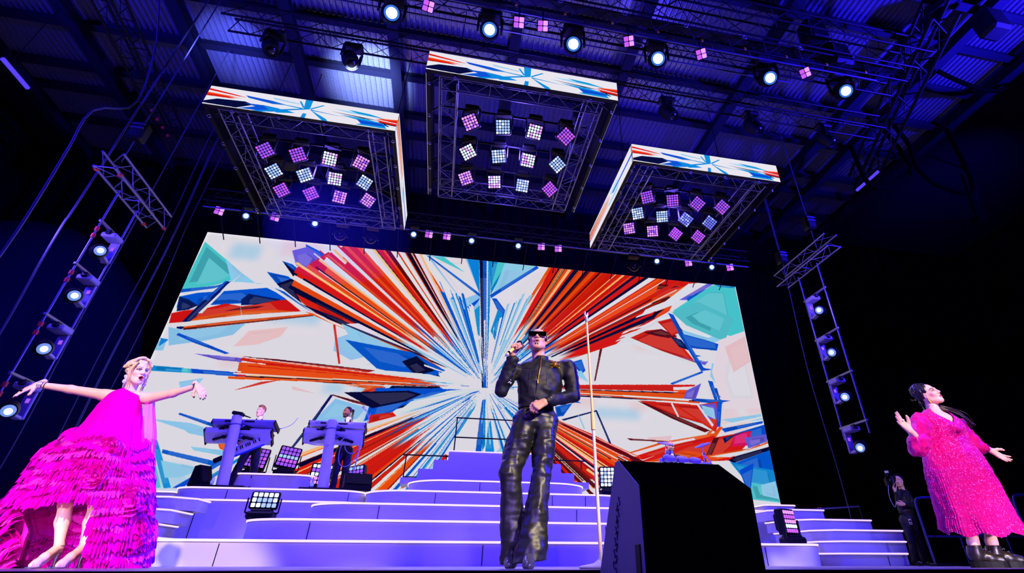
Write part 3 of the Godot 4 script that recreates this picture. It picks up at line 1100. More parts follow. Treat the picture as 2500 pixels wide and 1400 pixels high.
func led_wall() -> void:
	var w := 17.755
	var h := 7.99
	var t := thing("led_wall", "huge LED wall behind the band showing an orange, blue and white star burst", "screen", Vector3(0.8775, 0.7, -15.0))
	screen_material("star_screen", star_picture(), 0.9)
	obj("screen", panel_mesh(w, h), M.star_screen, t, at(Vector3(0, h / 2, 0)))
	obj("cabinet", mb().box(Vector3(0, h / 2, -0.08), Vector3(w + 0.02, h + 0.02, 0.14)).mesh(), M.black, t)
	obj("support_frame", mb().box(Vector3(0, h / 2, -0.3), Vector3(w, 0.1, 0.1)).box(Vector3(0, h - 0.3, -0.3), Vector3(w, 0.1, 0.1)).mesh(), M.dark_metal, t)
	for k in 2:
		var al := AreaLight3D.new()
		al.name = "screen_light"
		al.area_size = Vector2(8.5, 6.5)
		al.light_color = Color(1.0, 0.85, 0.85)
		al.light_energy = 6.0
		al.shadow_enabled = true
		add_child(al, true)
		al.position = Vector3(-3.4 + 8.6 * k, 4.9, -14.9)
		al.rotation.y = PI


# ---------------------------------------------------------------- trusses
func unit_tube() -> Mesh:
	if not M.has("unit_tube"):
		M.unit_tube = mb().tube(Vector3.ZERO, Vector3(0, 1, 0), 1.0, 1.0, 6).mesh()
	return M.unit_tube


func stick(called: String, parent: Node, a: Vector3, b: Vector3, r: float, mat: Material) -> MeshInstance3D:
	var y := b - a
	var x := y.cross(UP if absf(y.normalized().y) < 0.9 else Vector3.RIGHT).normalized() * r
	return obj(called, unit_tube(), mat, parent, Transform3D(Basis(x, y, x.cross(y).normalized() * r), a))


func truss(parent: Node, a: Vector3, b: Vector3, w: float, h: float, mat: Material, r := 0.024, single := true, up := UP) -> void:
	var d := (b - a).normalized()
	var x := d.cross(up).normalized() * w / 2.0
	var y := up * h / 2.0
	var corner := [-x - y, x - y, x + y, -x + y]
	for c in corner:
		stick("chord", parent, a + c, b + c, r, mat)
	var n := maxi(2, int(round(a.distance_to(b) / maxf(w, 0.3))))
	var lace := mb()
	for f in 4:
		var p: Vector3 = corner[f]
		var q: Vector3 = corner[(f + 1) % 4]
		for k in n:
			var s := a.lerp(b, float(k) / n)
			var e := a.lerp(b, float(k + 1) / n)
			var from := s + (p if k % 2 == 0 else q)
			var to := e + (q if k % 2 == 0 else p)
			if single and f == 0:
				stick("brace", parent, from, to, r * 0.45, mat)
				if k % 3 == 0:
					stick("brace", parent, s + p, s + q, r * 0.5, mat)
			else:
				lace.tube(from, to, r * 0.42, r * 0.42, 4)
	var l := obj("lacing", lace.mesh(), mat, parent)
	l.set_meta("kind", "stuff")


# ---------------------------------------------------------------- lamps
func lens_mesh(s: float) -> ArrayMesh:
	return mb().box(Vector3(0, 0, 0.004), Vector3(s, s, 0.02), s * 0.22).mesh()


func matrix_light(label: String, group: String, p: Vector3, face: Transform3D, size: float, nx: int, ny: int, keys: Array, hang: float, yoke := true) -> Node3D:
	# a square head full of lenses in a yoke; hang > 0 hangs it from above, hang < 0 stands it on the floor; p is where it is held
	var t := thing("matrix_light", label, "stage light", p, group)
	var s := 1.0 if hang < 0 else -1.0
	var l := absf(hang)
	var c := Vector3(0, s * l, 0)
	var hd := obj("lamp_head", M.head_mesh if absf(size - 0.34) < 0.001 and nx == ny else mb().box(Vector3(0, 0, -0.07), Vector3(size, size * ny / nx, 0.17), 0.02).box(Vector3(0, 0, -0.19), Vector3(size * 0.7, size * 0.7 * ny / nx, 0.1), 0.03).mesh(), M.black, t, Transform3D(face.basis, c))
	var st := size * 0.9 / nx
	var key := "lens%.3f" % st
	if not M.has(key):
		M[key] = lens_mesh(st * 0.8)
	for j in ny:
		for i in nx:
			var which: int = 0 if rng.randf() < 0.72 else 1
			obj("lens", M[key], M[keys[which] if keys.size() < 5 else keys[j % keys.size()]], hd, at(Vector3((i - (nx - 1) / 2.0) * st, (j - (ny - 1) / 2.0) * st, 0.014)))
	if yoke:
		var side := face.basis.x
		side = Vector3(side.x, 0, side.z).normalized() * (size * 0.5 + 0.03)
		var top := Vector3(0, s * 0.1, 0)
		obj("yoke", mb().bar(top - side, top + side, 0.07, 0.025, UP, 0.006).bar(top - side, c - side + Vector3(0, s * 0.03, 0), 0.07, 0.02, side, 0.006).bar(top + side, c + side + Vector3(0, s * 0.03, 0), 0.07, 0.02, side, 0.006).mesh(), M.dark_metal, t)
		obj("base_box", mb().box(Vector3(0, s * 0.05, 0), Vector3(0.3, 0.1, 0.2), 0.02).mesh(), M.black, t)
	return t


func spot_head(called: String, label: String, group: String, p: Vector3, dir: Vector3, size: float, core: Material, arm_mat: Material) -> Node3D:
	# a moving head: base box, two yoke arms, tapered head with a round lens
	var t := thing(called, label, "stage light", p, group)
	var f := aim(Vector3(0, -size * 1.35, 0), dir)
	var x := Vector3(f.basis.x.x, 0, f.basis.x.z).normalized() * size * 0.62
	obj("base_box", mb().box(Vector3(0, -size * 0.2, 0), Vector3(size * 1.15, size * 0.34, size * 0.8), size * 0.08).mesh(), M.black, t)
	for s in [-1.0, 1.0]:
		obj("yoke_arm", mb().bar(x * s + Vector3(0, -size * 0.3, 0), x * s + Vector3(0, -size * 1.45, 0), size * 0.3, size * 0.12, x, size * 0.04).mesh(), arm_mat, t)
	var rot := Basis(f.basis.x, f.basis.z, -f.basis.y)
	var hd := obj("lamp_head", mb().lathe([Vector2(0.001, -size * 0.75), Vector2(size * 0.34, -size * 0.72), Vector2(size * 0.5, -size * 0.5), Vector2(size * 0.52, 0), Vector2(size * 0.46, size * 0.5), Vector2(size * 0.44, size * 0.75), Vector2(size * 0.44, size * 0.75), Vector2(size * 0.38, size * 0.75), Vector2(size * 0.38, size * 0.75), Vector2(size * 0.37, size * 0.66)], 20, Transform3D(rot, f.origin)).mesh(), M.black, t)
	obj("lens_ring", mb().lathe([Vector2(size * 0.27, size * 0.68), Vector2(size * 0.385, size * 0.69)], 24, Transform3D(rot, f.origin)).mesh(), M.dark_metal if core == M.black_gloss else M.spot_rim, hd)
	obj("lens", mb().lathe([Vector2(size * 0.275, size * 0.66), Vector2(size * 0.22, size * 0.72), Vector2(size * 0.12, size * 0.75), Vector2(0.001, size * 0.76)], 20, Transform3D(rot, f.origin)).mesh(), core, hd)
	return t


func rigs() -> void:
	screen_material("ribbon_screen", ribbon_picture(), 1.05)
	screen_material("streak_screen", streak_picture(), 1.05)
	M.head_mesh = mb().box(Vector3(0, 0, -0.07), Vector3(0.34, 0.34, 0.17), 0.02).box(Vector3(0, 0, -0.19), Vector3(0.25, 0.25, 0.1), 0.03).mesh()
	var table := {
		"middle": [Vector3(0.7, 8.0, -8.75), [[24, "pink"], [4, "ice"], [-9, "white"], [-38, "magenta"], [29, "white"], [8, "ice"], [-7, "white"], [-41, "ice"], [22, "pink"], [5, "white"], [-4, "ice"], [-41, "magenta"]], Vector3(0.75, -8.03, 0.96)],
		"left": [Vector3(-3.8, 8.0, -10.57), [[43, "purple"], [36, "purple"], [6, "white"], [-8, "pink"], [44, "ice"], [37, "ice"], [9, "white"], [-14, "ice"], [42, "magenta"], [40, "magenta"], [2, "pink"], [-17, "pink"]], Vector3(-3.81, -9.89, 0.75)],
		"right": [Vector3(5.41, 8.0, -10.42), [[3, "purple"], [-5, "purple"], [-48, "purple"], [-48, "purple"], [1, "ice"], [-4, "ice"], [-45, "blue"], [-44, "blue"], [0, "pink"], [-3, "pink"], [-44, "magenta"], [-43, "magenta"]], Vector3(5.38, -9.75, 0.74)],
	}
	var near := {"pink": "purple", "ice": "white", "white": "pink", "magenta": "purple", "purple": "magenta", "blue": "ice"}
	var hang_w := {"pink": "pink lit", "ice": "icy lit", "white": "white lit", "magenta": "magenta lit", "purple": "purple lit", "blue": "blue lit"}
	var rows_w := ["front row", "middle row", "back row"]
	var cols_w := ["leftmost", "second from left", "third from left", "rightmost"]
	for which in table:
		var q: Array = table[which]
		var o: Vector3 = q[0]
		var t := thing("lighting_rig", "%s hanging square rig of truss edged with LED ribbon screens" % ("highest, nearest %s" % which if which == "middle" else "lower %s" % which), "lighting rig", o, "hanging square rigs")
		var W := 1.91
		var D := 1.99
		var f := obj("led_ribbon", panel_mesh(2 * W, 0.53), M.ribbon_screen, t, at(Vector3(0, 0.265, D)))
		obj("ribbon_cabinet", mb().box(Vector3(0, 0, -0.045), Vector3(2 * W, 0.545, 0.08)).mesh(), M.black, f)
		for s in [-1.0, 1.0]:
			var sb := Basis(UP, s * PI / 2.0)
			var sp := obj("led_ribbon", panel_mesh(2 * D, 0.53), M.streak_screen, t, Transform3D(sb, Vector3(s * W, 0.265, 0)))
			if s < 0:
				sp.scale = Vector3(1, 1, 1)
				sp.transform = Transform3D(sb, Vector3(s * W, 0.265, 0))
			obj("ribbon_cabinet", mb().box(Vector3(0, 0, -0.045), Vector3(2 * D - 0.14, 0.545, 0.08)).mesh(), M.black, sp)
			obj("edge_rail", mb().box(Vector3(s * (W - 0.06), -0.01, 0), Vector3(0.02, 0.02, 2 * D)).mesh(), M.dark_metal, t)
			truss(t, Vector3(s * (W - 0.42), 0.2, -D), Vector3(s * (W - 0.42), 0.2, D - 0.25), 0.34, 0.34, M.alu, 0.018)
			for k in 5:
				obj("eye_bolt", ring_mesh(0.035, 0.009), M.chrome, t, Transform3D(Basis(UP, 0.6), Vector3(s * (W - 0.06), -0.05, -1.7 + 0.85 * k)))
				obj("hanger_arm", mb().bar(Vector3(s * (W - 0.06), 0.1, -1.6 + 0.8 * k), Vector3(s * (W - 0.25), 0.3, -1.6 + 0.8 * k), 0.03, 0.03).mesh(), M.dark_metal, t)
		truss(t, Vector3(-W + 0.25, 0.2, D - 0.3), Vector3(W - 0.25, 0.2, D - 0.3), 0.34, 0.34, M.alu, 0.018)
		truss(t, Vector3(-W + 0.25, 0.2, -D + 0.1), Vector3(W - 0.25, 0.2, -D + 0.1), 0.34, 0.34, M.alu, 0.018)
		for k in 4:
			obj("eye_bolt", ring_mesh(0.035, 0.009), M.chrome, t, at(Vector3(-1.35 + 0.9 * k, -0.05, D - 0.06)))
		var g: Vector3 = q[2]
		for r in 3:
			var z := g.y - g.z * r - o.z
			obj("lamp_pipe", mb().tube(Vector3(-W + 0.3, 0.5, z - 0.1), Vector3(W - 0.3, 0.5, z - 0.1), 0.026).mesh(), M.dark_metal, t)
			for c in 4:
				var e: Array = q[1][r * 4 + c]
				var p := Vector3(g.x + (c - 1.5) * 0.7, 8.5, z + o.z)
				var head := p - Vector3(0, 0.45, 0)
				var dir := (Vector3(0, 0.03, 0) - head).normalized() + Vector3((c - 1.5) * 0.09, 0, 0.06)
				var main: String = e[1]
				var ml := matrix_light("%s square lamp, %s of the %s in the %s rig" % [hang_w[main], cols_w[c], rows_w[r], which], "square lamps of the hanging rigs", p, aim(Vector3.ZERO, dir, deg_to_rad(e[0])), 0.34, 5, 5, ["lens_" + main, "lens_" + str(near[main])], 0.45)
				obj("clamp", mb().box(Vector3(0, 0.02, -0.08), Vector3(0.06, 0.08, 0.08), 0.01).mesh(), M.alu, ml)
		for sx in [-1.0, 1.0]:
			var h := thing("hoist_chain", "thin chain holding up the %s end of the %s rig" % ["left" if sx < 0 else "right", which], "chain", o + Vector3(sx * 1.5, 0.4, 0.3))
			obj("chain", mb().tube(Vector3.ZERO, Vector3(0, 4.18, 0), 0.012, 0.012, 5).mesh(), M.dark_metal, h)
			obj("hoist_motor", mb().box(Vector3(0, 0.9, 0), Vector3(0.24, 0.5, 0.2), 0.04).mesh(), M.black, h)
	for q in [[Vector3(0.7, 7.9, -8.8), 5.0], [Vector3(-3.8, 7.9, -10.6), 4.0], [Vector3(5.4, 7.9, -10.5), 4.0]]:
		spot("rig_lamp_light", q[0], q[0] + Vector3(0, -4, 1.2), Color(0.5, 0.42, 1.0), float(q[1]) * 14.0, 55.0, 1.0, 1.2)


func ring_mesh(r: float, w: float) -> ArrayMesh:
	var key := "ring%.3f" % r
	if not M.has(key):
		var t := TorusMesh.new()
		t.inner_radius = r - w
		t.outer_radius = r + w
		t.rings = 14
		t.ring_segments = 6
		var st := SurfaceTool.new()
		st.append_from(t, 0, Transform3D(Basis(Vector3.RIGHT, PI / 2.0), Vector3.ZERO))
		M[key] = st.commit()
	return M[key]


func quad_lamp(label: String, group: String, p: Vector3, dir: Vector3) -> void:
	var t := thing("quad_lamp", label, "stage light", p, group)
	var f := aim(Vector3(0, -0.22, 0), dir)
	var h := obj("lamp_head", mb().box(Vector3(0, 0, -0.06), Vector3(0.25, 0.25, 0.12), 0.02).mesh(), M.black, t, f)
	for k in 4:
		obj("lens", lens_key(0.1), M.lens_pink if k % 2 else M.lens_magenta, h, at(Vector3((k % 2 - 0.5) * 0.115, (k / 2 - 0.5) * 0.115, 0.004)))
	obj("bracket", mb().box(Vector3(0, -0.08, 0), Vector3(0.04, 0.16, 0.04), 0.008).mesh(), M.dark_metal, t)


func lens_key(s: float) -> Mesh:
	var key := "lensq%.3f" % s
	if not M.has(key):
		M[key] = lens_mesh(s)
	return M[key]


func trusses() -> void:
	var eye := Vector3(0, 0.03, 0)
	var ft := thing("front_truss", "long front truss crossing high under the roof carrying six round spotlights", "truss", Vector3(1.6, 10.85, -7.05))
	truss(ft, Vector3(-9.0, 0, 0), Vector3(9.0, 0, 0), 0.5, 0.5, M.dark_metal, 0.03, false)
	obj("cable_tray", mb().box(Vector3(0, 0.32, 0.1), Vector3(18, 0.05, 0.2)).mesh(), M.black, ft)
	for k in 3:
		obj("pipe", mb().tube(Vector3(-8.4, [-0.47, -0.3, -0.36][k], [0.25, -0.05, -0.34][k]), Vector3(8.0 - k, [-0.47, -0.3, -0.36][k], [0.25, -0.05, -0.34][k]), 0.024).mesh(), M.alu, ft)
	var f2 := thing("rear_roof_truss", "dark truss just behind the front truss, under the roof sheets", "truss", Vector3(1.6, 10.6, -8.4))
	truss(f2, Vector3(-7.6, 0, 0), Vector3(9.4, 0, 0), 0.45, 0.45, M.dark_metal, 0.026, false)
	var f3 := thing("upper_roof_truss", "dark truss nearest the audience along the top of the picture", "truss", Vector3(1.6, 11.3, -6.4))
	truss(f3, Vector3(-4.0, 0, 0), Vector3(9.4, 0, 0), 0.5, 0.5, M.dark_metal, 0.026, false)
	for k in 14:
		var p := Vector3(-5.2 + k * 1.12, 10.62, -6.78)
		var y := obj("tag_strap", mb().box(p - Vector3(1.6, 10.35, -7.05) + Vector3(0, -0.5, 0), Vector3(0.06, 0.08, 0.05), 0.01).mesh(), M.yellow_tag, ft)
		y.set_meta("label", "small yellow rigging tag")
	for k in 9:
		obj("hook", ring_mesh(0.05, 0.012), M.chrome, ft, at(Vector3(-6.4 + 1.55 * k, 0.16, 0.32)))
	var xs := [-2.21, -0.12, 1.77, 3.8, 6.67, 8.79]
	var n := ["leftmost", "second", "third", "fourth", "fifth", "rightmost"]
	for k in 6:
		var p := Vector3(xs[k], 10.55 + 0.018 * xs[k], -7.1)
		var dir := eye - (p - Vector3(0, 0.6, 0)) + Vector3([0.6, 0, 0.3, 0.8, 3.0, 3.4][k], 0, 0.8)
		spot_head("round_spotlight", "%s big round black spotlight, counted from the left on the front truss" % n[k], "round spotlights on the front truss", p, dir, 0.42, M.spot_core, M.black)
	var pk := [-1.44, 0.49, 1.02, 3.01, 4.79, 7.52]
	for k in 6:
		obj("lamp_post", mb().tube(Vector3(pk[k] - 1.6, -0.7 + 0.03 * k, 0.25), Vector3(pk[k] - 1.6, -0.25, 0.25), 0.016).mesh(), M.dark_metal, ft)
		quad_lamp("%s small pink four lens lamp from the left on the front truss" % n[k], "small pink lamps on the front truss", Vector3(pk[k], 10.22 + 0.03 * k, -6.8), eye - Vector3(pk[k], 10, -6.8))
	# profile lamps hung dark on the rear truss
	for k in 5:
		var p := Vector3([-4.9, -3.2, 4.6, 7.0, 9.2][k], 10.35, -8.45)
		spot_head("dark_profile_lamp", "unlit black profile lamp hanging from the rear roof truss, %s from the left" % n[k], "unlit profile lamps", p, Vector3(0.4, -1, 0.4), 0.36, M.black_gloss, M.black)
	# back truss above the LED wall with drop wires
	var bt := thing("back_truss", "long truss right above the LED wall with small lamps along it", "truss", Vector3(0.85, 8.95, -13.5))
	truss(bt, Vector3(-8.4, 0, 0), Vector3(8.5, 0, 0), 0.4, 0.4, M.dark_metal, 0.022, false)
	for k in 17:
		obj("drop_wire", mb().tube(Vector3(-8.3 + k * 1.03, 0, -0.6), Vector3(-8.3 + k * 1.03, -0.5, -1.45), 0.016, 0.016, 5).mesh(), M.steel_blue, bt)
	obj("lower_pipe", mb().tube(Vector3(-8.4, -0.36, 0.1), Vector3(8.5, -0.36, 0.1), 0.022).mesh(), M.alu, bt)
	var c8 := ["leftmost", "second", "third", "fourth", "fifth", "sixth", "seventh", "rightmost"]
	var bp := [-7.15, -5.66, -1.29, -0.75, 2.2, 2.75, 7.21, 8.72]
	for k in 8:
		quad_lamp("%s pink four lens lamp from the left on the truss above the LED wall" % c8[k], "pink lamps above the LED wall", Vector3(bp[k], 8.78, -13.5), eye - Vector3(bp[k], 8.5, -13.5))
	var bw := [-6.4, -4.54, -1.73, 0.01, 1.46, 6.06, 8.01, 3.4]
	for k in 7:
		spot_head("small_spotlight", "%s small round white spotlight above the LED wall" % ["leftmost", "second", "third", "fourth, right of centre", "fifth", "sixth", "rightmost"][k], "small spotlights above the LED wall", Vector3(bw[k], 8.78, -13.45), eye - Vector3(bw[k], 8.4, -13.5), 0.24, M.spot_core, M.dark_metal)
	for k in 3:
		spot_head("unlit_spotlight", "%s unlit round spotlight hanging above the LED wall" % ["leftmost", "second", "rightmost"][k], "unlit spotlights above the LED wall", Vector3([-3.73, -2.88, 5.19][k], 8.5, -13.3), eye - Vector3([-3.73, -2.88, 5.19][k], 8.0, -13.3), 0.32, M.black_gloss, M.dark_metal)
	# side roof trusses running back, with hoists and looped cables
	var lt := thing("left_roof_truss", "long truss running back under the left part of the roof", "truss", Vector3(-9.3, 11.5, -10.5))
	truss(lt, Vector3(0.4, 0, 4.5), Vector3(-0.3, 0, -3.4), 0.45, 0.45, M.dark_metal, 0.03, false)
	for k in 4:
		obj("red_sleeve", mb().box(Vector3(-0.25, -0.28, -3.2 + 0.35 * k), Vector3(0.07, 0.1, 0.07), 0.015).mesh(), M.red_tape, lt)
	var rt := thing("right_roof_truss", "thick dark truss running back under the right part of the roof", "truss", Vector3(12.2, 11.5, -8.7))
	truss(rt, Vector3(-1.6, 0, 3.4), Vector3(1.1, 0, -2.8), 0.6, 0.6, M.black, 0.05, false)
	var loops := [[Vector3(13.1, 12.545, -9.5), Vector3(13.45, 11.41, -9.5), Vector3(13.33, 10.47, -9.5), Vector3(13.82, 9.82, -9.5), Vector3(15.11, 9.90, -9.5), Vector3(15.4, 12.52, -9.5)], [Vector3(13.1, 12.545, -9.85), Vector3(13.5, 10.8, -9.8), Vector3(12.60, 9.97, -9.8), Vector3(11.61, 9.69, -9.8), Vector3(11.5, 11.3, -9.8)], [Vector3(13.1, 12.5, -7.5), Vector3(13.7, 12.2, -7.5), Vector3(14.5, 12.0, -7.5), Vector3(15.3, 12.2, -7.5), Vector3(15.6, 12.5, -7.5)]]
	var lw := ["longest one, dropping straight then bending right", "short one bending left", "front one sagging towards the picture edge"]
	for k in 3:
		tag(obj("looped_cable", mb().sweep(curve(loops[k], 40), [0.07], 8).mesh(), M.lip_black), "thick black cable under the right roof corner, %s" % lw[k], "cable", "looped cables under the right roof corner")
	for k in 4:
		var p: Vector3 = [Vector3(8.35, 12.0, -6.9), Vector3(8.9, 11.3, -7.0), Vector3(-5.0, 9.3, -11.5), Vector3(12.6, 11.9, -5.6)][k]
		var h := thing("hoist", "black chain hoist %s" % ["at the top right above the front truss", "just above the rightmost round spotlight", "over the left hanging rig", "in the top right corner"][k], "hoist", p)
		obj("hoist_body", mb().box(Vector3.ZERO, Vector3(0.62, 0.8, 0.5), 0.08).mesh(), M.black, h)
		obj("cooling_fin", mb().box(Vector3(0, -0.05, 0.18), Vector3(0.34, 0.03, 0.03)).box(Vector3(0, 0.08, 0.18), Vector3(0.34, 0.03, 0.03)).mesh(), M.alu, h)
		obj("chain", mb().tube(Vector3(0, 0.3, 0), Vector3(0, 12.58 - p.y, 0), 0.014, 0.014, 5).mesh(), M.dark_metal, h)


# ---------------------------------------------------------------- side ladders of moving heads, cables
func ladder(which: String, x: float, z0: float, z1: float, y0: float, y1: float, ys: Array, tilt: float) -> void:
	var t := thing("lamp_ladder", "two thin hanging rails with crossbars, %s of the stage, holding spotlights" % which, "ladder", Vector3(x, y0, 0))
	obj("rail", mb().tube(Vector3(0, 0, z0), Vector3(0, y1 - y0, z0), 0.018).mesh(), M.alu, t)
	obj("rail", mb().tube(Vector3(0, 0, z1), Vector3(0, y1 - y0, z1), 0.018).mesh(), M.alu, t)
	var w := ["top", "second", "third", "bottom", "lowest"]
	for k in ys.size():
		var y: float = ys[k] - y0
		var c := obj("crossbar", mb().bar(Vector3(0, y, z0 + 0.05), Vector3(0, y, z1 - 0.05), 0.05, 0.05, UP, 0.008).mesh(), M.alu, t)
		obj("clamp", mb().box(Vector3(0, y - 0.05, (z0 + z1) / 2.0), Vector3(0.1, 0.1, 0.16), 0.02).mesh(), M.dark_metal, t)
		if x < 0:
			for s in 2:
				var rr := obj("red_sleeve", mb().tube(Vector3(0, y - 0.14 - 0.15 * s, z0), Vector3(0, y - 0.22 - 0.15 * s, z0), 0.035).mesh(), M.red_tape, t)
				rr.set_meta("label", "short red tape sleeve")
		var p := Vector3(x, ys[k] - 0.06, (z0 + z1) / 2.0)
		var l := thing("ladder_spotlight", "%s spotlight from the top on the %s ladder, pale yoke and blue white lens" % [w[k], which], "stage light", p, "spotlights on the side ladders")
		var s := 1.0 if x < 0 else -1.0
		var zz := -0.28
		obj("base_box", mb().box(Vector3(0, -0.03, zz * 0.4), Vector3(0.26, 0.1, 0.3), 0.02).mesh(), M.yoke_grey, l)
		obj("yoke_arm", mb().bar(Vector3(0, -0.06, zz), Vector3(0, -0.52, zz), 0.16, 0.05, Vector3.BACK, 0.012).mesh(), M.yoke_grey, l)
		obj("pivot_plate", mb().bar(Vector3(0, -0.5, zz), Vector3(s * 0.06, -0.5, zz + 0.3), 0.12, 0.05, UP, 0.012).mesh(), M.yoke_grey, l)
		var dir := Vector3(-x * 0.25, -0.9, 2.2 - tilt)
		var f := aim(Vector3(0, -0.42, 0.02), dir)
		var rot := Basis(f.basis.x, f.basis.z, -f.basis.y)
		var hd := obj("lamp_head", mb().lathe([Vector2(0.001, -0.2), Vector2(0.11, -0.19), Vector2(0.14, -0.1), Vector2(0.14, 0.06), Vector2(0.11, 0.2), Vector2(0.11, 0.2), Vector2(0.095, 0.2)], 18, Transform3D(rot, f.origin)).mesh(), M.black, l)
		obj("lens", mb().lathe([Vector2(0.093, 0.19), Vector2(0.08, 0.235), Vector2(0.045, 0.26), Vector2(0.001, 0.265)], 18, Transform3D(rot, f.origin)).mesh(), M.lens_soft, hd)
		obj("lens_core", mb().lathe([Vector2(0.052, 0.256), Vector2(0.035, 0.268), Vector2(0.001, 0.272)], 16, Transform3D(rot, f.origin)).mesh(), M.spot_core, hd)
		obj("display", mb().box(Vector3(0.02 * s, -0.22, zz + 0.04), Vector3(0.05, 0.07, 0.012)).mesh(), M.lens_purple, l)


func ladders() -> void:
	ladder("left", -7.0, -9.65, -10.36, 2.3, 6.35, [5.6, 4.65, 3.65, 2.62], 0.0)
	ladder("right", 9.0, -9.95, -10.76, 2.45, 6.75, [6.02, 4.9, 3.83, 2.72], 0.0)
	var a := thing("left_side_truss", "short bright truss piece holding the left lamp ladder, red tape at its ends", "truss", Vector3(-7.0, 6.6, -10.1))
	truss(a, Vector3(0, 0, 1.1), Vector3(0, 0, -1.05), 0.36, 0.36, M.alu, 0.026)
	for q in [Vector3(-0.18, -0.18, 1.0), Vector3(0.18, -0.18, 0.9), Vector3(-0.18, -0.18, -0.9), Vector3(0.18, -0.18, -1.0)]:
		obj("red_sleeve", mb().box(q, Vector3(0.07, 0.07, 0.08), 0.015).mesh(), M.red_tape, a)
	var b := thing("right_side_truss", "short truss piece holding the right lamp ladder beside the LED wall", "truss", Vector3(9.0, 7.0, -10.3))
	truss(b, Vector3(0, 0, 1.1), Vector3(0, 0, -1.2), 0.36, 0.36, M.alu, 0.024)
	for q in [[-7.0, 7.6, -9.3, "left"], [9.1, 8.0, -9.9, "right"], [9.3, 7.9, -11.6, "rear right"]]:
		var h := thing("ladder_hoist", "chain hoist above the %s end of a ladder truss" % q[3], "hoist", Vector3(q[0], q[1], q[2]))
		obj("hoist_body", mb().box(Vector3.ZERO, Vector3(0.3, 0.45, 0.26), 0.05).mesh(), M.black, h)
		obj("cooling_fin", mb().box(Vector3(0, 0.02, 0.14), Vector3(0.24, 0.03, 0.02)).box(Vector3(0, 0.12, 0.14), Vector3(0.24, 0.03, 0.02)).mesh(), M.alu, h)
		obj("chain", mb().tube(Vector3(0, 0.2, 0), Vector3(0, 12.58 - q[1], 0), 0.014, 0.014, 5).tube(Vector3(0, -0.2, 0), Vector3(0, -0.8, 0), 0.012, 0.012, 5).mesh(), M.cable, h)
	var cs := [[-6.85, 6.9, -8.0, 0.0, "leftmost, kinked under the roof"], [-7.42, 6.2, -9.5, 0.0, "left of the lamp ladder"], [-8.0, 11.0, -13.5, 0.0, "thick bundle nearest the LED wall"], [-8.1, 11.0, -13.62, 0.0, "second strand of the bundle by the LED wall"], [-8.2, 11.0, -13.4, 0.0, "third strand of the bundle by the LED wall"], [-8.12, 8.8, -14.2, 0.0, "single line right beside the LED wall edge"], [9.55, 8.4, -12.0, 0.0, "blue lit one right of the LED wall"], [-7.5, 6.4, -11.2, 0.0, "thin one behind the left lamp ladder"]]
	for q in cs:
		var pts := []
		for k in 9:
			var t := k / 8.0
			pts.append(Vector3(q[0] + 0.03 * sin(t * 9.0 + q[2]), lerpf(q[1], q[3], t), q[2] + 0.03 * cos(t * 7.0)))
		if q[0] == -6.85:
			pts.push_front(Vector3(-7.3, 8.3, -9.2))
			pts.push_front(Vector3(-7.7, 10.2, -9.3))
			pts.push_front(Vector3(-8.0, 11.5, -9.0))
		else:
			pts.push_front(Vector3(q[0], 12.6, q[2]))
		tag(obj("hanging_cable", mb().sweep(curve(pts, 40), [0.02 if q[0] in [-6.85, -7.42] else 0.012], 6).mesh(), M.cable), "vertical hanging cable, %s" % q[4], "cable", "hanging cables")
	for q in [[Vector3(-11.5, 10.28, -10.49), Vector3(-11.5, 10.28, -11.4), "at the far left below the roof edge"], [Vector3(13.1, 11.15, -10.58), Vector3(13.1, 11.15, -11.05), "front one under the right roof corner"], [Vector3(13.1, 11.15, -11.2), Vector3(13.1, 11.15, -11.62), "rear one under the right roof corner"]]:
		var l: Vector3 = q[0]
		var t := thing("light_batten", "thin violet glowing tube lamp %s" % q[2], "tube light", l)
		obj("tube", mb().tube(Vector3.ZERO, q[1] - l, 0.05).mesh(), M.violet_tube, t)
		obj("holder", mb().bar(Vector3(0, 0.07, 0), q[1] - l + Vector3(0, 0.07, 0), 0.1, 0.05).mesh(), M.black, t)
		obj("hanger", mb().tube(Vector3(0, 0.09, -0.2), Vector3(0, 12.7 - l.y, -0.2), 0.012, 0.012, 5).mesh(), M.dark_metal, t)


# ---------------------------------------------------------------- keyboards, drums, lamps on the risers
func keyboard_mesh(w: float, d: float, h: float) -> ArrayMesh:
	return mb().box(Vector3(0, 0, 0), Vector3(w, h, d), 0.02).mesh()


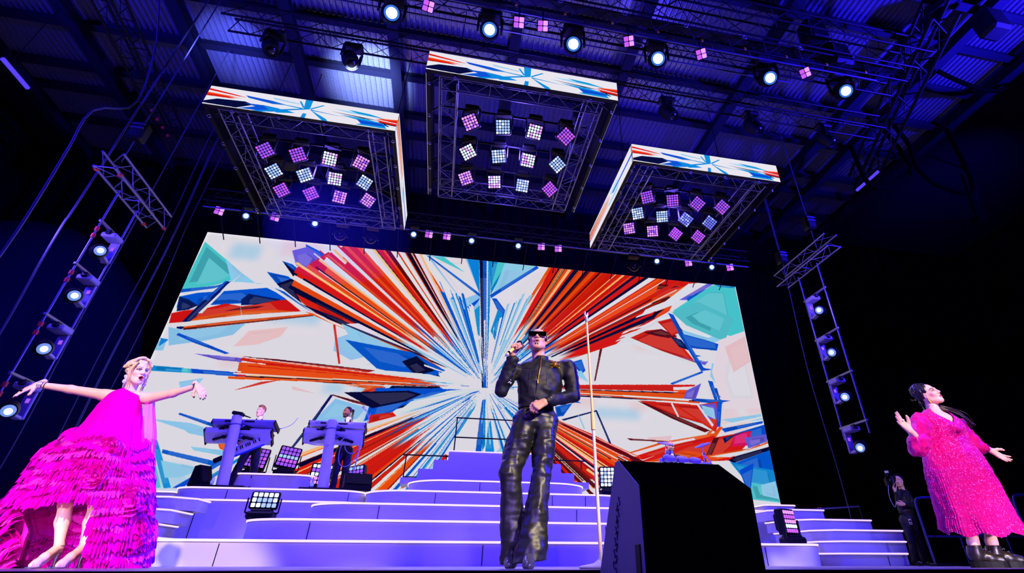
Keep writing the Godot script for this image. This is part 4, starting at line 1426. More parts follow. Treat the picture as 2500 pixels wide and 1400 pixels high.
func keyboard(called: String, label: String, p: Vector3, w: float, turn: float, m: Material, keys_tilt := 0.0) -> Node3D:
	var t := thing(called, label, "keyboard", p, "", Basis(UP, turn) * Basis(Vector3.RIGHT, keys_tilt))
	obj("case", mb().prism([Vector2(-0.19, 0.0), Vector2(-0.12, -0.05), Vector2(0.14, -0.05), Vector2(0.2, 0.0), Vector2(0.19, 0.05), Vector2(0.02, 0.055), Vector2(-0.19, 0.03)], -w / 2, w / 2, Transform3D(Basis(Vector3.BACK, Vector3.UP, Vector3.LEFT), Vector3.ZERO)).mesh(), m, t)
	obj("end_cap", mb().box(Vector3(-w / 2, 0, 0), Vector3(0.03, 0.11, 0.4), 0.012).mesh(), M.dark_metal, t)
	obj("end_cap", mb().box(Vector3(w / 2, 0, 0), Vector3(0.03, 0.11, 0.4), 0.012).mesh(), M.dark_metal, t)
	obj("white_keys", mb().box(Vector3(0, 0.045, -0.1), Vector3(w * 0.86, 0.02, 0.14), 0.004).mesh(), M.white_paint, t)
	var bk := mb()
	for k in 25:
		if k % 7 in [2, 6]:
			continue
		bk.box(Vector3(-w * 0.42 + w * 0.84 * k / 24.0, 0.06, -0.07), Vector3(0.014, 0.015, 0.08))
	obj("black_keys", bk.mesh(), M.black, t)
	obj("rear_socket", mb().box(Vector3(-w * 0.25, 0.0, 0.195), Vector3(0.12, 0.03, 0.02)).box(Vector3(w * 0.1, 0.0, 0.195), Vector3(0.2, 0.025, 0.02)).mesh(), M.black, t)
	return t


func key_stand(label: String, foot: Vector3, top: Vector3, arms: Array) -> Node3D:
	# a leaning column stand with tilting arms that carry the keyboards
	var t := thing("keyboard_stand", label, "stand", foot)
	var d := top - foot
	obj("column", mb().tube(Vector3.ZERO, d, 0.115, 0.1, 24).mesh(), M.white_paint, t)
	obj("column_cap", mb().tube(d * 0.86, d * 0.875, 0.108, 0.108, 24).mesh(), M.alu, t)
	obj("base_plate", mb().box(Vector3(0, 0.02, -0.1), Vector3(0.9, 0.04, 0.5), 0.015).mesh(), M.dark_metal, t)
	for a in arms:
		var c: Vector3 = d * float(a)
		obj("tier_hub", mb().box(c + Vector3(0, 0, -0.1), Vector3(0.34, 0.09, 0.12), 0.03).mesh(), M.alu, t)
		for s in [-1.0, 1.0]:
			var r := obj("tier_arm", mb().bar(c + Vector3(s * 0.14, 0, -0.1), c + Vector3(s * 0.46, -0.06, -0.26), 0.06, 0.05, UP, 0.012).mesh(), M.dark_metal, t)
			obj("arm_knob", mb().tube(c + Vector3(s * 0.2, -0.03, -0.1), c + Vector3(s * 0.2, -0.03, -0.03), 0.04, 0.035, 12).mesh(), M.black, r)
	return t


func cable_loop(label: String, pts: Array, r: float, m: Material) -> void:
	tag(obj("white_cable", mb().sweep(curve(pts, 26), [r], 6).mesh(), m), label, "cable", "cables of the keyboard stands")


func bottle(label: String, p: Vector3) -> void:
	var t := thing("water_bottle", label, "bottle", p, "water bottles on the keyboard deck")
	obj("bottle_body", mb().lathe([Vector2(0.001, 0), Vector2(0.034, 0.004), Vector2(0.036, 0.05), Vector2(0.033, 0.06), Vector2(0.036, 0.07), Vector2(0.036, 0.14), Vector2(0.03, 0.18), Vector2(0.014, 0.205), Vector2(0.013, 0.22)], 14).mesh(), M.bottle, t)
	obj("label_band", mb().lathe([Vector2(0.0365, 0.08), Vector2(0.0365, 0.13)], 14).mesh(), M.lens_blue, t)
	obj("cap", mb().tube(Vector3(0, 0.215, 0), Vector3(0, 0.235, 0), 0.016).mesh(), M.white_paint, t)


func floor_lamp(label: String, p: Vector3, dir: Vector3, size: float, nx: int, ny: int, keys: Array, roll := 0.0) -> void:
	var t := matrix_light(label, "square lamps standing on the risers", p, aim(Vector3.ZERO, dir, roll), size, nx, ny, keys, -(size * 0.5 * ny / nx + 0.16))
	obj("floor_base", mb().box(Vector3(0, 0.06, -0.02), Vector3(size * 0.95, 0.12, 0.3), 0.03).box(Vector3(0, 0.13, -0.02), Vector3(size * 0.7, 0.05, 0.24), 0.02).mesh(), M.black, t)


func band_gear() -> void:
	var bm := mk("bottle", Color(0.85, 0.9, 1.0, 0.35), 0.05)
	bm.transparency = BaseMaterial3D.TRANSPARENCY_ALPHA
	# left player: leaning column, two tiers
	key_stand("left keyboard stand, pale leaning column in front of the fair haired man", Vector3(-4.4, 1.33, -12.5), Vector3(-4.58, 2.76, -12.6), [0.72, 0.87])
	keyboard("stage_keyboard", "lower wide keyboard on the left stand, tipped up showing its pale underside", Vector3(-4.5, 2.38, -12.85), 1.36, -0.06, M.white_paint, -0.75)
	keyboard("stage_keyboard", "upper keyboard on the left stand under the fair haired man's arms", Vector3(-4.42, 2.6, -12.82), 1.3, -0.1, M.lilac if M.has("lilac") else mk("lilac", Color(0.55, 0.5, 0.75), 0.4), -0.35)
	var sh := thing("tray_wing", "pale upswept tray wing at the right end of the upper left keyboard", "tray", Vector3(-3.82, 2.6, -12.95))
	obj("wing_blade", mb().sweep(curve([Vector3.ZERO, Vector3(0.15, 0.03, 0), Vector3(0.3, 0.12, 0), Vector3(0.38, 0.26, 0)], 14), [0.03, 0.03, 0.028, 0.02, 0.012], 8, 0.4).mesh(), M.white_paint, sh)
	obj("wing_clamp", mb().box(Vector3(-0.02, -0.02, 0), Vector3(0.08, 0.05, 0.1), 0.015).mesh(), M.dark_metal, sh)
	var px := thing("control_pad", "small black control box on top of the left column", "controller", Vector3(-4.58, 2.77, -12.6), "", Basis(Vector3.BACK, -0.12))
	obj("pad_body", mb().box(Vector3(0, 0.04, 0), Vector3(0.22, 0.07, 0.18), 0.015).mesh(), M.black, px)
	obj("cable_plug", mb().tube(Vector3(0.1, 0.03, 0), Vector3(0.28, 0.0, 0.02), 0.016, 0.01).mesh(), M.dark_metal, px)
	# right player
	key_stand("right keyboard stand, pale upright column in front of the man with braids", Vector3(-2.47, 1.33, -12.5), Vector3(-2.61, 2.76, -12.6), [0.76, 0.9])
	keyboard("stage_keyboard", "lower keyboard on the right stand with a bright pale underside", Vector3(-2.54, 2.44, -12.82), 1.28, 0.03, M.white_paint, -0.75)
	keyboard("stage_keyboard", "upper pale keyboard on the right stand in front of the man with braids", Vector3(-2.5, 2.67, -12.82), 1.2, 0.0, M.white_paint, -0.2)
	var tm := mb()
	tm.box(Vector3.ZERO, Vector3(0.01, 0.01, 0.01))
	for q in [["UCT", -0.42, 0.035], ["ord", 0.12, 0.05]]:
		var tx := TextMesh.new()
		tx.text = q[0]
		tx.font_size = 16
		tx.pixel_size = float(q[2]) / 12.0
		tx.depth = 0.004
		var kb: Node3D = get_node("stage_keyboard_003")
		obj("lettering", tx, M.black, kb, at(Vector3(q[1], 0.0, 0.2)))
	cable_loop("white cable looping low from the middle of the right keyboard stand", [Vector3(-2.32, 2.42, -12.8), Vector3(-2.35, 2.17, -12.75), Vector3(-2.32, 1.94, -12.75), Vector3(-2.22, 1.84, -12.75), Vector3(-2.08, 1.88, -12.75), Vector3(-1.96, 2.12, -12.8), Vector3(-1.90, 2.42, -12.9)], 0.009, M.pale_cable)
	cable_loop("white cable hanging in a shallow loop right of the right keyboard stand", [Vector3(-2.27, 2.47, -12.8), Vector3(-2.26, 2.24, -12.78), Vector3(-2.14, 2.12, -12.78), Vector3(-2.00, 2.17, -12.8), Vector3(-1.92, 2.52, -12.85), Vector3(-1.92, 2.72, -12.9)], 0.008, M.pale_cable)
	cable_loop("tangled cable sagging across the right column", [Vector3(-3.17, 2.62, -12.75), Vector3(-3.12, 2.37, -12.65), Vector3(-2.94, 2.22, -12.4), Vector3(-2.67, 2.20, -12.4), Vector3(-2.42, 2.27, -12.55), Vector3(-2.27, 2.47, -12.75)], 0.01, M.pale_cable)
	var mc := thing("vocal_mic_stand", "thin white microphone stand right of the man with braids", "microphone stand", Vector3(-2.0, 1.33, -12.75))
	obj("foot", mb().lathe([Vector2(0.001, 0), Vector2(0.12, 0), Vector2(0.12, 0.015), Vector2(0.02, 0.03)], 18).mesh(), M.black, mc)
	obj("pole", mb().tube(Vector3(0, 0.02, 0), Vector3(0.1, 1.4, -0.05), 0.014).tube(Vector3(0.1, 1.4, -0.05), Vector3(0.14, 1.68, -0.05), 0.008).mesh(), M.white_paint, mc)
	obj("clip", mb().tube(Vector3(0.12, 1.55, -0.05), Vector3(0.06, 1.72, -0.05), 0.01).mesh(), M.white_paint, mc)
	var hm := thing("clip_microphone", "small white microphone on the stand by the man with braids", "microphone", Vector3(-1.96, 3.05, -12.8))
	obj("mic_body", mb().tube(Vector3.ZERO, Vector3(-0.07, 0.07, 0), 0.016, 0.022, 12).mesh(), M.white_paint, hm)
	obj("mic_head", mb().lathe([Vector2(0.001, -0.03), Vector2(0.025, -0.02), Vector2(0.03, 0.005), Vector2(0.02, 0.03), Vector2(0.001, 0.035)], 12, at(Vector3(-0.085, 0.085, 0))).mesh(), M.chrome, hm)
	bottle("water bottle at the foot of the left column", Vector3(-4.6, 1.33, -12.5))
	bottle("water bottle in front of the square lamp left of the right column", Vector3(-2.7, 1.33, -12.5))
	var w := thing("stage_monitor", "small black wedge monitor on the deck at the foot of the man with braids", "speaker", Vector3(-1.82, 1.33, -12.6), "", Basis(UP, 0.25))
	obj("monitor_case", mb().prism([Vector2(-0.2, 0), Vector2(0.2, 0), Vector2(0.23, 0.1), Vector2(0.0, 0.36), Vector2(-0.14, 0.34)], -0.28, 0.28, Transform3D(Basis(Vector3.BACK, Vector3.UP, Vector3.LEFT), Vector3.ZERO)).mesh(), M.black, w)
	obj("grille", mb().bar(Vector3(0, 0.13, 0.225), Vector3(0, 0.335, 0.035), 0.5, 0.012).mesh(), M.dark_metal, w)
	var w2 := thing("stage_monitor", "small black monitor standing on the deck left of the left keyboard stand", "speaker", Vector3(-4.87, 1.33, -12.6), "", Basis(UP, 1.0))
	obj("monitor_case", mb().prism([Vector2(-0.16, 0), Vector2(0.2, 0), Vector2(0.21, 0.08), Vector2(0.02, 0.42), Vector2(-0.12, 0.4)], -0.13, 0.13, Transform3D(Basis(Vector3.BACK, Vector3.UP, Vector3.LEFT), Vector3.ZERO)).mesh(), M.black, w2)
	obj("grille", mb().bar(Vector3(0, 0.1, 0.21), Vector3(0, 0.39, 0.045), 0.22, 0.012).mesh(), M.dark_metal, w2)
	# square lamps standing on the risers
	var eye := Vector3(0, 0.1, 0)
	floor_lamp("purple lit square lamp on the cream block right of the fair haired man", Vector3(-3.52, 1.69, -13.35), Vector3(0.3, 0.12, 1), 0.46, 5, 5, ["lens_purple", "lens_magenta", "lens_ice", "lens_purple", "lens_purple"], -0.12)
	floor_lamp("magenta lit square lamp seen between the legs of the fair haired man", Vector3(-4.25, 1.69, -13.6), Vector3(0.25, 0.2, 1), 0.46, 5, 5, ["lens_purple", "lens_magenta"], -0.1)
	floor_lamp("white and pink lit square lamp left of the right keyboard column", Vector3(-2.72, 1.33, -13.2), Vector3(0.2, 0.05, 1), 0.46, 5, 5, ["lens_pink", "lens_pink", "lens_white", "lens_purple", "lens_white"], -0.05)
	floor_lamp("white lit square lamp half hidden by the small monitor at the braided man's feet", Vector3(-2.02, 1.33, -13.3), Vector3(-0.3, 0.1, 1), 0.46, 5, 5, ["lens_ice", "lens_white", "lens_pink", "lens_purple", "lens_ice"], 0.15)
	floor_lamp("white lit square lamp on the second step of the staircase, left side", Vector3(-2.93, 0.65, -10.4), Vector3(0.2, 0.05, 1), 0.44, 5, 3, ["lens_white", "lens_ice"], 0.0)
	floor_lamp("white lit square lamp on the riser left of the big black monitor", Vector3(3.62, 1.3, -11.95), Vector3(-0.25, 0.0, 1), 0.44, 5, 5, ["lens_white", "lens_ice"], 0.0)
	floor_lamp("pink and white lit square lamp on the low step right of the black monitor", Vector3(6.35, 0.325, -9.6), Vector3(0.5, 0.05, 1), 0.42, 5, 5, ["lens_magenta", "lens_white", "lens_pink", "lens_magenta", "lens_pink"], 0.0)
	# electronic drum kit on the right deck
	var kit := thing("drum_pad_rack", "violet electronic drum pads on a white rack before the bald drummer", "drum kit", Vector3(5.75, 1.33, -12.75))
	obj("rack_bar", mb().tube(Vector3(-0.55, 0.88, 0), Vector3(0.8, 0.85, 0), 0.022).mesh(), M.white_paint, kit)
	for x in [-0.55, 0.8]:
		obj("rack_leg", mb().tube(Vector3(x, 0, 0), Vector3(x, 0.92, 0), 0.022).mesh(), M.white_paint, kit)
	for k in 3:
		obj("drum_pad", mb().lathe([Vector2(0.001, -0.05), Vector2(0.14, -0.05), Vector2(0.155, -0.03), Vector2(0.155, 0.02), Vector2(0.14, 0.035), Vector2(0.001, 0.04)], 22, Transform3D(Basis(Vector3.RIGHT, 0.45), Vector3(-0.3 + 0.34 * k, 0.95 - 0.02 * k, 0.02))).mesh(), M.lilac, kit)
		obj("pad_clamp", mb().box(Vector3(-0.5 + 0.4 * k, 0.88, 0.05), Vector3(0.07, 0.1, 0.08), 0.015).mesh(), M.chrome, kit)
	for q in [[5.39, 2.62, "left, level with the drummer's eyes", 0.06, 0.3], [6.4, 2.62, "right, tilted towards the drummer", -0.35, 0.15]]:
		var c := thing("cymbal", "electronic cymbal pad on a stand at the drummer's %s" % q[2], "cymbal", Vector3(q[0], 1.33, -12.75))
		var h: float = q[1] - 1.33
		obj("stand", mb().tube(Vector3(0, 0.0, 0), Vector3(0, h, 0), 0.014).tube(Vector3(0.0, h - 0.22, 0), Vector3(0.3 if q[0] > 6 else 0.08, 0.7, 0.0), 0.014).mesh(), M.white_paint, c)
		obj("stand_joint", mb().box(Vector3(0, h - 0.22, 0), Vector3(0.06, 0.08, 0.06), 0.015).mesh(), M.chrome, c)
		var tilt := Transform3D(Basis(Vector3.BACK, -float(q[3])) * Basis(Vector3.RIGHT, float(q[4])), Vector3(0, h, 0))
		obj("pad_disc", mb().lathe([Vector2(0.001, -0.012), Vector2(0.2, -0.02), Vector2(0.205, -0.01), Vector2(0.19, 0.0), Vector2(0.06, 0.02), Vector2(0.04, 0.035), Vector2(0.001, 0.04)], 28, tilt).mesh(), M.lilac, c)
		obj("under_ring", mb().lathe([Vector2(0.1, -0.022), Vector2(0.18, -0.026)], 28, tilt).mesh(), M.white_paint, c)


# ---------------------------------------------------------------- things nearest the camera
func front_gear() -> void:
	# big wedge monitor seen from behind
	var t := thing("wedge_monitor", "big black wedge monitor at the stage edge seen from behind, violet lit left side", "speaker", Vector3(1.24, -0.07, -2.6))
	var pr := [Vector2(0.0, 0.0), Vector2(0.0, 0.425), Vector2(0.3, 0.585), Vector2(0.36, 0.585), Vector2(0.8, 0.0)]
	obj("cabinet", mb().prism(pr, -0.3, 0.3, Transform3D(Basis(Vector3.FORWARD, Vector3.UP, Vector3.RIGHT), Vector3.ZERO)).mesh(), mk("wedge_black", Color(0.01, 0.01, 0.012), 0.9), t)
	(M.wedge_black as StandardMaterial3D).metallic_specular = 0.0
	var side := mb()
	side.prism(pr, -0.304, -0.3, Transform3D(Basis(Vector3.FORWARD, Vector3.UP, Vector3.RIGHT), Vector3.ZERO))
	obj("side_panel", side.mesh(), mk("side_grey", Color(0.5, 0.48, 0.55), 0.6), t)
	obj("grille", mb().bar(Vector3(0, 0.565, -0.39), Vector3(0, 0.02, -0.81), 0.56, 0.02, Vector3(0, 0.6, 0.8)).mesh(), M.dark_metal, t)
	obj("handle_slot", mb().box(Vector3(-0.305, 0.1, -0.07), Vector3(0.008, 0.16, 0.07), 0.003).mesh(), M.black, t)
	# worn dark script painted down the side
	var scr := mb()
	var gr := RandomNumberGenerator.new()
	gr.seed = 11
	var pts := []
	for k in 90:
		var f := k / 89.0
		pts.append(Vector3(-0.3055, 0.4 - 0.34 * f + 0.012 * sin(k * 0.9), -0.33 - 0.13 * f + 0.02 * sin(k * 0.45) + 0.012 * cos(k * 1.3)))
	scr.sweep(curve(pts, 260), [0.004], 5, 0.4)
	obj("painted_script", scr.mesh(), mk("script_paint", Color(0.16, 0.1, 0.3), 0.7), t)
	# the microphone stand beside the singer
	var s := thing("straight_mic_stand", "tall cream straight microphone stand with a domed round base right of the singer", "microphone stand", Vector3(1.14, 0, -4.05))
	obj("round_base", mb().lathe([Vector2(0.001, 0), Vector2(0.15, 0), Vector2(0.155, 0.008), Vector2(0.15, 0.018), Vector2(0.05, 0.035), Vector2(0.018, 0.06), Vector2(0.015, 0.1)], 32).mesh(), M.cream, s)
	obj("lower_tube", mb().tube(Vector3(0.0, 0.05, 0), Vector3(-0.025, 0.95, 0), 0.0135, 0.0125, 16).mesh(), mk("stand_cream", Color(0.98, 0.92, 0.66), 0.5), s)
	obj("height_grip", mb().tube(Vector3(-0.024, 0.93, 0), Vector3(-0.028, 1.06, 0), 0.019, 0.016, 16).mesh(), M.brass if M.has("brass") else mk("brass", Color(0.95, 0.86, 0.45), 0.5), s)
	obj("upper_tube", mb().tube(Vector3(-0.027, 1.05, 0), Vector3(-0.055, 1.87, 0), 0.0105, 0.0095, 14).mesh(), M.brass, s)
	obj("mic_clip", mb().tube(Vector3(-0.055, 1.85, 0), Vector3(-0.056, 1.895, 0), 0.014, 0.014, 12).box(Vector3(-0.056, 1.905, 0), Vector3(0.03, 0.03, 0.024), 0.006, Basis(Vector3.BACK, 0.4)).box(Vector3(-0.068, 1.93, 0), Vector3(0.01, 0.035, 0.024), 0.003).box(Vector3(-0.044, 1.925, 0), Vector3(0.01, 0.03, 0.024), 0.003).mesh(), M.chrome, s)
	# barrier rails at the right edge of the stage
	for k in 3:
		var x: float = [8.55, 9.15, 9.8][k]
		var z: float = [-8.3, -8.0, -7.6][k]
		var b := thing("barrier_rail", "blue lit tubular barrier frame, %s behind the woman in pleated pink" % ["left one", "middle one", "right one"][k], "barrier", Vector3(x, 0, z), "tubular barriers")
		var w := 1.15
		obj("frame_tube", mb().sweep(curve([Vector3(-w / 2, 0.02, 0), Vector3(-w / 2, 0.6, 0), Vector3(-w / 2 + 0.02, 0.92, 0), Vector3(-w / 2 + 0.14, 1.0, 0), Vector3(0, 1.0, 0), Vector3(w / 2 - 0.14, 1.0, 0), Vector3(w / 2 - 0.02, 0.92, 0), Vector3(w / 2, 0.6, 0), Vector3(w / 2, 0.02, 0)], 60), [0.02], 8).mesh(), M.barrier if M.has("barrier") else mk("barrier", Color(0.2, 0.22, 0.4), 0.35, 0.6), b)
		obj("cross_tube", mb().tube(Vector3(-w / 2, 0.42, 0), Vector3(w / 2, 0.42, 0), 0.015).mesh(), M.barrier, b)
		obj("foot_plate", mb().box(Vector3(0, 0.02, 0), Vector3(w + 0.1, 0.04, 0.16), 0.01).mesh(), M.dark_metal, b)
		obj("post", mb().tube(Vector3(0.1, 0.04, 0), Vector3(0.1, 0.42, 0), 0.014).mesh(), M.barrier, b)
	var pk := thing("guard_rail", "thin grey rail running behind the right side stair with two red clamps", "railing", Vector3(8.0, 0, -11.5))
	obj("rail", mb().tube(Vector3(-0.6, 1.02, 0), Vector3(1.0, 1.1, 0.6), 0.016).mesh(), M.alu, pk)
	obj("post", mb().tube(Vector3(-0.6, 0, 0), Vector3(-0.6, 1.02, 0), 0.014).mesh(), M.dark_metal, pk)
	obj("post", mb().tube(Vector3(1.0, 0, 0.6), Vector3(1.0, 1.1, 0.6), 0.014).mesh(), M.dark_metal, pk)
	for k in 2:
		obj("clamp", mb().box(Vector3(0.2 + 0.06 * k, 1.05, 0.3), Vector3(0.03, 0.09, 0.04), 0.008).mesh(), M.red_tape, pk)


# ---------------------------------------------------------------- soft shapes: a field of tapered capsules and ellipsoids, meshed as surface nets
class Field:
	var prims := []
	var f := PackedFloat32Array()
	var lo: Vector3
	var nx := 0
	var ny := 0
	var nz := 0
	var h := 0.01

	func cap(a: Vector3, b: Vector3, ra: float, rb := -1.0, k := 0.02) -> Field:
		prims.append([0, a, b, ra, ra if rb < 0 else rb, k, false])
		return self

	func limb(pts: Array, rad: Array, k := 0.02) -> Field:
		for i in pts.size() - 1:
			cap(pts[i], pts[i + 1], rad[i], rad[i + 1], k)
		return self

	func ell(c: Vector3, r: Vector3, k := 0.02, b := Basis(), sub := false) -> Field:
		prims.append([1, c, r, b.inverse(), maxf(r.x, maxf(r.y, r.z)), k, sub])
		return self

	func carve(c: Vector3, r: Vector3, k := 0.01, b := Basis()) -> Field:
		return ell(c, r, k, b, true)

	func build(cell: float) -> Field:
		h = cell
		var a := Vector3.INF
		var b := -Vector3.INF
		for p in prims:
			if p[6]:
				continue
			if p[0] == 0:
				a = a.min(p[1] - Vector3.ONE * p[3]).min(p[2] - Vector3.ONE * p[4])
				b = b.max(p[1] + Vector3.ONE * p[3]).max(p[2] + Vector3.ONE * p[4])
			else:
				a = a.min(p[1] - Vector3.ONE * p[4])
				b = b.max(p[1] + Vector3.ONE * p[4])
		lo = a - Vector3.ONE * (h * 3.0 + 0.012)
		var n := (b - lo) / h
		nx = int(n.x) + 6
		ny = int(n.y) + 6
		nz = int(n.z) + 6
		f.resize(nx * ny * nz)
		f.fill(1.0)
		for p in prims:
			lay(p)
		return self

	func lay(p: Array) -> void:
		var k: float = p[5]
		var kind: int = p[0]
		var sub: bool = p[6]
		var a: Vector3 = p[1]
		var mn: Vector3
		var mx: Vector3
		var ra := 0.0
		var dr := 0.0
		var ab := Vector3.ZERO
		var inv := 0.0
		var bi := Basis()
		var r := Vector3.ONE
		if kind == 0:
			var b: Vector3 = p[2]
			ra = p[3]
			dr = float(p[4]) - ra
			ab = b - a
			inv = 1.0 / maxf(ab.length_squared(), 1e-9)
			mn = (a - Vector3.ONE * ra).min(b - Vector3.ONE * float(p[4]))
			mx = (a + Vector3.ONE * ra).max(b + Vector3.ONE * float(p[4]))
		else:
			r = p[2]
			bi = p[3]
			mn = a - Vector3.ONE * float(p[4])
			mx = a + Vector3.ONE * float(p[4])
		var m := k + h * 3.0
		var i0 := maxi(0, int((mn.x - m - lo.x) / h))
		var i1 := mini(nx - 1, int((mx.x + m - lo.x) / h) + 1)
		var j0 := maxi(0, int((mn.y - m - lo.y) / h))
		var j1 := mini(ny - 1, int((mx.y + m - lo.y) / h) + 1)
		var k0 := maxi(0, int((mn.z - m - lo.z) / h))
		var k1 := mini(nz - 1, int((mx.z + m - lo.z) / h) + 1)
		var r2 := r * r
		for z in range(k0, k1 + 1):
			for y in range(j0, j1 + 1):
				var at := (z * ny + y) * nx
				var q := lo + Vector3(0, y, z) * h - a
				for x in range(i0, i1 + 1):
					q.x = lo.x + x * h - a.x
					var d: float
					if kind == 0:
						var t := clampf(q.dot(ab) * inv, 0.0, 1.0)
						d = (q - ab * t).length() - ra - dr * t
					else:
						var w := bi * q
						var l0 := (w / r).length()
						var l1 := (w / r2).length()
						d = l0 * (l0 - 1.0) / l1 if l1 > 1e-6 else -r.x
					var o := f[at + x]
					if sub:
						d = -d
						var e := maxf(k - absf(o - d), 0.0) / k
						f[at + x] = maxf(o, d) + e * e * k * 0.25
					else:
						var e := maxf(k - absf(o - d), 0.0) / k
						f[at + x] = minf(o, d) - e * e * k * 0.25

	func cut(point: Vector3, nrm: Vector3) -> Field:  # removes what lies on the nrm side
		for z in nz:
			for y in ny:
				for x in nx:
					var i := (z * ny + y) * nx + x
					if f[i] < 0.1:
						f[i] = maxf(f[i], (lo + Vector3(x, y, z) * h - point).dot(nrm))
		return self

	func wrinkle(noise: FastNoiseLite, amp: float, scale: Vector3) -> Field:
		for z in nz:
			for y in ny:
				for x in nx:
					var i := (z * ny + y) * nx + x
					if absf(f[i]) < amp + h * 3.0:
						var p := (lo + Vector3(x, y, z) * h) * scale
						f[i] += amp * noise.get_noise_3dv(p)
		return self

	func net(m: MB, xf := Transform3D(), paint: Variant = null) -> void:
		var id := PackedInt32Array()
		id.resize(f.size())
		id.fill(-1)
		var sy := nx
		var sz := nx * ny
		var off := [0, 1, sy, sy + 1, sz, sz + 1, sz + sy, sz + sy + 1]
		var lim := h * 2.6
		for z in nz - 1:
			for y in ny - 1:
				var row := z * sz + y * sy
				for x in nx - 1:
					var i := row + x
					if absf(f[i]) > lim:
						continue
					var v := [f[i], f[i + 1], f[i + sy], f[i + sy + 1], f[i + sz], f[i + sz + 1], f[i + sz + sy], f[i + sz + sy + 1]]
					var inside := 0
					for q in v:
						if q < 0.0:
							inside += 1
					if inside == 0 or inside == 8:
						continue
					var s := Vector3.ZERO
					var c := 0
					for e in [[0, 1], [2, 3], [4, 5], [6, 7], [0, 2], [1, 3], [4, 6], [5, 7], [0, 4], [1, 5], [2, 6], [3, 7]]:
						var a: float = v[e[0]]
						var b: float = v[e[1]]
						if (a < 0.0) != (b < 0.0):
							var t := a / (a - b)
							var p0: int = e[0]
							var p1: int = e[1]
							s += Vector3(p0 & 1, (p0 >> 1) & 1, p0 >> 2).lerp(Vector3(p1 & 1, (p1 >> 1) & 1, p1 >> 2), t)
							c += 1
					var p := lo + (Vector3(x, y, z) + s / c) * h
					var g := Vector3(v[1] + v[3] + v[5] + v[7] - v[0] - v[2] - v[4] - v[6], v[2] + v[3] + v[6] + v[7] - v[0] - v[1] - v[4] - v[5], v[4] + v[5] + v[6] + v[7] - v[0] - v[1] - v[2] - v[3]).normalized()
					if paint != null:
						m.tint = paint.call(p)
					id[i] = m.put(xf * p, (xf.basis * g).normalized())
		for z in range(1, nz - 1):
			for y in range(1, ny - 1):
				for x in range(1, nx - 1):
					var i := z * sz + y * sy + x
					var a := f[i]
					if absf(a) > lim:
						continue
					if (a < 0.0) != (f[i + 1] < 0.0):
						face(m, id[i - sy - sz], id[i - sz], id[i], id[i - sy])
					if (a < 0.0) != (f[i + sy] < 0.0):
						face(m, id[i - 1 - sz], id[i - sz], id[i], id[i - 1])
					if (a < 0.0) != (f[i + sz] < 0.0):
						face(m, id[i - 1 - sy], id[i - sy], id[i], id[i - 1])

	func face(m: MB, a: int, b: int, c: int, d: int) -> void:
		if a < 0 or b < 0 or c < 0 or d < 0:
			return
		var nn := (m.v[b] - m.v[a]).cross(m.v[c] - m.v[a])
		if nn.dot(m.n[a] + m.n[c]) > 0:
			m.ix.append_array([a, c, b, a, d, c])
		else:
			m.ix.append_array([a, b, c, a, c, d])


func fld() -> Field:
	return Field.new()


func fnoise(freq: float, seed_ := 3, oct := 2) -> FastNoiseLite:
	var n := FastNoiseLite.new()
	n.seed = seed_
	n.frequency = freq
	n.fractal_octaves = oct
	return n


func lin(c: Color) -> Color:
	return c.srgb_to_linear()


func pose(p: Vector3, fwd: Vector3, tilt := 0.0, up := UP) -> Transform3D:
	var z := fwd.normalized()
	var x := up.cross(z).normalized()
	return Transform3D(Basis(x, z.cross(x), z) * Basis(Vector3.BACK, tilt), p)


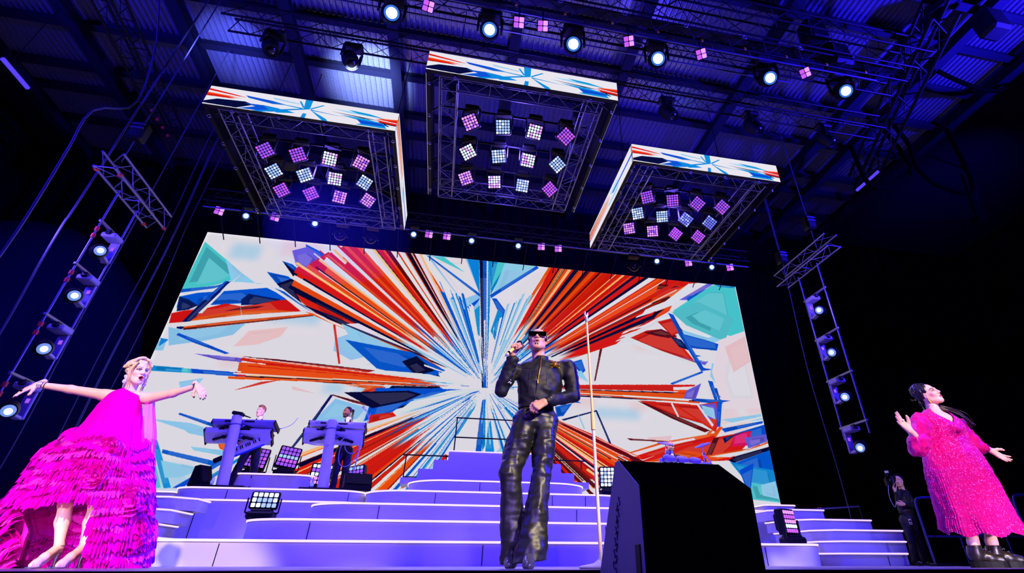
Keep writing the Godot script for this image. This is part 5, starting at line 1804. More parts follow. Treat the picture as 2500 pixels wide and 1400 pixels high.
func add_head(m: MB, xf: Transform3D, o: Dictionary) -> void:
	# local frame: origin between the ears, +z the face, +y the crown, about life size
	var k: float = o.get("slim", 1.0)
	var open: float = o.get("open", 0.0)
	var q := fld()
	q.ell(Vector3(0, 0.038, -0.012), Vector3(0.074 * k, 0.084, 0.092), 0.02)
	q.ell(Vector3(0, -0.03, 0.026), Vector3(0.061 * k, 0.082, 0.066), 0.03)
	q.ell(Vector3(0, -0.098 - open * 0.008, 0.06), Vector3(0.024, 0.02, 0.02), 0.035)
	for s in [-1.0, 1.0]:
		q.cap(Vector3(s * 0.055 * k, -0.06, 0.005), Vector3(s * 0.02, -0.1, 0.055), 0.016, 0.014, 0.03)
		q.ell(Vector3(s * 0.04 * k, -0.02, 0.062), Vector3(0.022, 0.018, 0.02), 0.025)
		q.cap(Vector3(s * 0.014, 0.026, 0.084), Vector3(s * 0.046, 0.026, 0.068), 0.01, 0.009, 0.016)
		q.ell(Vector3(s * 0.078 * k, -0.004, -0.006), Vector3(0.009, 0.031, 0.02), 0.012, Basis(UP, s * 0.35))
		q.carve(Vector3(s * 0.086 * k, -0.002, 0.0), Vector3(0.006, 0.018, 0.01), 0.008)
	q.cap(Vector3(0, 0.016, 0.088), Vector3(0, -0.026, 0.106), 0.008, 0.0125, 0.016)
	for s in [-1.0, 1.0]:
		q.ell(Vector3(s * 0.012, -0.03, 0.096), Vector3(0.009, 0.008, 0.01), 0.01)
		q.carve(Vector3(s * 0.032, 0.005, 0.092), Vector3(0.018, 0.011, 0.014), 0.012)
		q.ell(Vector3(s * 0.031, 0.005, 0.073), Vector3(0.0145, 0.0125, 0.013), 0.003)
		q.carve(Vector3(s * 0.007, -0.038, 0.101), Vector3(0.0035, 0.003, 0.005), 0.003)
	q.ell(Vector3(0, -0.058, 0.086), Vector3(0.024, 0.007, 0.011), 0.012)
	q.ell(Vector3(0, -0.071 - open * 0.016, 0.083), Vector3(0.021, 0.008, 0.011), 0.012)
	q.carve(Vector3(0, -0.0645 - open * 0.008, 0.098), Vector3(0.019 if open < 0.1 else 0.015, 0.0025 + open * 0.012, 0.012 + open * 0.012), 0.005)
	var nk: Vector3 = o.get("neck", Vector3(0, -0.19, -0.05))
	q.cap(Vector3(0, -0.04, -0.025), nk, 0.056 * k, 0.058 * k * float(o.get("neck_w", 1.0)), 0.03)
	q.build(o.get("cell", 0.0042))
	var skin: Color = lin(o.skin)
	var lip: Color = lin(o.get("lips", o.skin * 0.8))
	var brow: Color = lin(o.get("brow", Color(0.2, 0.12, 0.08)))
	var shade: Color = lin(o.get("lid", o.skin))
	var beard: Color = lin(o.get("beard", o.skin))
	var goatee: bool = o.get("goatee", false)
	var full_beard: bool = o.has("beard") and not goatee
	var paint := func(p: Vector3) -> Color:
		if p.z < 0.04 and not full_beard:
			return skin
		var ax := absf(p.x)
		var e := Vector2((ax - 0.031) / 0.0135, (p.y - 0.0035) / 0.0046)
		if p.z > 0.05 and e.length() < 1.0:
			return Color(0.04, 0.035, 0.04) if Vector2(ax - 0.031, p.y - 0.0045).length() < 0.0062 else Color(0.62, 0.6, 0.6)
		if p.z > 0.05 and Vector2((ax - 0.032) / 0.019, (p.y - 0.009) / 0.0125).length() < 1.0:
			return shade
		var by := 0.027 + 0.006 * sin((ax - 0.012) / 0.045 * PI * 0.8)
		if p.z > 0.045 and ax > 0.012 and ax < 0.054 and absf(p.y - by) < 0.0042:
			return brow
		var lw := 0.025 if open < 0.5 else 0.0185
		if p.z > 0.07 and Vector2(ax / lw, (p.y + 0.0645 + open * 0.008) / (0.013 + open * 0.0085)).length() < 1.0:
			if open > 0.2 and Vector2(ax / 0.0125, (p.y + 0.0645 + open * 0.008) / (0.004 + open * 0.0095)).length() < 1.0:
				return Color(0.09, 0.01, 0.012)
			return lip
		if goatee and p.z > 0.05 and Vector2((ax - 0.0095) * 1.1, p.y + 0.093).length() < 0.0085:
			return beard
		if full_beard and p.y < -0.04 and p.y > -0.125 and (p.y < -0.078 or ax > 0.026 or p.y > -0.053) and p.z > -0.005 - p.y * 0.1 and p.z > 0.0:
			return beard
		return skin
	q.net(m, xf, paint)


func add_hand(m: MB, wrist: Vector3, fingers: Vector3, palm: Vector3, side: float, skin: Color, o := {}) -> void:
	# local frame: origin at the wrist, +y along the hand, +z out of the palm, thumb on +x * side
	var y := fingers.normalized()
	var z := (palm - y * palm.dot(y)).normalized()
	var xf := Transform3D(Basis(y.cross(z), y, z) * float(o.get("size", 1.0)), wrist)
	var curl: Array = o.get("curl", [0.3, 0.35, 0.4, 0.45])
	var spread: float = o.get("spread", 0.1)
	var q := fld()
	var kx := [0.027, 0.009, -0.009, -0.026]
	var ky := [0.088, 0.092, 0.088, 0.08]
	var len := [[0.042, 0.025, 0.02], [0.046, 0.029, 0.021], [0.042, 0.027, 0.02], [0.033, 0.02, 0.018]]
	q.cap(Vector3(0, -0.05, 0), Vector3(0, 0.005, 0), 0.025, 0.026, 0.02)
	var tips := []
	for i in 4:
		var kn := Vector3(kx[i] * side, ky[i], 0)
		q.cap(Vector3(kx[i] * side * 0.55, 0.01, 0), kn, 0.0165, 0.0125, 0.014)
		var a := 0.0
		var p := kn
		var sp: float = spread * (1.5 - i) / 1.5
		for j in 3:
			a += float(curl[i]) * [1.0, 1.25, 0.85][j]
			var d := Vector3(sin(sp) * side * cos(a), cos(sp) * cos(a), sin(a))
			var e: Vector3 = p + d * float(len[i][j])
			q.cap(p, e, 0.0098 - 0.0011 * j - (0.001 if i == 3 else 0.0), 0.0088 - 0.0011 * j - (0.001 if i == 3 else 0.0), 0.006)
			p = e
		tips.append(p)
	var tc: float = o.get("thumb", 0.4)
	var t0 := Vector3(0.02 * side, 0.022, 0.006)
	var t1 := t0 + Vector3(0.03 * side, 0.03, 0.012 + 0.012 * tc)
	var t2 := t1 + Vector3(0.018 * side * (1.0 - tc), 0.026, 0.008 + 0.022 * tc)
	var t3 := t2 + Vector3(0.01 * side * (0.5 - 1.6 * tc), 0.02, 0.004 + 0.012 * tc)
	q.limb([t0, t1, t2, t3], [0.016, 0.0125, 0.0105, 0.0085], 0.01)
	tips.append(t3)
	q.build(o.get("cell", 0.0038))
	var base := lin(skin)
	var nail: Color = lin(o.get("nail", skin))
	q.net(m, xf, func(p: Vector3) -> Color:
		for t in tips:
			if p.distance_to(t) < 0.0105:
				return nail
		return base)


func skin_mesh() -> MB:
	var m := mb()
	m.coloured = true
	return m


func ring_cloth(levels: Array, seg: int, nrow: int, top: Callable, bot: Callable, fold: Callable, a0 := 0.0, a1 := TAU) -> MB:
	# a cloth sheet round the body: levels are [y, centre x, centre z, half width, half depth] from low to high; angle 0 is +x, PI/2 is the front
	var rowsl := []
	var whole := absf(a1 - a0 - TAU) < 1e-3
	for j in nrow + 1:
		var t := float(j) / nrow
		var r := PackedVector3Array()
		for i in (seg if whole else seg + 1):
			var th := a0 + (a1 - a0) * i / seg
			var y := lerpf(bot.call(th), top.call(th), t)
			var k := 0
			while k < levels.size() - 2 and y > levels[k + 1][0]:
				k += 1
			var a: Array = levels[k]
			var b: Array = levels[k + 1]
			var w := clampf((y - a[0]) / (b[0] - a[0]), -0.4, 1.3)
			w = w if w < 0 or w > 1 else w * w * (3 - 2 * w) * 0.35 + w * 0.65
			var g: float = fold.call(th, y)
			r.append(Vector3(lerpf(a[1], b[1], w) + lerpf(a[3], b[3], w) * cos(th) * g, y, lerpf(a[2], b[2], w) + lerpf(a[4], b[4], w) * sin(th) * g))
		r.reverse()
		rowsl.append(r)
	return mb().rows(rowsl, whole)


func frill(path: Array, out: Array, down: Vector3, width: float, waves: float, amp: float, noise: FastNoiseLite, nw := 6) -> MB:
	# a ruffled strip: hangs off the path, its free edge thrown into waves
	var rowsl := []
	for j in nw + 1:
		rowsl.append(PackedVector3Array())
	var n := path.size()
	for i in n:
		var tan: Vector3 = (path[mini(i + 1, n - 1)] - path[maxi(i - 1, 0)]).normalized()
		var o: Vector3 = out[i]
		var ph := float(i) / n * waves * TAU + 2.6 * noise.get_noise_2d(i * 1.1, 77.0)
		var w1 := sin(ph) + 0.5 * sin(ph * 2.3 + 1.0)
		var jag := 1.0 + 0.45 * noise.get_noise_2d(i * 9.0, 3.0)
		for j in nw + 1:
			var t := float(j) / nw
			var d := (o * (0.55 + 0.5 * sin(t * 2.6)) + down * t).normalized()
			rowsl[j].append(path[i] + d * width * t * jag + (tan * cos(ph) * 0.6 + (o.cross(tan) * 0.5 + o * 0.7) * w1) * amp * t + Vector3.ONE * noise.get_noise_2d(i * 4.0, j * 30.0) * amp * 0.3 * t)
	return mb().rows(rowsl)


# ---------------------------------------------------------------- people
func people() -> void:
	var sk := mk("skin", Color.WHITE, 0.5)
	sk.vertex_color_use_as_albedo = true
	mk("cloth_black", Color(0.04, 0.04, 0.045), 0.62)
	mk("silk_black", Color(0.12, 0.12, 0.108), 0.42)
	mk("suit_navy", Color(0.035, 0.03, 0.075), 0.6)
	mk("suit_plum", Color(0.06, 0.03, 0.07), 0.6)
	mk("coat_grey", Color(0.1, 0.11, 0.12), 0.6)
	mk("collar_white", Color(0.86, 0.86, 0.82), 0.6)
	mk("scarf_violet", Color(0.45, 0.42, 0.75), 0.6)
	mk("blonde", Color(0.94, 0.84, 0.62), 0.5)
	mk("honey_hair", Color(0.78, 0.62, 0.4), 0.5)
	mk("fair_hair", Color(0.55, 0.36, 0.2), 0.55)
	mk("dark_hair", Color(0.07, 0.045, 0.04), 0.4)
	mk("brown_hair", Color(0.2, 0.13, 0.1), 0.4)
	mk("magenta_tulle", Color(1.0, 0.0, 0.82), 0.75)
	mk("pink_tulle", Color(1.0, 0.2, 0.86), 0.75)
	for key in ["magenta_tulle", "pink_tulle"]:
		M[key].backlight_enabled = true
		M[key].backlight = Color(0.75, 0.05, 0.62)
	M.magenta_tulle.metallic_specular = 0.08
	M.pink_tulle.metallic_specular = 0.2
	var v := mk("veil", Color(1.0, 0.0, 0.82, 0.45), 0.7)
	v.transparency = BaseMaterial3D.TRANSPARENCY_ALPHA
	var tn := mk("train", Color(1.0, 0.0, 0.82, 0.62), 0.75)
	tn.transparency = BaseMaterial3D.TRANSPARENCY_ALPHA
	var sq := mk("sequins", Color(1.0, 0.0, 0.62), 0.32, 0.2)
	sq.normal_enabled = true
	sq.normal_scale = 1.6
	sq.normal_texture = noise_tex(0.35, 512, true, 9.0, 1, 8)
	sq.uv1_triplanar = true
	sq.uv1_scale = Vector3(3.0, 3.0, 3.0)
	mk("silver", Color(0.8, 0.79, 0.84), 0.22, 0.85)
	mk("gem", Color(0.95, 0.95, 1.0), 0.12, 0.3)
	mk("boot_leather", Color(0.12, 0.1, 0.1), 0.32)
	mk("visor", Color(0.01, 0.01, 0.012), 0.08)
	singer()
	ruffle_woman()
	sequin_woman()
	keyboard_men()
	drummer()
	camera_operator()


func singer() -> void:
	var t := thing("person", "singing man in black jacket, flared black trousers and wraparound sunglasses", "person", Vector3(0.69, 0, -4.3))
	var skin := Color(0.9, 0.66, 0.5)
	var m := skin_mesh()
	m.tint = lin(skin)
	var b := fld()
	b.limb([Vector3(0, 1.05, -0.01), Vector3(0.01, 1.25, -0.01), Vector3(0.03, 1.42, -0.02), Vector3(0.03, 1.56, -0.02)], [0.1, 0.09, 0.1, 0.052], 0.05)
	b.limb([Vector3(-0.215, 1.43, 0.0), Vector3(-0.305, 1.25, 0.09), Vector3(-0.24, 1.49, 0.19)], [0.035, 0.03, 0.024])
	b.limb([Vector3(0.26, 1.475, -0.005), Vector3(0.315, 1.25, 0.05), Vector3(0.05, 1.147, 0.203)], [0.035, 0.03, 0.024])
	b.limb([Vector3(-0.09, 1.0, 0), Vector3(-0.19, 0.62, 0.05), Vector3(-0.14, 0.1, 0.0)], [0.07, 0.045, 0.035])
	b.limb([Vector3(0.08, 1.0, 0), Vector3(0.035, 0.61, 0.1), Vector3(-0.055, 0.1, 0.2)], [0.07, 0.045, 0.035])
	b.build(0.016).net(m, Transform3D(), func(_p: Vector3) -> Color: return lin(skin))
	var hx := pose(Vector3(0.0, 1.735, 0.0), Vector3(-0.22, 0.3, 1.0), -0.04)
	add_head(m, hx, {"skin": skin, "lips": Color(0.62, 0.36, 0.34), "brow": Color(0.3, 0.2, 0.14), "beard": Color(0.1, 0.06, 0.04), "goatee": true, "open": 0.25, "neck": Vector3(0.02, -0.17, -0.09), "cell": 0.0033})
	# right hand closed round the microphone, left hand loosely closed at the waist
	var ax := Vector3(0.11, 0.14, -0.075).normalized()
	add_hand(m, Vector3(-0.243, 1.515, 0.185), Vector3(0.02, 0.62, 0.42), Vector3(0.75, -0.2, 0.35), 1.0, skin, {"curl": [1.15, 1.2, 1.25, 1.3], "spread": 0.02, "thumb": 0.85, "size": 1.02})
	add_hand(m, Vector3(0.04, 1.14, 0.205), Vector3(-0.85, -0.5, 0.12), Vector3(-0.1, -0.45, -0.9), -1.0, skin, {"curl": [0.75, 0.8, 0.85, 0.9], "spread": 0.05, "thumb": 0.5, "size": 1.02})
	obj("body", m.mesh(), M.skin, t)
	# jacket with padded shoulders and scrunched sleeves
	var j := fld()
	j.ell(Vector3(0.03, 1.37, -0.005), Vector3(0.2, 0.2, 0.125), 0.05)
	j.ell(Vector3(0.005, 1.21, 0.0), Vector3(0.155, 0.14, 0.112), 0.08)
	j.cap(Vector3(-0.17, 1.455, -0.015), Vector3(0.24, 1.515, -0.015), 0.06, 0.06, 0.05)
	j.ell(Vector3(-0.215, 1.465, -0.01), Vector3(0.07, 0.052, 0.08), 0.022)
	j.ell(Vector3(0.28, 1.525, -0.01), Vector3(0.07, 0.052, 0.08), 0.022)
	j.limb([Vector3(-0.225, 1.43, 0), Vector3(-0.305, 1.25, 0.09), Vector3(-0.24, 1.49, 0.19)], [0.066, 0.053, 0.036], 0.03)
	j.limb([Vector3(0.29, 1.48, 0), Vector3(0.315, 1.25, 0.05), Vector3(0.06, 1.147, 0.2)], [0.07, 0.056, 0.038], 0.03)
	for k in 6:
		var p := Vector3(-0.29, 1.3, 0.11).lerp(Vector3(-0.243, 1.485, 0.188), k / 5.0)
		j.cap(p + Vector3(-0.03, 0.008, 0), p + Vector3(0.03, -0.008, 0.0), 0.021, 0.021, 0.016)
		var p2 := Vector3(0.22, 1.215, 0.1).lerp(Vector3(0.09, 1.16, 0.185), k / 5.0)
		j.cap(p2 + Vector3(0.012, 0.03, 0), p2 + Vector3(-0.008, -0.03, 0), 0.023, 0.023, 0.016)
	j.build(0.0085).wrinkle(fnoise(1.0, 4, 2), 0.013, Vector3(7, 9, 7)).cut(Vector3(0, 1.135, 0), Vector3(-0.12, -1, 0))
	var jm := mb()
	j.net(jm)
	var jk := obj("jacket", jm.mesh(), M.cloth_black, t)
	obj("collar", mb().rows([ellipse_ring(Vector3(0.03, 1.525, -0.02), 0.072, 0.068, 28), ellipse_ring(Vector3(0.034, 1.56, -0.02), 0.069, 0.066, 28), ellipse_ring(Vector3(0.037, 1.59, -0.024), 0.068, 0.066, 28)], true).mesh(), M.cloth_black, jk)
	obj("zip", mb().sweep([Vector3(0.03, 1.58, 0.052), Vector3(0.022, 1.53, 0.075), Vector3(0.01, 1.47, 0.118), Vector3(0.0, 1.41, 0.13), Vector3(-0.01, 1.33, 0.13)], [0.005], 6).mesh(), M.gold, jk)
	obj("zip_puller", mb().box(Vector3(-0.012, 1.325, 0.135), Vector3(0.01, 0.035, 0.006), 0.002).mesh(), M.gold, jk)
	obj("placket_seam", mb().sweep([Vector3(-0.012, 1.33, 0.128), Vector3(-0.022, 1.23, 0.118), Vector3(-0.03, 1.15, 0.11)], [0.004], 5).mesh(), M.silk_black, jk)
	obj("chest_seam", mb().sweep([Vector3(-0.07, 1.49, 0.07), Vector3(-0.075, 1.4, 0.117), Vector3(-0.085, 1.25, 0.11)], [0.0018], 5).sweep([Vector3(0.07, 1.5, 0.07), Vector3(0.075, 1.4, 0.12), Vector3(0.06, 1.25, 0.115)], [0.0018], 5).sweep([Vector3(-0.17, 1.46, 0.055), Vector3(-0.09, 1.45, 0.09), Vector3(-0.06, 1.455, 0.1)], [0.0018], 5).mesh(), M.silk_black, jk)
	obj("snap_button", mb().lathe([Vector2(0.001, 0.006), Vector2(0.007, 0.004), Vector2(0.008, 0)], 12, Transform3D(Basis(Vector3.RIGHT, PI / 2), Vector3(0.052, 1.545, 0.052))).mesh(), M.gem, jk)
	var sc := mb()
	for k in 4:
		sc.sweep(curve([Vector3(-0.265, 1.29 + 0.03 * k, 0.155), Vector3(-0.25, 1.3 + 0.03 * k, 0.16), Vector3(-0.245, 1.285 + 0.03 * k, 0.155), Vector3(-0.235, 1.3 + 0.03 * k, 0.145)], 10), [0.0035], 5)
	obj("sleeve_script", sc.mesh(), M.collar_white, jk)
	# gold beetle brooch
	var br := obj("brooch", mb().lathe([Vector2(0.001, 0.018), Vector2(0.018, 0.014), Vector2(0.028, 0.0), Vector2(0.001, 0.0)], 16, Transform3D(Basis(Vector3(1, 0, 0), Vector3(0, 0.25, 1), Vector3(0, -1.3, 0.25)), Vector3(0.142, 1.5, 0.082))).mesh(), M.gold, jk)
	for s in [-1.0, 1.0]:
		for k in 3:
			var p := Vector3(0.142 + s * 0.02, 1.52 - 0.022 * k, 0.086)
			obj("brooch_leg", mb().sweep([p, p + Vector3(s * 0.02, 0.012 - 0.01 * k, 0.008), p + Vector3(s * 0.026, -0.008 - 0.008 * k, 0.0)], [0.004, 0.004, 0.002], 5).mesh(), M.gold, br)
	# flared trousers
	var p := fld()
	p.ell(Vector3(0.0, 1.06, -0.005), Vector3(0.16, 0.13, 0.12), 0.04)
	p.limb([Vector3(-0.085, 1.02, 0.0), Vector3(-0.14, 0.82, 0.03), Vector3(-0.2, 0.62, 0.055), Vector3(-0.165, 0.35, 0.02), Vector3(-0.14, 0.02, -0.01)], [0.108, 0.1, 0.083, 0.082, 0.088], 0.03)
	p.limb([Vector3(0.08, 1.03, 0.01), Vector3(0.06, 0.82, 0.06), Vector3(0.034, 0.61, 0.12), Vector3(-0.005, 0.35, 0.15), Vector3(-0.05, 0.0, 0.185)], [0.1, 0.094, 0.068, 0.086, 0.124], 0.02)
	p.build(0.0092).wrinkle(fnoise(1.0, 14, 2), 0.013, Vector3(8, 3.5, 8)).wrinkle(fnoise(1.0, 21, 2), 0.011, Vector3(4, 11, 6)).cut(Vector3(0, 1.175, 0), Vector3(0, 1, 0)).cut(Vector3(0, 0.045, 0), Vector3(0.1, -1, 0))
	var pm := mb()
	p.net(pm)
	var tr := obj("trousers", pm.mesh(), M.silk_black, t)
	obj("waistband", mb().rows([ellipse_ring(Vector3(0.0, 1.13, -0.005), 0.152, 0.118, 30), ellipse_ring(Vector3(0.0, 1.16, -0.005), 0.15, 0.116, 30)], true).mesh(), M.silk_black, tr)
	var sh := fld()
	sh.limb([Vector3(-0.06, 0.04, 0.2), Vector3(-0.072, 0.03, 0.3), Vector3(-0.078, 0.02, 0.37)], [0.042, 0.036, 0.02], 0.03)
	sh.cap(Vector3(-0.062, 0.1, 0.19), Vector3(-0.066, 0.06, 0.27), 0.045, 0.034, 0.03)
	sh.build(0.007).cut(Vector3(0, 0.002, 0), Vector3(0, -1, 0))
	var sm := mb()
	sh.net(sm)
	obj("shoe", sm.mesh(), mk("shoe_grey", Color(0.42, 0.42, 0.43), 0.3, 0.5), t)
	var s2 := fld()
	s2.limb([Vector3(-0.14, 0.045, -0.03), Vector3(-0.165, 0.04, 0.05), Vector3(-0.18, 0.028, 0.1)], [0.045, 0.042, 0.026], 0.03)
	s2.build(0.008).cut(Vector3(0, 0.002, 0), Vector3(0, -1, 0))
	var sm2 := mb()
	s2.net(sm2)
	obj("shoe", sm2.mesh(), M.shoe_grey, t)
	# wide black visor sunglasses
	var g := obj("sunglasses", mb().prism([Vector2(-0.075, -0.018), Vector2(-0.06, -0.024), Vector2(-0.022, -0.022), Vector2(-0.01, -0.006), Vector2(0.01, -0.006), Vector2(0.022, -0.022), Vector2(0.06, -0.024), Vector2(0.075, -0.018), Vector2(0.078, 0.026), Vector2(-0.078, 0.026)], 0.098, 0.108, hx).mesh(), M.visor, t)
	for s in [-1.0, 1.0]:
		obj("temple_arm", mb().bar(hx * Vector3(s * 0.077, 0.012, 0.1), hx * Vector3(s * 0.083, 0.01, 0.0), 0.03, 0.008, hx.basis.x, 0.003).mesh(), M.visor, g)
	obj("ear_piece", mb().lathe([Vector2(0.001, 0.008), Vector2(0.008, 0.004), Vector2(0.008, 0)], 10, hx * at(Vector3(0.085, -0.004, 0.005))).mesh(), M.gem, t)
	obj("ring", mb().lathe([Vector2(0.011, -0.004), Vector2(0.0125, 0), Vector2(0.011, 0.004)], 12, Transform3D(Basis(Vector3.BACK, 0.8), Vector3(-0.2, 1.61, 0.235))).mesh(), M.visor, t)
	# the microphone in his hand
	var mp := Vector3(0.69, 0, -4.3)
	var tail := Vector3(-0.3, 1.487, 0.275)
	var mic := thing("hand_microphone", "slim gold and black hand microphone held by the singer", "microphone", mp + tail)
	var mx := Transform3D(Basis(ax.cross(UP).normalized(), ax, ax.cross(UP).normalized().cross(ax)) * 0.84, Vector3.ZERO)
	obj("handle", mb().lathe([Vector2(0.001, 0.0), Vector2(0.014, 0.0), Vector2(0.0165, 0.02), Vector2(0.018, 0.1), Vector2(0.021, 0.18), Vector2(0.022, 0.2)], 18, mx).mesh(), M.brass, mic)
	obj("tail_ring", mb().lathe([Vector2(0.0175, 0.02), Vector2(0.0185, 0.025), Vector2(0.0185, 0.04), Vector2(0.0175, 0.045)], 18, mx).mesh(), M.black_gloss, mic)
	obj("antenna_cap", mb().lathe([Vector2(0.001, -0.018), Vector2(0.01, -0.016), Vector2(0.012, 0.0)], 14, mx).mesh(), M.scarf_violet, mic)
	obj("grille", mb().lathe([Vector2(0.022, 0.198), Vector2(0.026, 0.21), Vector2(0.027, 0.225), Vector2(0.022, 0.245), Vector2(0.001, 0.255)], 18, mx).mesh(), M.dark_metal, mic)


func ellipse_ring(c: Vector3, rx: float, rz: float, n: int) -> PackedVector3Array:
	var r := PackedVector3Array()
	for i in n:
		var a := -TAU * i / n
		r.append(c + Vector3(rx * cos(a), 0, rz * sin(a)))
	return r


func bangle(parent: Node, called: String, c: Vector3, axis: Vector3, r: float, w: float, mat: Material) -> MeshInstance3D:
	var y := axis.normalized()
	var x := y.cross(UP if absf(y.y) < 0.9 else Vector3.RIGHT).normalized()
	var pr := []
	for k in 9:
		pr.append(Vector2(r + w * cos(TAU * k / 8.0 + PI), w * sin(TAU * k / 8.0 + PI)))
	pr.reverse()
	return obj(called, mb().lathe(pr, 22, Transform3D(Basis(x, y, x.cross(y)), c)).mesh(), mat, parent)


func ruffle_woman() -> void:
	var t := thing("person", "blonde woman with arms stretched wide in a huge magenta ruffled dress", "person", Vector3(-3.0, 0, -5.65))
	var skin := Color(0.98, 0.8, 0.68)
	var m := skin_mesh()
	var shr := Vector3(-0.245, 1.385, 0.02)
	var shl := Vector3(0.09, 1.39, -0.05)
	var er := Vector3(-0.53, 1.415, 0.05)
	var wr := Vector3(-0.775, 1.43, 0.1)
	var el := Vector3(0.31, 1.44, 0.0)
	var wl := Vector3(0.525, 1.505, 0.07)
	var b := fld()
	b.limb([Vector3(-0.05, 0.95, 0), Vector3(-0.07, 1.12, 0), Vector3(-0.08, 1.28, 0), Vector3(-0.08, 1.38, -0.01)], [0.13, 0.105, 0.115, 0.075], 0.05)
	b.limb([Vector3(-0.08, 1.37, -0.02), Vector3(-0.075, 1.5, -0.01)], [0.055, 0.045], 0.04)
	b.limb([shr + Vector3(0.08, 0.0, -0.01), shr, er, wr], [0.055, 0.05, 0.036, 0.025], 0.025)
	b.limb([shl - Vector3(0.08, 0.0, -0.01), shl, el, wl], [0.055, 0.05, 0.036, 0.025], 0.025)
	b.limb([Vector3(-0.13, 0.93, 0.02), Vector3(-0.11, 0.53, 0.13), Vector3(-0.085, 0.47, 0.135), Vector3(-0.05, 0.33, 0.13), Vector3(0.015, 0.15, 0.15)], [0.088, 0.053, 0.05, 0.049, 0.03], 0.03)
	b.limb([Vector3(0.05, 0.93, 0.0), Vector3(0.12, 0.53, 0.11), Vector3(0.13, 0.47, 0.115), Vector3(0.15, 0.33, 0.12), Vector3(0.19, 0.15, 0.15)], [0.088, 0.053, 0.05, 0.048, 0.03], 0.03)
	for q in [Vector3(0.018, 0.0, 0.15), Vector3(0.193, 0.0, 0.15)]:
		b.limb([q + Vector3(0, 0.15, 0), q + Vector3(-0.006, 0.075, 0.11), q + Vector3(-0.012, 0.03, 0.17), q + Vector3(-0.014, 0.022, 0.215)], [0.03, 0.03, 0.03, 0.017], 0.02)
		b.cap(q + Vector3(0, 0.14, -0.01), q + Vector3(0.0, 0.11, -0.025), 0.027, 0.026, 0.02)
	b.build(0.0115).net(m, Transform3D(), func(_p: Vector3) -> Color: return lin(skin))
	var hx := pose(Vector3(-0.058, 1.612, 0.02), Vector3(0.84, 0.1, 0.66), 0.06)
	add_head(m, hx, {"skin": Color(1.0, 0.85, 0.76), "lips": Color(0.85, 0.16, 0.2), "brow": Color(0.5, 0.36, 0.26), "lid": Color(0.42, 0.3, 0.36), "open": 1.0, "slim": 0.92, "neck": Vector3(-0.005, -0.2, -0.06), "neck_w": 0.85, "cell": 0.0033})
	add_hand(m, wr, Vector3(-0.62, -0.68, 0.32), Vector3(0.35, -0.55, -0.75), 1.0, skin, {"curl": [0.08, 0.12, 0.16, 0.2], "spread": 0.16, "thumb": 0.3, "size": 0.95, "nail": Color(0.25, 0.1, 0.2)})
	add_hand(m, wl, Vector3(0.72, -0.62, 0.25), Vector3(-0.45, -0.45, -0.78), -1.0, skin, {"curl": [0.14, 0.2, 0.26, 0.3], "spread": 0.12, "thumb": 0.45, "size": 0.95, "nail": Color(0.12, 0.06, 0.12)})
	obj("body", m.mesh(), M.skin, t)
	# hair: pinned up, plaited over the crown, strands beside the face
	var h := fld()
	h.ell(Vector3(0, 0.05, -0.024), Vector3(0.081, 0.09, 0.097), 0.02)
	h.ell(Vector3(0, 0.07, -0.1), Vector3(0.06, 0.06, 0.05), 0.04)
	h.carve(Vector3(0, -0.035, 0.085), Vector3(0.073, 0.112, 0.085), 0.012)
	h.carve(Vector3(0, -0.13, 0.02), Vector3(0.1, 0.09, 0.09), 0.02)
	h.build(0.006).wrinkle(fnoise(1.0, 6, 3), 0.012, Vector3(40, 14, 40))
	var hm := mb()
	h.net(hm, hx)
	var hr := obj("hair", hm.mesh(), M.blonde, t)
	for k in 5:
		var pts := []
		for i in 15:
			var a := PI * (i / 14.0)
			pts.append(hx * Vector3(0.084 * cos(a), 0.055 + 0.088 * sin(a), 0.035 - 0.03 * k + 0.01 * sin(i * 1.9 + k)))
		obj("plait", mb().sweep(pts, [0.012, 0.013, 0.01, 0.013, 0.011, 0.014], 7).mesh(), M.blonde, hr)
	for s in [-1.0, 1.0]:
		for k in 3:
			var pts := [hx * Vector3(s * (0.05 + 0.008 * k), 0.085, 0.068 - 0.01 * k), hx * Vector3(s * (0.074 + 0.003 * k), 0.03, 0.06 - 0.012 * k), hx * Vector3(s * (0.077 + 0.002 * k), -0.05, 0.05 - 0.016 * k), hx * Vector3(s * (0.066 + 0.004 * k), -0.13, 0.035 - 0.02 * k), hx * Vector3(s * (0.06 + 0.008 * k), -0.2, 0.02 - 0.02 * k)]
			obj("strand", mb().sweep(curve(pts, 16), [0.004, 0.007, 0.0075, 0.007, 0.006, 0.004, 0.0025], 6).mesh(), M.honey_hair if k == 0 else M.blonde, hr)
		var er_ := obj("earring", mb().box(hx * Vector3(s * 0.083, -0.06, 0.0), Vector3(0.03, 0.05, 0.02), 0.008, hx.basis * Basis(Vector3.BACK, 0.5)).box(hx * Vector3(s * 0.086, -0.1, 0.0), Vector3(0.034, 0.04, 0.02), 0.01, hx.basis * Basis(Vector3.BACK, -0.4)).mesh(), M.gem, t)
		obj("earring_drop", mb().tube(hx * Vector3(s * 0.086, -0.12, 0), hx * Vector3(s * 0.086, -0.16, 0), 0.008, 0.004).mesh(), M.silver, er_)
	# wrists: stacked silver bangles, a thin black band, a watch-like cuff
	for k in 6:
		bangle(t, "bangle", wr.lerp(er, 0.02 + 0.028 * k), wr - er, 0.031 + 0.0008 * k, 0.0042, M.silver if k % 2 else M.gem)
	bangle(t, "black_band", wr.lerp(er, 0.24), wr - er, 0.031, 0.003, M.cloth_black)
	bangle(t, "cuff", wl.lerp(el, 0.05), wl - el, 0.03, 0.006, M.cloth_black)
	bangle(t, "bangle", wl.lerp(el, 0.11), wl - el, 0.031, 0.003, M.silver)
	obj("ring", mb().box(wr + Vector3(-0.062, -0.075, 0.05), Vector3(0.02, 0.014, 0.014), 0.004).mesh(), M.visor, t)
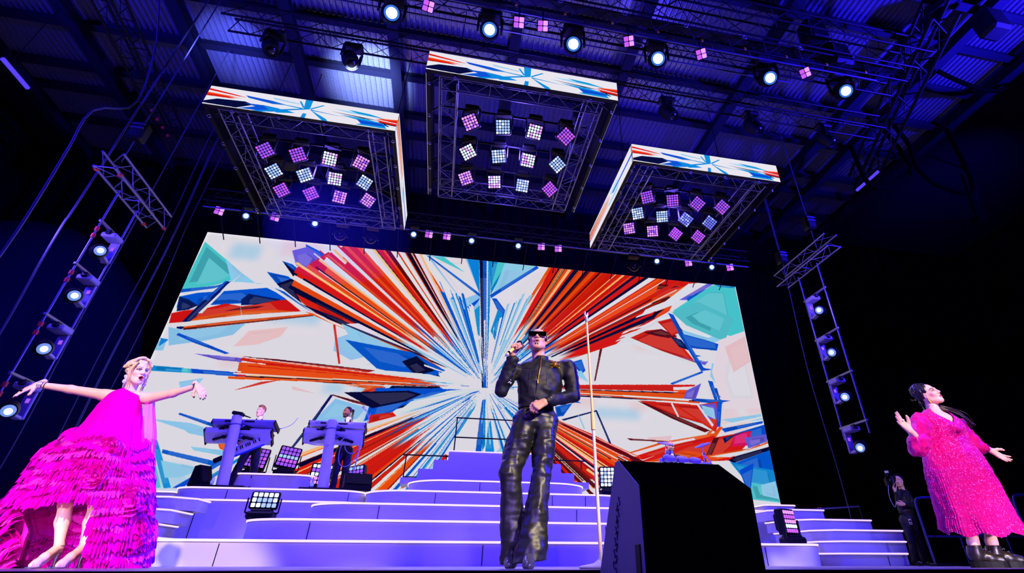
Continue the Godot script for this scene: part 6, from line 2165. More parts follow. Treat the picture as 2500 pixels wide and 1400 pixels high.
	# high heeled silver sandals
	for q in [Vector3(0.018, 0.0, 0.15), Vector3(0.193, 0.0, 0.15)]:
		var s := obj("sandal", mb().sweep([q + Vector3(0, 0.112, -0.03), q + Vector3(-0.002, 0.1, 0.02), q + Vector3(-0.006, 0.045, 0.1), q + Vector3(-0.012, 0.008, 0.16), q + Vector3(-0.014, 0.006, 0.235)], [0.026, 0.028, 0.032, 0.036, 0.026], 10, 0.22).mesh(), M.silver, t)
		obj("heel", mb().sweep([q + Vector3(0.006, 0.0, -0.035), q + Vector3(0.003, 0.05, -0.03), q + Vector3(0, 0.108, -0.022)], [0.016, 0.014, 0.026], 10).mesh(), M.silver, s)
		obj("toe_strap", mb().sweep(curve([q + Vector3(-0.045, 0.012, 0.17), q + Vector3(-0.012, 0.06, 0.17), q + Vector3(0.022, 0.012, 0.17)], 12), [0.008], 6, 0.5).mesh(), M.silver, s)
		bangle(s, "ankle_strap", q + Vector3(-0.002, 0.155, 0.0), Vector3(0, 1, 0.1), 0.033, 0.006, M.silver)
	# the dress
	var lv := [[0.03, 0.06, -0.16, 0.46, 0.3], [0.25, 0.06, -0.14, 0.475, 0.32], [0.43, -0.03, -0.1, 0.49, 0.34], [0.55, -0.04, -0.06, 0.47, 0.34], [0.75, -0.06, -0.02, 0.4, 0.3], [0.9, -0.07, 0.0, 0.33, 0.26], [1.0, -0.065, 0.0, 0.275, 0.22], [1.14, -0.07, 0.0, 0.225, 0.18], [1.28, -0.085, 0.0, 0.18, 0.145], [1.38, -0.09, 0.0, 0.135, 0.115], [1.45, -0.085, 0.0, 0.085, 0.08]]
	var ns := fnoise(0.8, 31, 3)
	var fold := func(th: float, y: float) -> float:
		var w := clampf((1.35 - y) * 1.4, 0.0, 1.0)
		return 1.0 + w * (0.05 * sin(th * 11.0 + 2.0 * sin(y * 3.0)) + 0.022 * sin(th * 27.0 + y * 4.0) + 0.05 * ns.get_noise_2d(th * 4.0, y * 3.0))
	var d := obj("dress", ring_cloth(lv, 260, 40, func(th: float) -> float: return 1.45 - 0.05 * absf(cos(th)), func(th: float) -> float: return 0.57 + 0.02 * sin(th * 7.0), fold).mesh(), M.magenta_tulle, t)
	# long back skirt: everything but the front, down to the floor
	obj("train", ring_cloth(lv, 220, 26, func(_th: float) -> float: return 0.7, func(th: float) -> float: return 0.03 + 0.03 * absf(sin(th * 5.0)), func(th: float, y: float) -> float: return float(fold.call(th, y)) * 1.0 + 0.05 * sin(th * 16.0), PI * 0.74, PI * 2.32).mesh(), M.train, d)
	var g := RandomNumberGenerator.new()
	g.seed = 77
	var tiers := [[1.0, -0.06, 0.28, 0.22, 0.12, 0.0, TAU, 26, 0.024], [0.9, -0.07, 0.35, 0.27, 0.14, 0.0, TAU, 30, 0.03], [0.78, -0.06, 0.39, 0.29, 0.13, 0.0, TAU, 32, 0.03], [0.66, -0.05, 0.43, 0.31, 0.14, 0.0, TAU, 34, 0.034], [0.5, -0.04, 0.48, 0.33, 0.14, PI * 0.72, PI * 2.34, 30, 0.034], [0.36, 0.0, 0.49, 0.33, 0.14, PI * 0.72, PI * 2.34, 30, 0.034], [0.2, 0.05, 0.47, 0.31, 0.13, PI * 0.72, PI * 2.34, 30, 0.034], [0.1, 0.06, 0.46, 0.3, 0.1, PI * 0.72, PI * 2.34, 30, 0.03]]
	for q in tiers:
		for layer in 4:
			var path := []
			var out := []
			var n := 640
			for i in n + 1:
				var th: float = lerpf(q[5], q[6], float(i) / n)
				var y: float = q[0] - 0.04 * layer + 0.02 + 0.035 * sin(th * 4.0 + q[0] * 9.0 + layer) + 0.05 * cos(th + 2.4)
				var w: float = 0.98 + 0.035 * sin(th * 6.0 + layer * 2.0)
				path.append(Vector3(q[1] + q[2] * w * cos(th), y, -0.05 * (1.0 - q[0]) * 2.0 + q[3] * w * sin(th)))
				out.append(Vector3(cos(th), 0, sin(th)))
			var fm: Material = M.magenta_tulle if layer % 3 != 1 else M.pink_tulle
			obj("ruffle", frill(path, out, Vector3(0, -0.6 - 0.12 * layer, 0), q[4] * (0.62 + 0.12 * layer), float(q[7]) * 2.7 + 13 * layer, float(q[8]) * 0.62, ns, 4).mesh(), fm, d)
	# spiral rosettes of ruffle
	for q in [[Vector3(0.13, 0.66, 0.3), 0.1], [Vector3(-0.05, 0.7, 0.31), 0.08], [Vector3(-0.42, 0.14, 0.1), 0.13], [Vector3(0.42, 0.5, 0.16), 0.13], [Vector3(0.47, 0.24, 0.06), 0.13], [Vector3(-0.5, 0.42, 0.05), 0.12], [Vector3(0.3, 0.15, 0.05), 0.1], [Vector3(-0.25, 0.86, 0.2), 0.09], [Vector3(0.1, 0.9, 0.24), 0.09]]:
		var path := []
		var out := []
		for i in 150:
			var a := i * 0.135
			var r: float = q[1] * (0.12 + 0.88 * i / 149.0)
			path.append(q[0] + Vector3(r * cos(a), r * sin(a), -0.1 * r))
			out.append(Vector3(0.35 * cos(a), 0.35 * sin(a), 0.9))
		obj("rosette", frill(path, out, Vector3(0, -0.1, 0.2), float(q[1]) * 0.5, 26, 0.013, ns, 4).mesh(), M.pink_tulle if g.randf() < 0.5 else M.magenta_tulle, d)
	# sheer panel falling from the left shoulder
	obj("veil", ring_cloth([[0.5, 0.0, -0.1, 0.44, 0.3], [1.0, -0.03, -0.1, 0.3, 0.22], [1.42, -0.06, -0.08, 0.18, 0.12]], 50, 30, func(_th: float) -> float: return 1.4, func(_th: float) -> float: return 0.55, func(th: float, y: float) -> float: return 1.0 + 0.04 * sin(th * 22.0 + y * 3.0), -PI * 0.5, PI * 0.2).mesh(), M.veil, d)


func sequin_woman() -> void:
	var t := thing("person", "dark haired woman in a long pink sequinned pleated dress and heavy boots", "person", Vector3(4.9, 0, -4.6))
	var skin := Color(0.96, 0.76, 0.66)
	var m := skin_mesh()
	var wr := Vector3(-0.445, 1.14, 0.2)
	var wl := Vector3(0.55, 1.015, 0.1)
	var b := fld()
	b.limb([Vector3(0.16, 0.9, 0), Vector3(0.17, 1.1, 0), Vector3(0.16, 1.26, 0.01)], [0.15, 0.125, 0.13], 0.05)
	b.ell(Vector3(0.16, 1.3, 0.01), Vector3(0.165, 0.09, 0.1), 0.05)
	b.limb([Vector3(0.16, 1.34, -0.01), Vector3(0.17, 1.47, -0.01)], [0.062, 0.05], 0.05)
	b.limb([Vector3(-0.07, 1.31, 0), Vector3(-0.33, 1.03, 0.1), wr], [0.06, 0.04, 0.026], 0.03)
	b.limb([Vector3(0.38, 1.29, 0), Vector3(0.46, 1.09, 0.0), wl], [0.06, 0.042, 0.028], 0.03)
	b.limb([Vector3(0.08, 0.85, 0), Vector3(0.05, 0.5, 0.06), Vector3(0.005, 0.2, 0.01), Vector3(-0.005, 0.1, 0.0)], [0.1, 0.06, 0.045, 0.036], 0.03)
	b.limb([Vector3(0.24, 0.85, 0), Vector3(0.26, 0.5, 0.04), Vector3(0.182, 0.2, 0.04), Vector3(0.172, 0.1, 0.03)], [0.1, 0.06, 0.045, 0.036], 0.03)
	b.build(0.012).net(m, Transform3D(), func(_p: Vector3) -> Color: return lin(skin))
	var hx := pose(Vector3(0.165, 1.585, 0.0), Vector3(0.2, 0.3, 0.92), 0.24)
	add_head(m, hx, {"skin": skin, "lips": Color(0.72, 0.3, 0.34), "brow": Color(0.16, 0.1, 0.09), "lid": Color(0.55, 0.36, 0.4), "open": 0.0, "slim": 1.0, "neck": Vector3(0.0, -0.16, -0.1), "cell": 0.0033})
	add_hand(m, wr, Vector3(-0.72, 0.66, 0.1), Vector3(0.2, 0.0, 1.0), 1.0, skin, {"curl": [0.06, 0.1, 0.12, 0.1], "spread": 0.26, "thumb": 0.1, "size": 1.14})
	add_hand(m, wl, Vector3(0.74, -0.62, 0.2), Vector3(-0.1, 0.35, 0.92), -1.0, skin, {"curl": [0.2, 0.16, 0.16, 0.14], "spread": 0.18, "thumb": 0.2, "size": 0.98})
	obj("body", m.mesh(), M.skin, t)
	# hair swept up at the back, long loose lengths behind the neck and over the far shoulder
	var h := fld()
	h.ell(Vector3(0, 0.05, -0.03), Vector3(0.084, 0.088, 0.098), 0.02)
	h.ell(Vector3(0.0, 0.1, -0.07), Vector3(0.07, 0.065, 0.075), 0.04)
	h.carve(Vector3(0, -0.04, 0.085), Vector3(0.076, 0.118, 0.085), 0.012)
	h.carve(Vector3(0, -0.12, 0.03), Vector3(0.1, 0.1, 0.08), 0.02)
	h.build(0.006).wrinkle(fnoise(1.0, 8, 3), 0.012, Vector3(44, 16, 44))
	var hm := mb()
	h.net(hm, hx)
	var hr := obj("hair", hm.mesh(), M.dark_hair, t)
	var g := RandomNumberGenerator.new()
	g.seed = 12
	for k in 9:
		var o := Vector3(g.randf_range(-0.05, 0.05), g.randf_range(-0.02, 0.02), 0)
		var pts := [hx * (Vector3(0, 0.0, -0.11) + o), hx * (Vector3(-0.01, -0.08, -0.13) + o), hx * (Vector3(-0.03, -0.18, -0.14) + o * 1.2)]
		obj("lock", mb().sweep(curve(pts, 12), [0.012, 0.016, 0.014, 0.01, 0.003], 6).mesh(), M.dark_hair, hr)
	for k in 12:
		var o := Vector3(g.randf_range(-0.012, 0.012), g.randf_range(-0.02, 0.02), g.randf_range(-0.03, 0.03))
		var e := Vector3(g.randf_range(-0.03, 0.03), g.randf_range(-0.05, 0.04), g.randf_range(-0.04, 0.04))
		var pts := [Vector3(0.19, 1.46, -0.05) + o, Vector3(0.27, 1.42, 0.05) + o, Vector3(0.36, 1.34, 0.12) + o * 1.5, Vector3(0.43, 1.24, 0.12) + o + e]
		if k > 9:
			pts = [Vector3(0.2, 1.46, -0.03) + o, Vector3(0.28, 1.455, 0.04) + o, Vector3(0.36, 1.45, 0.06) + e * 0.6]
		obj("lock", mb().sweep(curve(pts, 16), [0.008, 0.02, 0.022, 0.018, 0.012, 0.002], 6).mesh(), M.brown_hair if k % 2 else M.dark_hair, hr)
	for k in 5:
		obj("hair_clip", mb().sweep([hx * Vector3(-0.06, 0.03 - 0.005 * k, -0.12), hx * Vector3(-0.09 - 0.006 * k, 0.02 + 0.008 * k, -0.15)], [0.003, 0.001], 5).mesh(), M.dark_hair, hr)
	obj("earring", mb().tube(hx * Vector3(-0.084, -0.045, -0.004), hx * Vector3(-0.086, -0.085, -0.004), 0.006, 0.008).mesh(), M.gold, t)
	bangle(t, "watch_strap", wl.lerp(Vector3(0.46, 1.09, 0.0), 0.16), wl - Vector3(0.46, 1.09, 0.0), 0.034, 0.009, M.suit_navy)
	obj("ring", mb().box(wr + Vector3(-0.075, 0.095, 0.04), Vector3(0.018, 0.012, 0.014), 0.004).mesh(), M.gem, t)
	# dress: bodice with a deep V, bell sleeves, knot, pleated skirt
	var lv := [[0.24, 0.24, -0.03, 0.42, 0.28], [0.33, 0.2, -0.02, 0.385, 0.27], [0.42, 0.17, 0.0, 0.355, 0.26], [0.6, 0.16, 0.0, 0.345, 0.25], [0.8, 0.155, 0.0, 0.335, 0.235], [0.95, 0.155, 0.0, 0.305, 0.21], [1.05, 0.16, 0.0, 0.255, 0.185], [1.14, 0.165, 0.01, 0.215, 0.165], [1.22, 0.165, 0.015, 0.225, 0.17], [1.3, 0.16, 0.005, 0.225, 0.15], [1.37, 0.16, -0.01, 0.185, 0.115], [1.43, 0.165, -0.02, 0.1, 0.075]]
	var ns := fnoise(1.0, 41, 2)
	var fold := func(th: float, y: float) -> float:
		var w := clampf((1.12 - y) * 2.2, 0.0, 1.0)
		var big := clampf((0.9 - y) * 1.3, 0.0, 1.0)
		return 1.0 + w * 0.014 * sin(th * 84.0) + big * (0.05 * sin(th * 7.0 + y * 2.0) + 0.03 * sin(th * 13.0 - y * 5.0)) + 0.02 * ns.get_noise_2d(th * 3.0, y * 9.0) + (0.03 * exp(-pow((y - 1.24) / 0.05, 2.0)) * absf(sin(th)) if y > 1.1 else 0.0)
	var top := func(th: float) -> float:
		var f := absf(wrapf(th - PI * 0.53, -PI, PI))
		return 1.425 - 0.17 * clampf(1.0 - f / 0.8, 0.0, 1.0)
	var bot := func(th: float) -> float:
		return 0.3 + 0.05 * sin(th + 2.6) + 0.018 * sin(th * 9.0)
	var d := obj("dress", ring_cloth(lv, 420, 70, top, bot, fold).mesh(), M.sequins, t)
	var sp := RandomNumberGenerator.new()
	sp.seed = 3
	var dm: ArrayMesh = d.mesh
	var dv: PackedVector3Array = dm.surface_get_arrays(0)[Mesh.ARRAY_VERTEX]
	var dn: PackedVector3Array = dm.surface_get_arrays(0)[Mesh.ARRAY_NORMAL]
	var mm := MultiMesh.new()
	mm.transform_format = MultiMesh.TRANSFORM_3D
	mm.mesh = mb().lathe([Vector2(0.0042, 0.0), Vector2(0.003, 0.0008), Vector2(0.0003, 0.0009)], 6).mesh()
	mm.instance_count = 5200
	for k in 5200:
		var i := sp.randi_range(0, dv.size() - 1)
		var nn := (dn[i] + Vector3(sp.randf_range(-0.5, 0.5), sp.randf_range(-0.5, 0.5), sp.randf_range(-0.5, 0.5))).normalized()
		var xx := nn.cross(Vector3(0.3, 0.9, 0.2)).normalized()
		mm.set_instance_transform(k, Transform3D(Basis(xx, nn, xx.cross(nn)), dv[i] + dn[i] * 0.002))
	var mi := MultiMeshInstance3D.new()
	mi.name = "sequin_spangles"
	mi.multimesh = mm
	mi.material_override = mk("spangle", Color(1.0, 0.3, 0.85), 0.25, 0.35)
	mi.set_meta("kind", "stuff")
	d.add_child(mi, true)
	# sleeves
	for q in [[[Vector3(-0.08, 1.3, 0.0), Vector3(-0.16, 1.2, 0.04), Vector3(-0.28, 1.05, 0.09), Vector3(-0.33, 1.0, 0.1)], [0.085, 0.1, 0.085, 0.07], [Vector3(-0.35, 1.0, 0.11), Vector3(-0.41, 1.08, 0.15)], [0.07, 0.038]], [[Vector3(0.39, 1.27, 0.0), Vector3(0.43, 1.16, 0.0), Vector3(0.46, 1.09, 0.01)], [0.08, 0.08, 0.075], [Vector3(0.46, 1.08, 0.02), Vector3(0.52, 1.035, 0.075)], [0.08, 0.045]]]:
		var s := fld()
		s.limb(q[0], q[1], 0.04)
		s.limb(q[2], q[3], 0.04)
		s.build(0.009).wrinkle(fnoise(1.0, 17), 0.022, Vector3(12, 9, 12))
		var sm := mb()
		s.net(sm)
		var sl := obj("sleeve", sm.mesh(), M.sequins, d)
		bangle(sl, "cuff", q[2][1], q[2][1] - q[2][0], float(q[3][1]), 0.008, M.sequins)
	var kp := Vector3(0.14, 1.185, 0.19)
	obj("knot", mb().lathe([Vector2(0.001, 0.03), Vector2(0.02, 0.028), Vector2(0.03, 0.012), Vector2(0.028, 0.0)], 18, Transform3D(Basis(Vector3.RIGHT, PI / 2), kp)).mesh(), M.sequins, d)
	for k in 7:
		var a := -0.9 + 0.3 * k
		for s in [-1.0, 1.0]:
			obj("gather", mb().sweep(curve([kp + Vector3(s * 0.02, 0.004 * (k - 3), 0.0), kp + Vector3(s * 0.07, 0.015 * (k - 3), -0.02), kp + Vector3(s * 0.13, 0.022 * (k - 3), -0.065)], 8), [0.007, 0.006, 0.003], 6).mesh(), M.sequins, d)
	# boots
	for q in [[Vector3(-0.01, 0, 0.0), 0.35], [Vector3(0.17, 0, 0.03), 0.3]]:
		var o: Vector3 = q[0]
		var dir := Vector3(0.85, 0, float(q[1]) + 0.1).normalized()
		var s := fld()
		s.limb([o + Vector3(0.008, 0.17, 0.008), o + Vector3(0.0, 0.12, 0.0), o + Vector3(-0.005, 0.085, 0)], [0.062, 0.054, 0.052], 0.03)
		s.limb([o + Vector3(0, 0.1, 0), o + dir * 0.1 + Vector3(0, 0.075, 0), o + dir * 0.19 + Vector3(0, 0.06, 0)], [0.05, 0.046, 0.042], 0.03)
		s.build(0.0075).cut(Vector3(0, 0.172, 0), UP).cut(Vector3(0, 0.04, 0), -UP)
		var sm := mb()
		s.net(sm)
		var bt := obj("boot", sm.mesh(), M.boot_leather, t)
		var sole := []
		for k in 20:
			var a := TAU * k / 20.0
			var w := Vector2(0.16 * cos(a), 0.052 * sin(a) * (1.0 + 0.12 * cos(a)))
			sole.append(w)
		obj("sole", mb().prism(sole, 0.0, 0.05, Transform3D(Basis(dir, dir.cross(UP) * -1.0, UP), o + dir * 0.085)).mesh(), M.black, bt)
		for k in 4:
			var p := o + dir * (0.055 + 0.03 * (3 - k)) + Vector3(0, 0.1 + 0.022 * k, 0)
			obj("lace", mb().sweep([p + dir.cross(UP) * 0.03, p + dir * 0.012 + Vector3(0, 0.008, 0), p - dir.cross(UP) * 0.03], [0.004], 5).mesh(), M.silver, bt)
		bangle(bt, "boot_collar", o + Vector3(0.008, 0.17, 0.008), UP, 0.057, 0.006, M.boot_leather)


func dressed(t: Node3D, o: Dictionary) -> void:
	# a smaller, farther figure: joints in o, skin body, jacket and trousers as soft shapes
	var skin: Color = o.skin
	var m := skin_mesh()
	var nk: Vector3 = o.neck
	var hp: Vector3 = o.hip
	var b := fld()
	var arms: Array = o.arms
	b.limb([hp, nk], [0.09, 0.055], 0.04)
	for a in arms:
		b.limb(a, [0.04, 0.03, 0.024], 0.03)
	for l in o.legs:
		b.limb(l, [0.07, 0.045, 0.035], 0.03)
	b.build(0.018).net(m, Transform3D(), func(_p: Vector3) -> Color: return lin(skin))
	add_head(m, o.head, {"skin": skin, "brow": o.get("brow", Color(0.3, 0.2, 0.15)), "beard": o.beard, "cell": 0.0065} if o.has("beard") else {"skin": skin, "brow": o.get("brow", Color(0.3, 0.2, 0.15)), "cell": 0.0065})
	for k in arms.size():
		var a: Array = arms[k]
		var dirs: Array = o.hands[k]
		add_hand(m, a[2], dirs[0], dirs[1], 1.0 if k == 0 else -1.0, skin, {"curl": [0.4, 0.45, 0.5, 0.5], "thumb": 0.4, "cell": 0.006})
	obj("body", m.mesh(), M.skin, t)
	var j := fld()
	var up := (nk - hp).normalized()
	var mid := hp.lerp(nk, 0.62)
	j.ell(mid, Vector3(0.19, 0.2, 0.125), 0.05)
	j.ell(hp.lerp(nk, 0.25), Vector3(0.165, 0.17, 0.115), 0.08)
	j.cap(arms[0][0], arms[1][0], 0.058, 0.058, 0.05)
	for a in arms:
		j.limb([a[0], a[1], a[1].lerp(a[2], 0.9)], [0.066, 0.054, 0.04], 0.03)
	j.build(0.012).wrinkle(fnoise(1.0, 5), 0.01, Vector3(10, 12, 10)).cut(hp - up * 0.08, -up)
	var jm := mb()
	j.net(jm)
	var jk := obj("jacket", jm.mesh(), o.jacket, t)
	obj("lapel", mb().sweep([nk + Vector3(-0.06, 0.0, 0.06), mid + Vector3(-0.03, 0.06, 0.125), mid + Vector3(0, -0.1, 0.122)], [0.016, 0.02, 0.006], 6, 0.4).sweep([nk + Vector3(0.06, 0.0, 0.06), mid + Vector3(0.03, 0.06, 0.125), mid + Vector3(0, -0.1, 0.122)], [0.016, 0.02, 0.006], 6, 0.4).mesh(), o.jacket, jk)
	if o.has("collar"):
		obj("collar", mb().rows([ellipse_ring(nk + Vector3(0, -0.03, 0.0), 0.078, 0.075, 22), ellipse_ring(nk + Vector3(0, 0.02, 0.0), 0.07, 0.068, 22), ellipse_ring(nk + Vector3(0, 0.06, 0.004), 0.064, 0.064, 22)], true).mesh(), o.collar, t)
		obj("shirt_front", mb().sweep([nk + Vector3(0, -0.02, 0.062), nk.lerp(mid, 0.6) + Vector3(0, 0, 0.1), mid + Vector3(0, -0.02, 0.128)], [0.045, 0.035, 0.008], 8, 0.4).mesh(), o.collar if not o.has("shirt") else o.shirt, t)
	var p := fld()
	p.ell(hp - Vector3(0, 0.02, 0), Vector3(0.16, 0.13, 0.115), 0.04)
	for l in o.legs:
		p.limb([l[0], l[1], l[2]], [0.1, 0.075, 0.07], 0.025)
	p.build(0.013).wrinkle(fnoise(1.0, 15), 0.012, Vector3(9, 7, 9))
	var pm := mb()
	p.net(pm)
	obj("trousers", pm.mesh(), o.get("trousers", o.jacket), t)
	for l in o.legs:
		var f: Vector3 = l[2]
		var s := fld()
		s.limb([Vector3(f.x, 0.05, f.z), Vector3(f.x, 0.045, f.z + 0.11), Vector3(f.x, 0.03, f.z + 0.17)], [0.045, 0.042, 0.03], 0.03)
		s.build(0.011).cut(Vector3(0, 0.002, 0), -UP)
		var sm := mb()
		s.net(sm)
		obj("shoe", sm.mesh(), M.black_gloss, t)


func keyboard_men() -> void:
	# fair haired man with the strap-on keyboard
	var t := thing("person", "fair haired man in dark suit with a strap-on keyboard, behind the left stand", "person", Vector3(-4.3, 1.33, -13.1))
	var hx := pose(Vector3(0.0, 1.66, 0.02), Vector3(-0.35, 0.02, 1.0))
	dressed(t, {"skin": Color(0.95, 0.74, 0.62), "neck": Vector3(0.03, 1.49, 0), "hip": Vector3(0.06, 0.9, 0), "head": hx, "arms": [[Vector3(-0.17, 1.4, 0), Vector3(-0.3, 1.14, 0.06), Vector3(-0.18, 0.93, 0.26)], [Vector3(0.24, 1.37, 0), Vector3(0.38, 1.13, 0.05), Vector3(0.26, 1.04, 0.28)]], "hands": [[Vector3(0.5, -0.3, 0.7), Vector3(0.3, -0.2, -0.9)], [Vector3(-0.5, -0.4, 0.5), Vector3(-0.4, -0.2, -0.9)]], "legs": [[Vector3(-0.03, 0.84, 0), Vector3(-0.09, 0.45, 0.05), Vector3(-0.2, 0.07, 0.0)], [Vector3(0.15, 0.84, 0), Vector3(0.22, 0.45, 0.03), Vector3(0.26, 0.07, 0.02)]], "jacket": M.suit_navy, "collar": M.collar_white})
	var h := fld()
	h.ell(Vector3(0, 0.05, -0.024), Vector3(0.08, 0.088, 0.096), 0.02)
	h.ell(Vector3(0.0, 0.115, 0.02), Vector3(0.06, 0.03, 0.06), 0.03)
	h.carve(Vector3(0, -0.04, 0.08), Vector3(0.075, 0.118, 0.085), 0.012)
	h.carve(Vector3(0, -0.11, 0.0), Vector3(0.12, 0.1, 0.12), 0.02)
	h.build(0.008).wrinkle(fnoise(1.0, 6, 3), 0.014, Vector3(40, 30, 40))
	var hm := mb()
	h.net(hm, hx)
	obj("hair", hm.mesh(), M.fair_hair, t)
	obj("strap", mb().sweep(curve([Vector3(-0.28, 0.78, 0.25), Vector3(-0.12, 1.15, 0.16), Vector3(0.08, 1.4, 0.12), Vector3(0.16, 1.46, 0.0)], 16), [0.025], 8, 0.25).mesh(), M.black, t)
	# the strap-on keyboard itself hangs on him
	var a := Vector3(-0.34, 0.63, 0.32)
	var b := Vector3(0.36, 1.0, 0.34)
	var x := (b - a).normalized()
	var kt := thing("strap_on_keyboard", "white strap-on keyboard slung across the fair haired man, tilted up to the right", "keyboard", Vector3(-4.3, 1.33, -13.1) + (a + b) / 2.0, "", Basis(x, Vector3.BACK.cross(x), Vector3.BACK))
	var w := a.distance_to(b)
	obj("case", mb().prism([Vector2(-w / 2 - 0.05, -0.06), Vector2(w / 2 - 0.05, -0.09), Vector2(w / 2 + 0.12, -0.06), Vector2(w / 2 + 0.12, 0.0), Vector2(w / 2 - 0.05, 0.1), Vector2(-w / 2, 0.12)], -0.03, 0.015).mesh(), M.white_paint, kt)
	obj("blue_edge", mb().bar(Vector3(-w / 2, -0.075, 0.0), Vector3(w / 2 - 0.02, -0.1, 0.0), 0.05, 0.03, UP, 0.01).mesh(), mk("edge_blue", Color(0.1, 0.25, 0.8), 0.4), kt)
	obj("neck_grip", mb().box(Vector3(-w / 2 - 0.12, 0.0, -0.01), Vector3(0.18, 0.1, 0.05), 0.015).mesh(), M.black, kt)
	for k in 18:
		obj("white_key", mb().box(Vector3(-w / 2 + 0.05 + k * 0.037, 0.01, 0.022), Vector3(0.034, 0.13, 0.014), 0.003).mesh(), M.collar_white, kt)
		if k % 7 not in [2, 6]:
			obj("black_key", mb().box(Vector3(-w / 2 + 0.0685 + k * 0.037, 0.04, 0.032), Vector3(0.019, 0.075, 0.014), 0.003).mesh(), M.black, kt)
	# man with braids
	var t2 := thing("person", "man with tied back braids in dark jacket behind the right keyboard stand", "person", Vector3(-2.43, 1.33, -13.2))
	var hx2 := pose(Vector3(-0.02, 1.76, 0.02), Vector3(-0.75, -0.12, 0.75), 0.04)
	var dk := Color(0.6, 0.36, 0.2)
	dressed(t2, {"skin": dk, "brow": Color(0.08, 0.05, 0.04), "beard": Color(0.16, 0.09, 0.06), "neck": Vector3(0.04, 1.59, 0), "hip": Vector3(0.1, 0.97, 0), "head": hx2, "arms": [[Vector3(-0.17, 1.46, 0), Vector3(-0.28, 1.25, 0.08), Vector3(-0.26, 1.27, 0.16)], [Vector3(0.26, 1.44, 0), Vector3(0.36, 1.2, 0.05), Vector3(0.25, 1.25, 0.16)]], "hands": [[Vector3(0.2, 0.0, 1.0), Vector3(0, -1, 0)], [Vector3(-0.2, 0.0, 1.0), Vector3(0, -1, 0)]], "legs": [[Vector3(0.02, 0.9, 0), Vector3(0.02, 0.48, 0.04), Vector3(0.02, 0.07, 0.0)], [Vector3(0.2, 0.9, 0), Vector3(0.22, 0.48, 0.03), Vector3(0.22, 0.07, 0.0)]], "jacket": M.suit_plum, "trousers": M.suit_navy, "collar": M.collar_white})
	var h2 := fld()
	h2.ell(Vector3(0, 0.05, -0.028), Vector3(0.078, 0.085, 0.094), 0.02)
	h2.carve(Vector3(0, -0.04, 0.09), Vector3(0.076, 0.125, 0.1), 0.012)
	h2.carve(Vector3(0, -0.12, 0.0), Vector3(0.12, 0.1, 0.1), 0.02)
	h2.build(0.008)
	var hm2 := mb()
	h2.net(hm2, hx2)
	var hr := obj("hair", hm2.mesh(), M.dark_hair, t2)
	for k in 8:
		var o := Vector3(0.02 * (k % 4 - 1.5), 0.012 * (k / 4), -0.012 * (k / 4))
		var pts := [hx2 * (Vector3(0, 0.06, -0.115) + o), hx2 * (Vector3(0, 0.03, -0.16) + o), hx2 * (Vector3(0, -0.07, -0.15) + o), hx2 * (Vector3(0, -0.16 - 0.01 * k, -0.14) + o)]
		obj("braid", mb().sweep(curve(pts, 14), [0.013, 0.011, 0.014, 0.011, 0.013, 0.01, 0.004], 6).mesh(), M.dark_hair, hr)


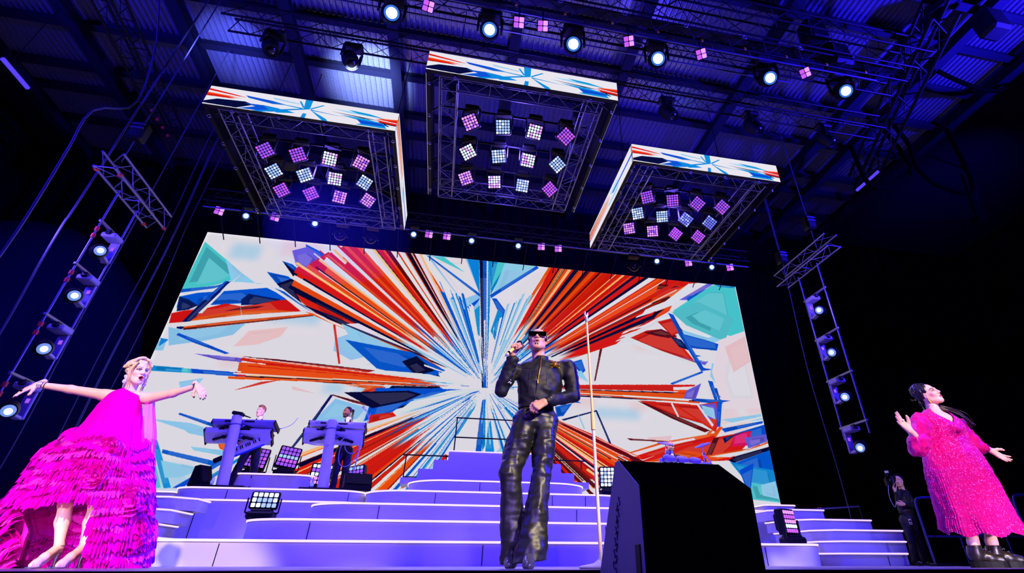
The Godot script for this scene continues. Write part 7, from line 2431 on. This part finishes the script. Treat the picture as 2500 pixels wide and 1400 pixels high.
func drummer() -> void:
	var t := thing("person", "bald bearded drummer with dark glasses, grey jacket and violet scarf behind the drum pads", "person", Vector3(5.7, 1.33, -13.15))
	var hx := pose(Vector3(0.0, 1.3, 0.0), Vector3(0.55, -0.18, 1.0))
	dressed(t, {"skin": Color(0.88, 0.65, 0.5), "beard": Color(0.42, 0.38, 0.36), "neck": Vector3(-0.01, 1.12, -0.01), "hip": Vector3(-0.02, 0.55, -0.02), "head": hx, "arms": [[Vector3(-0.19, 1.03, 0), Vector3(-0.27, 0.78, 0.1), Vector3(-0.12, 0.8, 0.3)], [Vector3(0.17, 1.03, 0), Vector3(0.27, 0.78, 0.1), Vector3(0.16, 0.8, 0.3)]], "hands": [[Vector3(0.2, 0.0, 1.0), Vector3(0, -1, 0)], [Vector3(-0.2, 0.0, 1.0), Vector3(0, -1, 0)]], "legs": [[Vector3(-0.12, 0.52, 0), Vector3(-0.2, 0.5, 0.4), Vector3(-0.2, 0.08, 0.42)], [Vector3(0.08, 0.52, 0), Vector3(0.18, 0.5, 0.4), Vector3(0.18, 0.08, 0.42)]], "jacket": M.coat_grey, "collar": M.scarf_violet, "shirt": M.collar_white})
	var g := obj("glasses", mb().box(hx * Vector3(-0.033, 0.006, 0.1), Vector3(0.05, 0.026, 0.006), 0.002, hx.basis).box(hx * Vector3(0.033, 0.006, 0.1), Vector3(0.05, 0.026, 0.006), 0.002, hx.basis).mesh(), M.visor, t)
	for s in [-1.0, 1.0]:
		obj("temple_arm", mb().bar(hx * Vector3(s * 0.06, 0.012, 0.1), hx * Vector3(s * 0.082, 0.01, 0.0), 0.008, 0.006, hx.basis.x).mesh(), M.visor, g)
	var st := thing("drum_stool", "low black stool under the bald drummer", "stool", Vector3(5.68, 1.33, -13.2))
	obj("seat", mb().lathe([Vector2(0.001, 0.38), Vector2(0.16, 0.38), Vector2(0.175, 0.4), Vector2(0.16, 0.43), Vector2(0.001, 0.435)], 20).mesh(), M.black, st)
	obj("column", mb().tube(Vector3(0, 0.02, 0), Vector3(0, 0.38, 0), 0.025).mesh(), M.chrome, st)
	for k in 3:
		obj("leg", mb().tube(Vector3(0, 0.16, 0), Vector3(0.22 * cos(k * TAU / 3), 0.01, 0.22 * sin(k * TAU / 3)), 0.012).mesh(), M.chrome, st)
	for s in [-1.0, 1.0]:
		var q := Vector3(5.7 + s * 0.13, 2.16, -12.78)
		var d := thing("drumstick", "pale drumstick in the drummer's %s hand" % ("left" if s > 0 else "right"), "drumstick", q)
		obj("shaft", mb().tube(Vector3(0, 0, -0.08), Vector3(-s * 0.05, 0.12, 0.24), 0.008, 0.005).mesh(), M.brass, d)
		obj("bead", mb().lathe([Vector2(0.001, -0.008), Vector2(0.007, 0), Vector2(0.001, 0.01)], 8, at(Vector3(-s * 0.05, 0.12, 0.24))).mesh(), M.brass, d)


func camera_operator() -> void:
	var t := thing("person", "camera operator in black with headset at the dark right edge of the stage", "person", Vector3(9.5, 0, -10.5))
	var hx := pose(Vector3(0.36, 1.58, 0.0), Vector3(-0.9, 0.05, 0.5))
	dressed(t, {"skin": Color(0.9, 0.68, 0.58), "neck": Vector3(0.38, 1.42, -0.02), "hip": Vector3(0.27, 0.86, 0), "head": hx, "arms": [[Vector3(0.2, 1.35, 0.05), Vector3(0.05, 1.12, 0.15), Vector3(-0.02, 1.34, 0.22)], [Vector3(0.5, 1.34, -0.05), Vector3(0.45, 1.08, 0.12), Vector3(0.1, 1.1, 0.22)]], "hands": [[Vector3(-0.3, 0.9, 0.1), Vector3(0.3, 0.1, 0.9)], [Vector3(-1, 0.0, 0.1), Vector3(0, 0.3, -1)]], "legs": [[Vector3(0.18, 0.82, 0), Vector3(0.16, 0.45, 0.04), Vector3(0.13, 0.08, 0.0)], [Vector3(0.36, 0.82, 0), Vector3(0.4, 0.45, -0.05), Vector3(0.46, 0.08, -0.1)]], "jacket": M.cloth_black, "trousers": M.suit_navy})
	var h := fld()
	h.ell(Vector3(0, 0.05, -0.028), Vector3(0.08, 0.087, 0.096), 0.02)
	h.carve(Vector3(0, -0.04, 0.09), Vector3(0.076, 0.125, 0.1), 0.012)
	h.carve(Vector3(0, -0.12, 0.0), Vector3(0.12, 0.1, 0.1), 0.02)
	h.build(0.009)
	var hm := mb()
	h.net(hm, hx)
	obj("hair", hm.mesh(), M.dark_hair, t)
	obj("headset", mb().sweep(curve([hx * Vector3(-0.09, 0, 0), hx * Vector3(-0.07, 0.11, 0), hx * Vector3(0, 0.145, 0), hx * Vector3(0.07, 0.11, 0), hx * Vector3(0.09, 0, 0)], 16), [0.009], 6).mesh(), M.black, t)
	var bd := obj("pass_badge", mb().box(Vector3(0.2, 0.78, 0.12), Vector3(0.075, 0.11, 0.006), 0.002).mesh(), M.collar_white, t)
	obj("badge_print", mb().box(Vector3(0.2, 0.79, 0.1235), Vector3(0.05, 0.04, 0.002)).box(Vector3(0.2, 0.745, 0.1235), Vector3(0.055, 0.012, 0.002)).mesh(), M.suit_navy, bd)
	var c := thing("shoulder_camera", "broadcast video camera on the shoulder of the operator in black", "video camera", Vector3(9.36, 1.54, -10.22), "", Basis(UP, -0.6))
	obj("camera_body", mb().box(Vector3(0, 0, -0.16), Vector3(0.12, 0.18, 0.34), 0.02).mesh(), M.dark_metal, c)
	obj("lens_barrel", mb().lathe([Vector2(0.05, 0.0), Vector2(0.055, 0.05), Vector2(0.065, 0.12), Vector2(0.085, 0.16), Vector2(0.09, 0.24), Vector2(0.085, 0.24), Vector2(0.08, 0.2), Vector2(0.001, 0.19)], 24, Transform3D(Basis(Vector3.RIGHT, PI / 2), Vector3.ZERO)).mesh(), M.black_gloss, c)
	obj("viewfinder", mb().box(Vector3(0.1, 0.06, -0.06), Vector3(0.08, 0.07, 0.14), 0.015).mesh(), M.black, c)
	obj("top_handle", mb().sweep(curve([Vector3(0, 0.09, 0), Vector3(0, 0.15, -0.02), Vector3(0, 0.16, -0.14), Vector3(0, 0.15, -0.26), Vector3(0, 0.09, -0.28)], 16), [0.014], 8).mesh(), M.dark_metal, c)
	obj("top_light", mb().box(Vector3(0, 0.17, 0.02), Vector3(0.08, 0.06, 0.06), 0.012).mesh(), M.chrome, c)
	obj("cable", mb().sweep(curve([Vector3(-0.05, -0.08, 0.05), Vector3(-0.1, -0.3, 0.06), Vector3(-0.06, -0.5, 0.02), Vector3(0.0, -0.42, 0.0)], 16), [0.006], 5).mesh(), M.pale_cable, c)
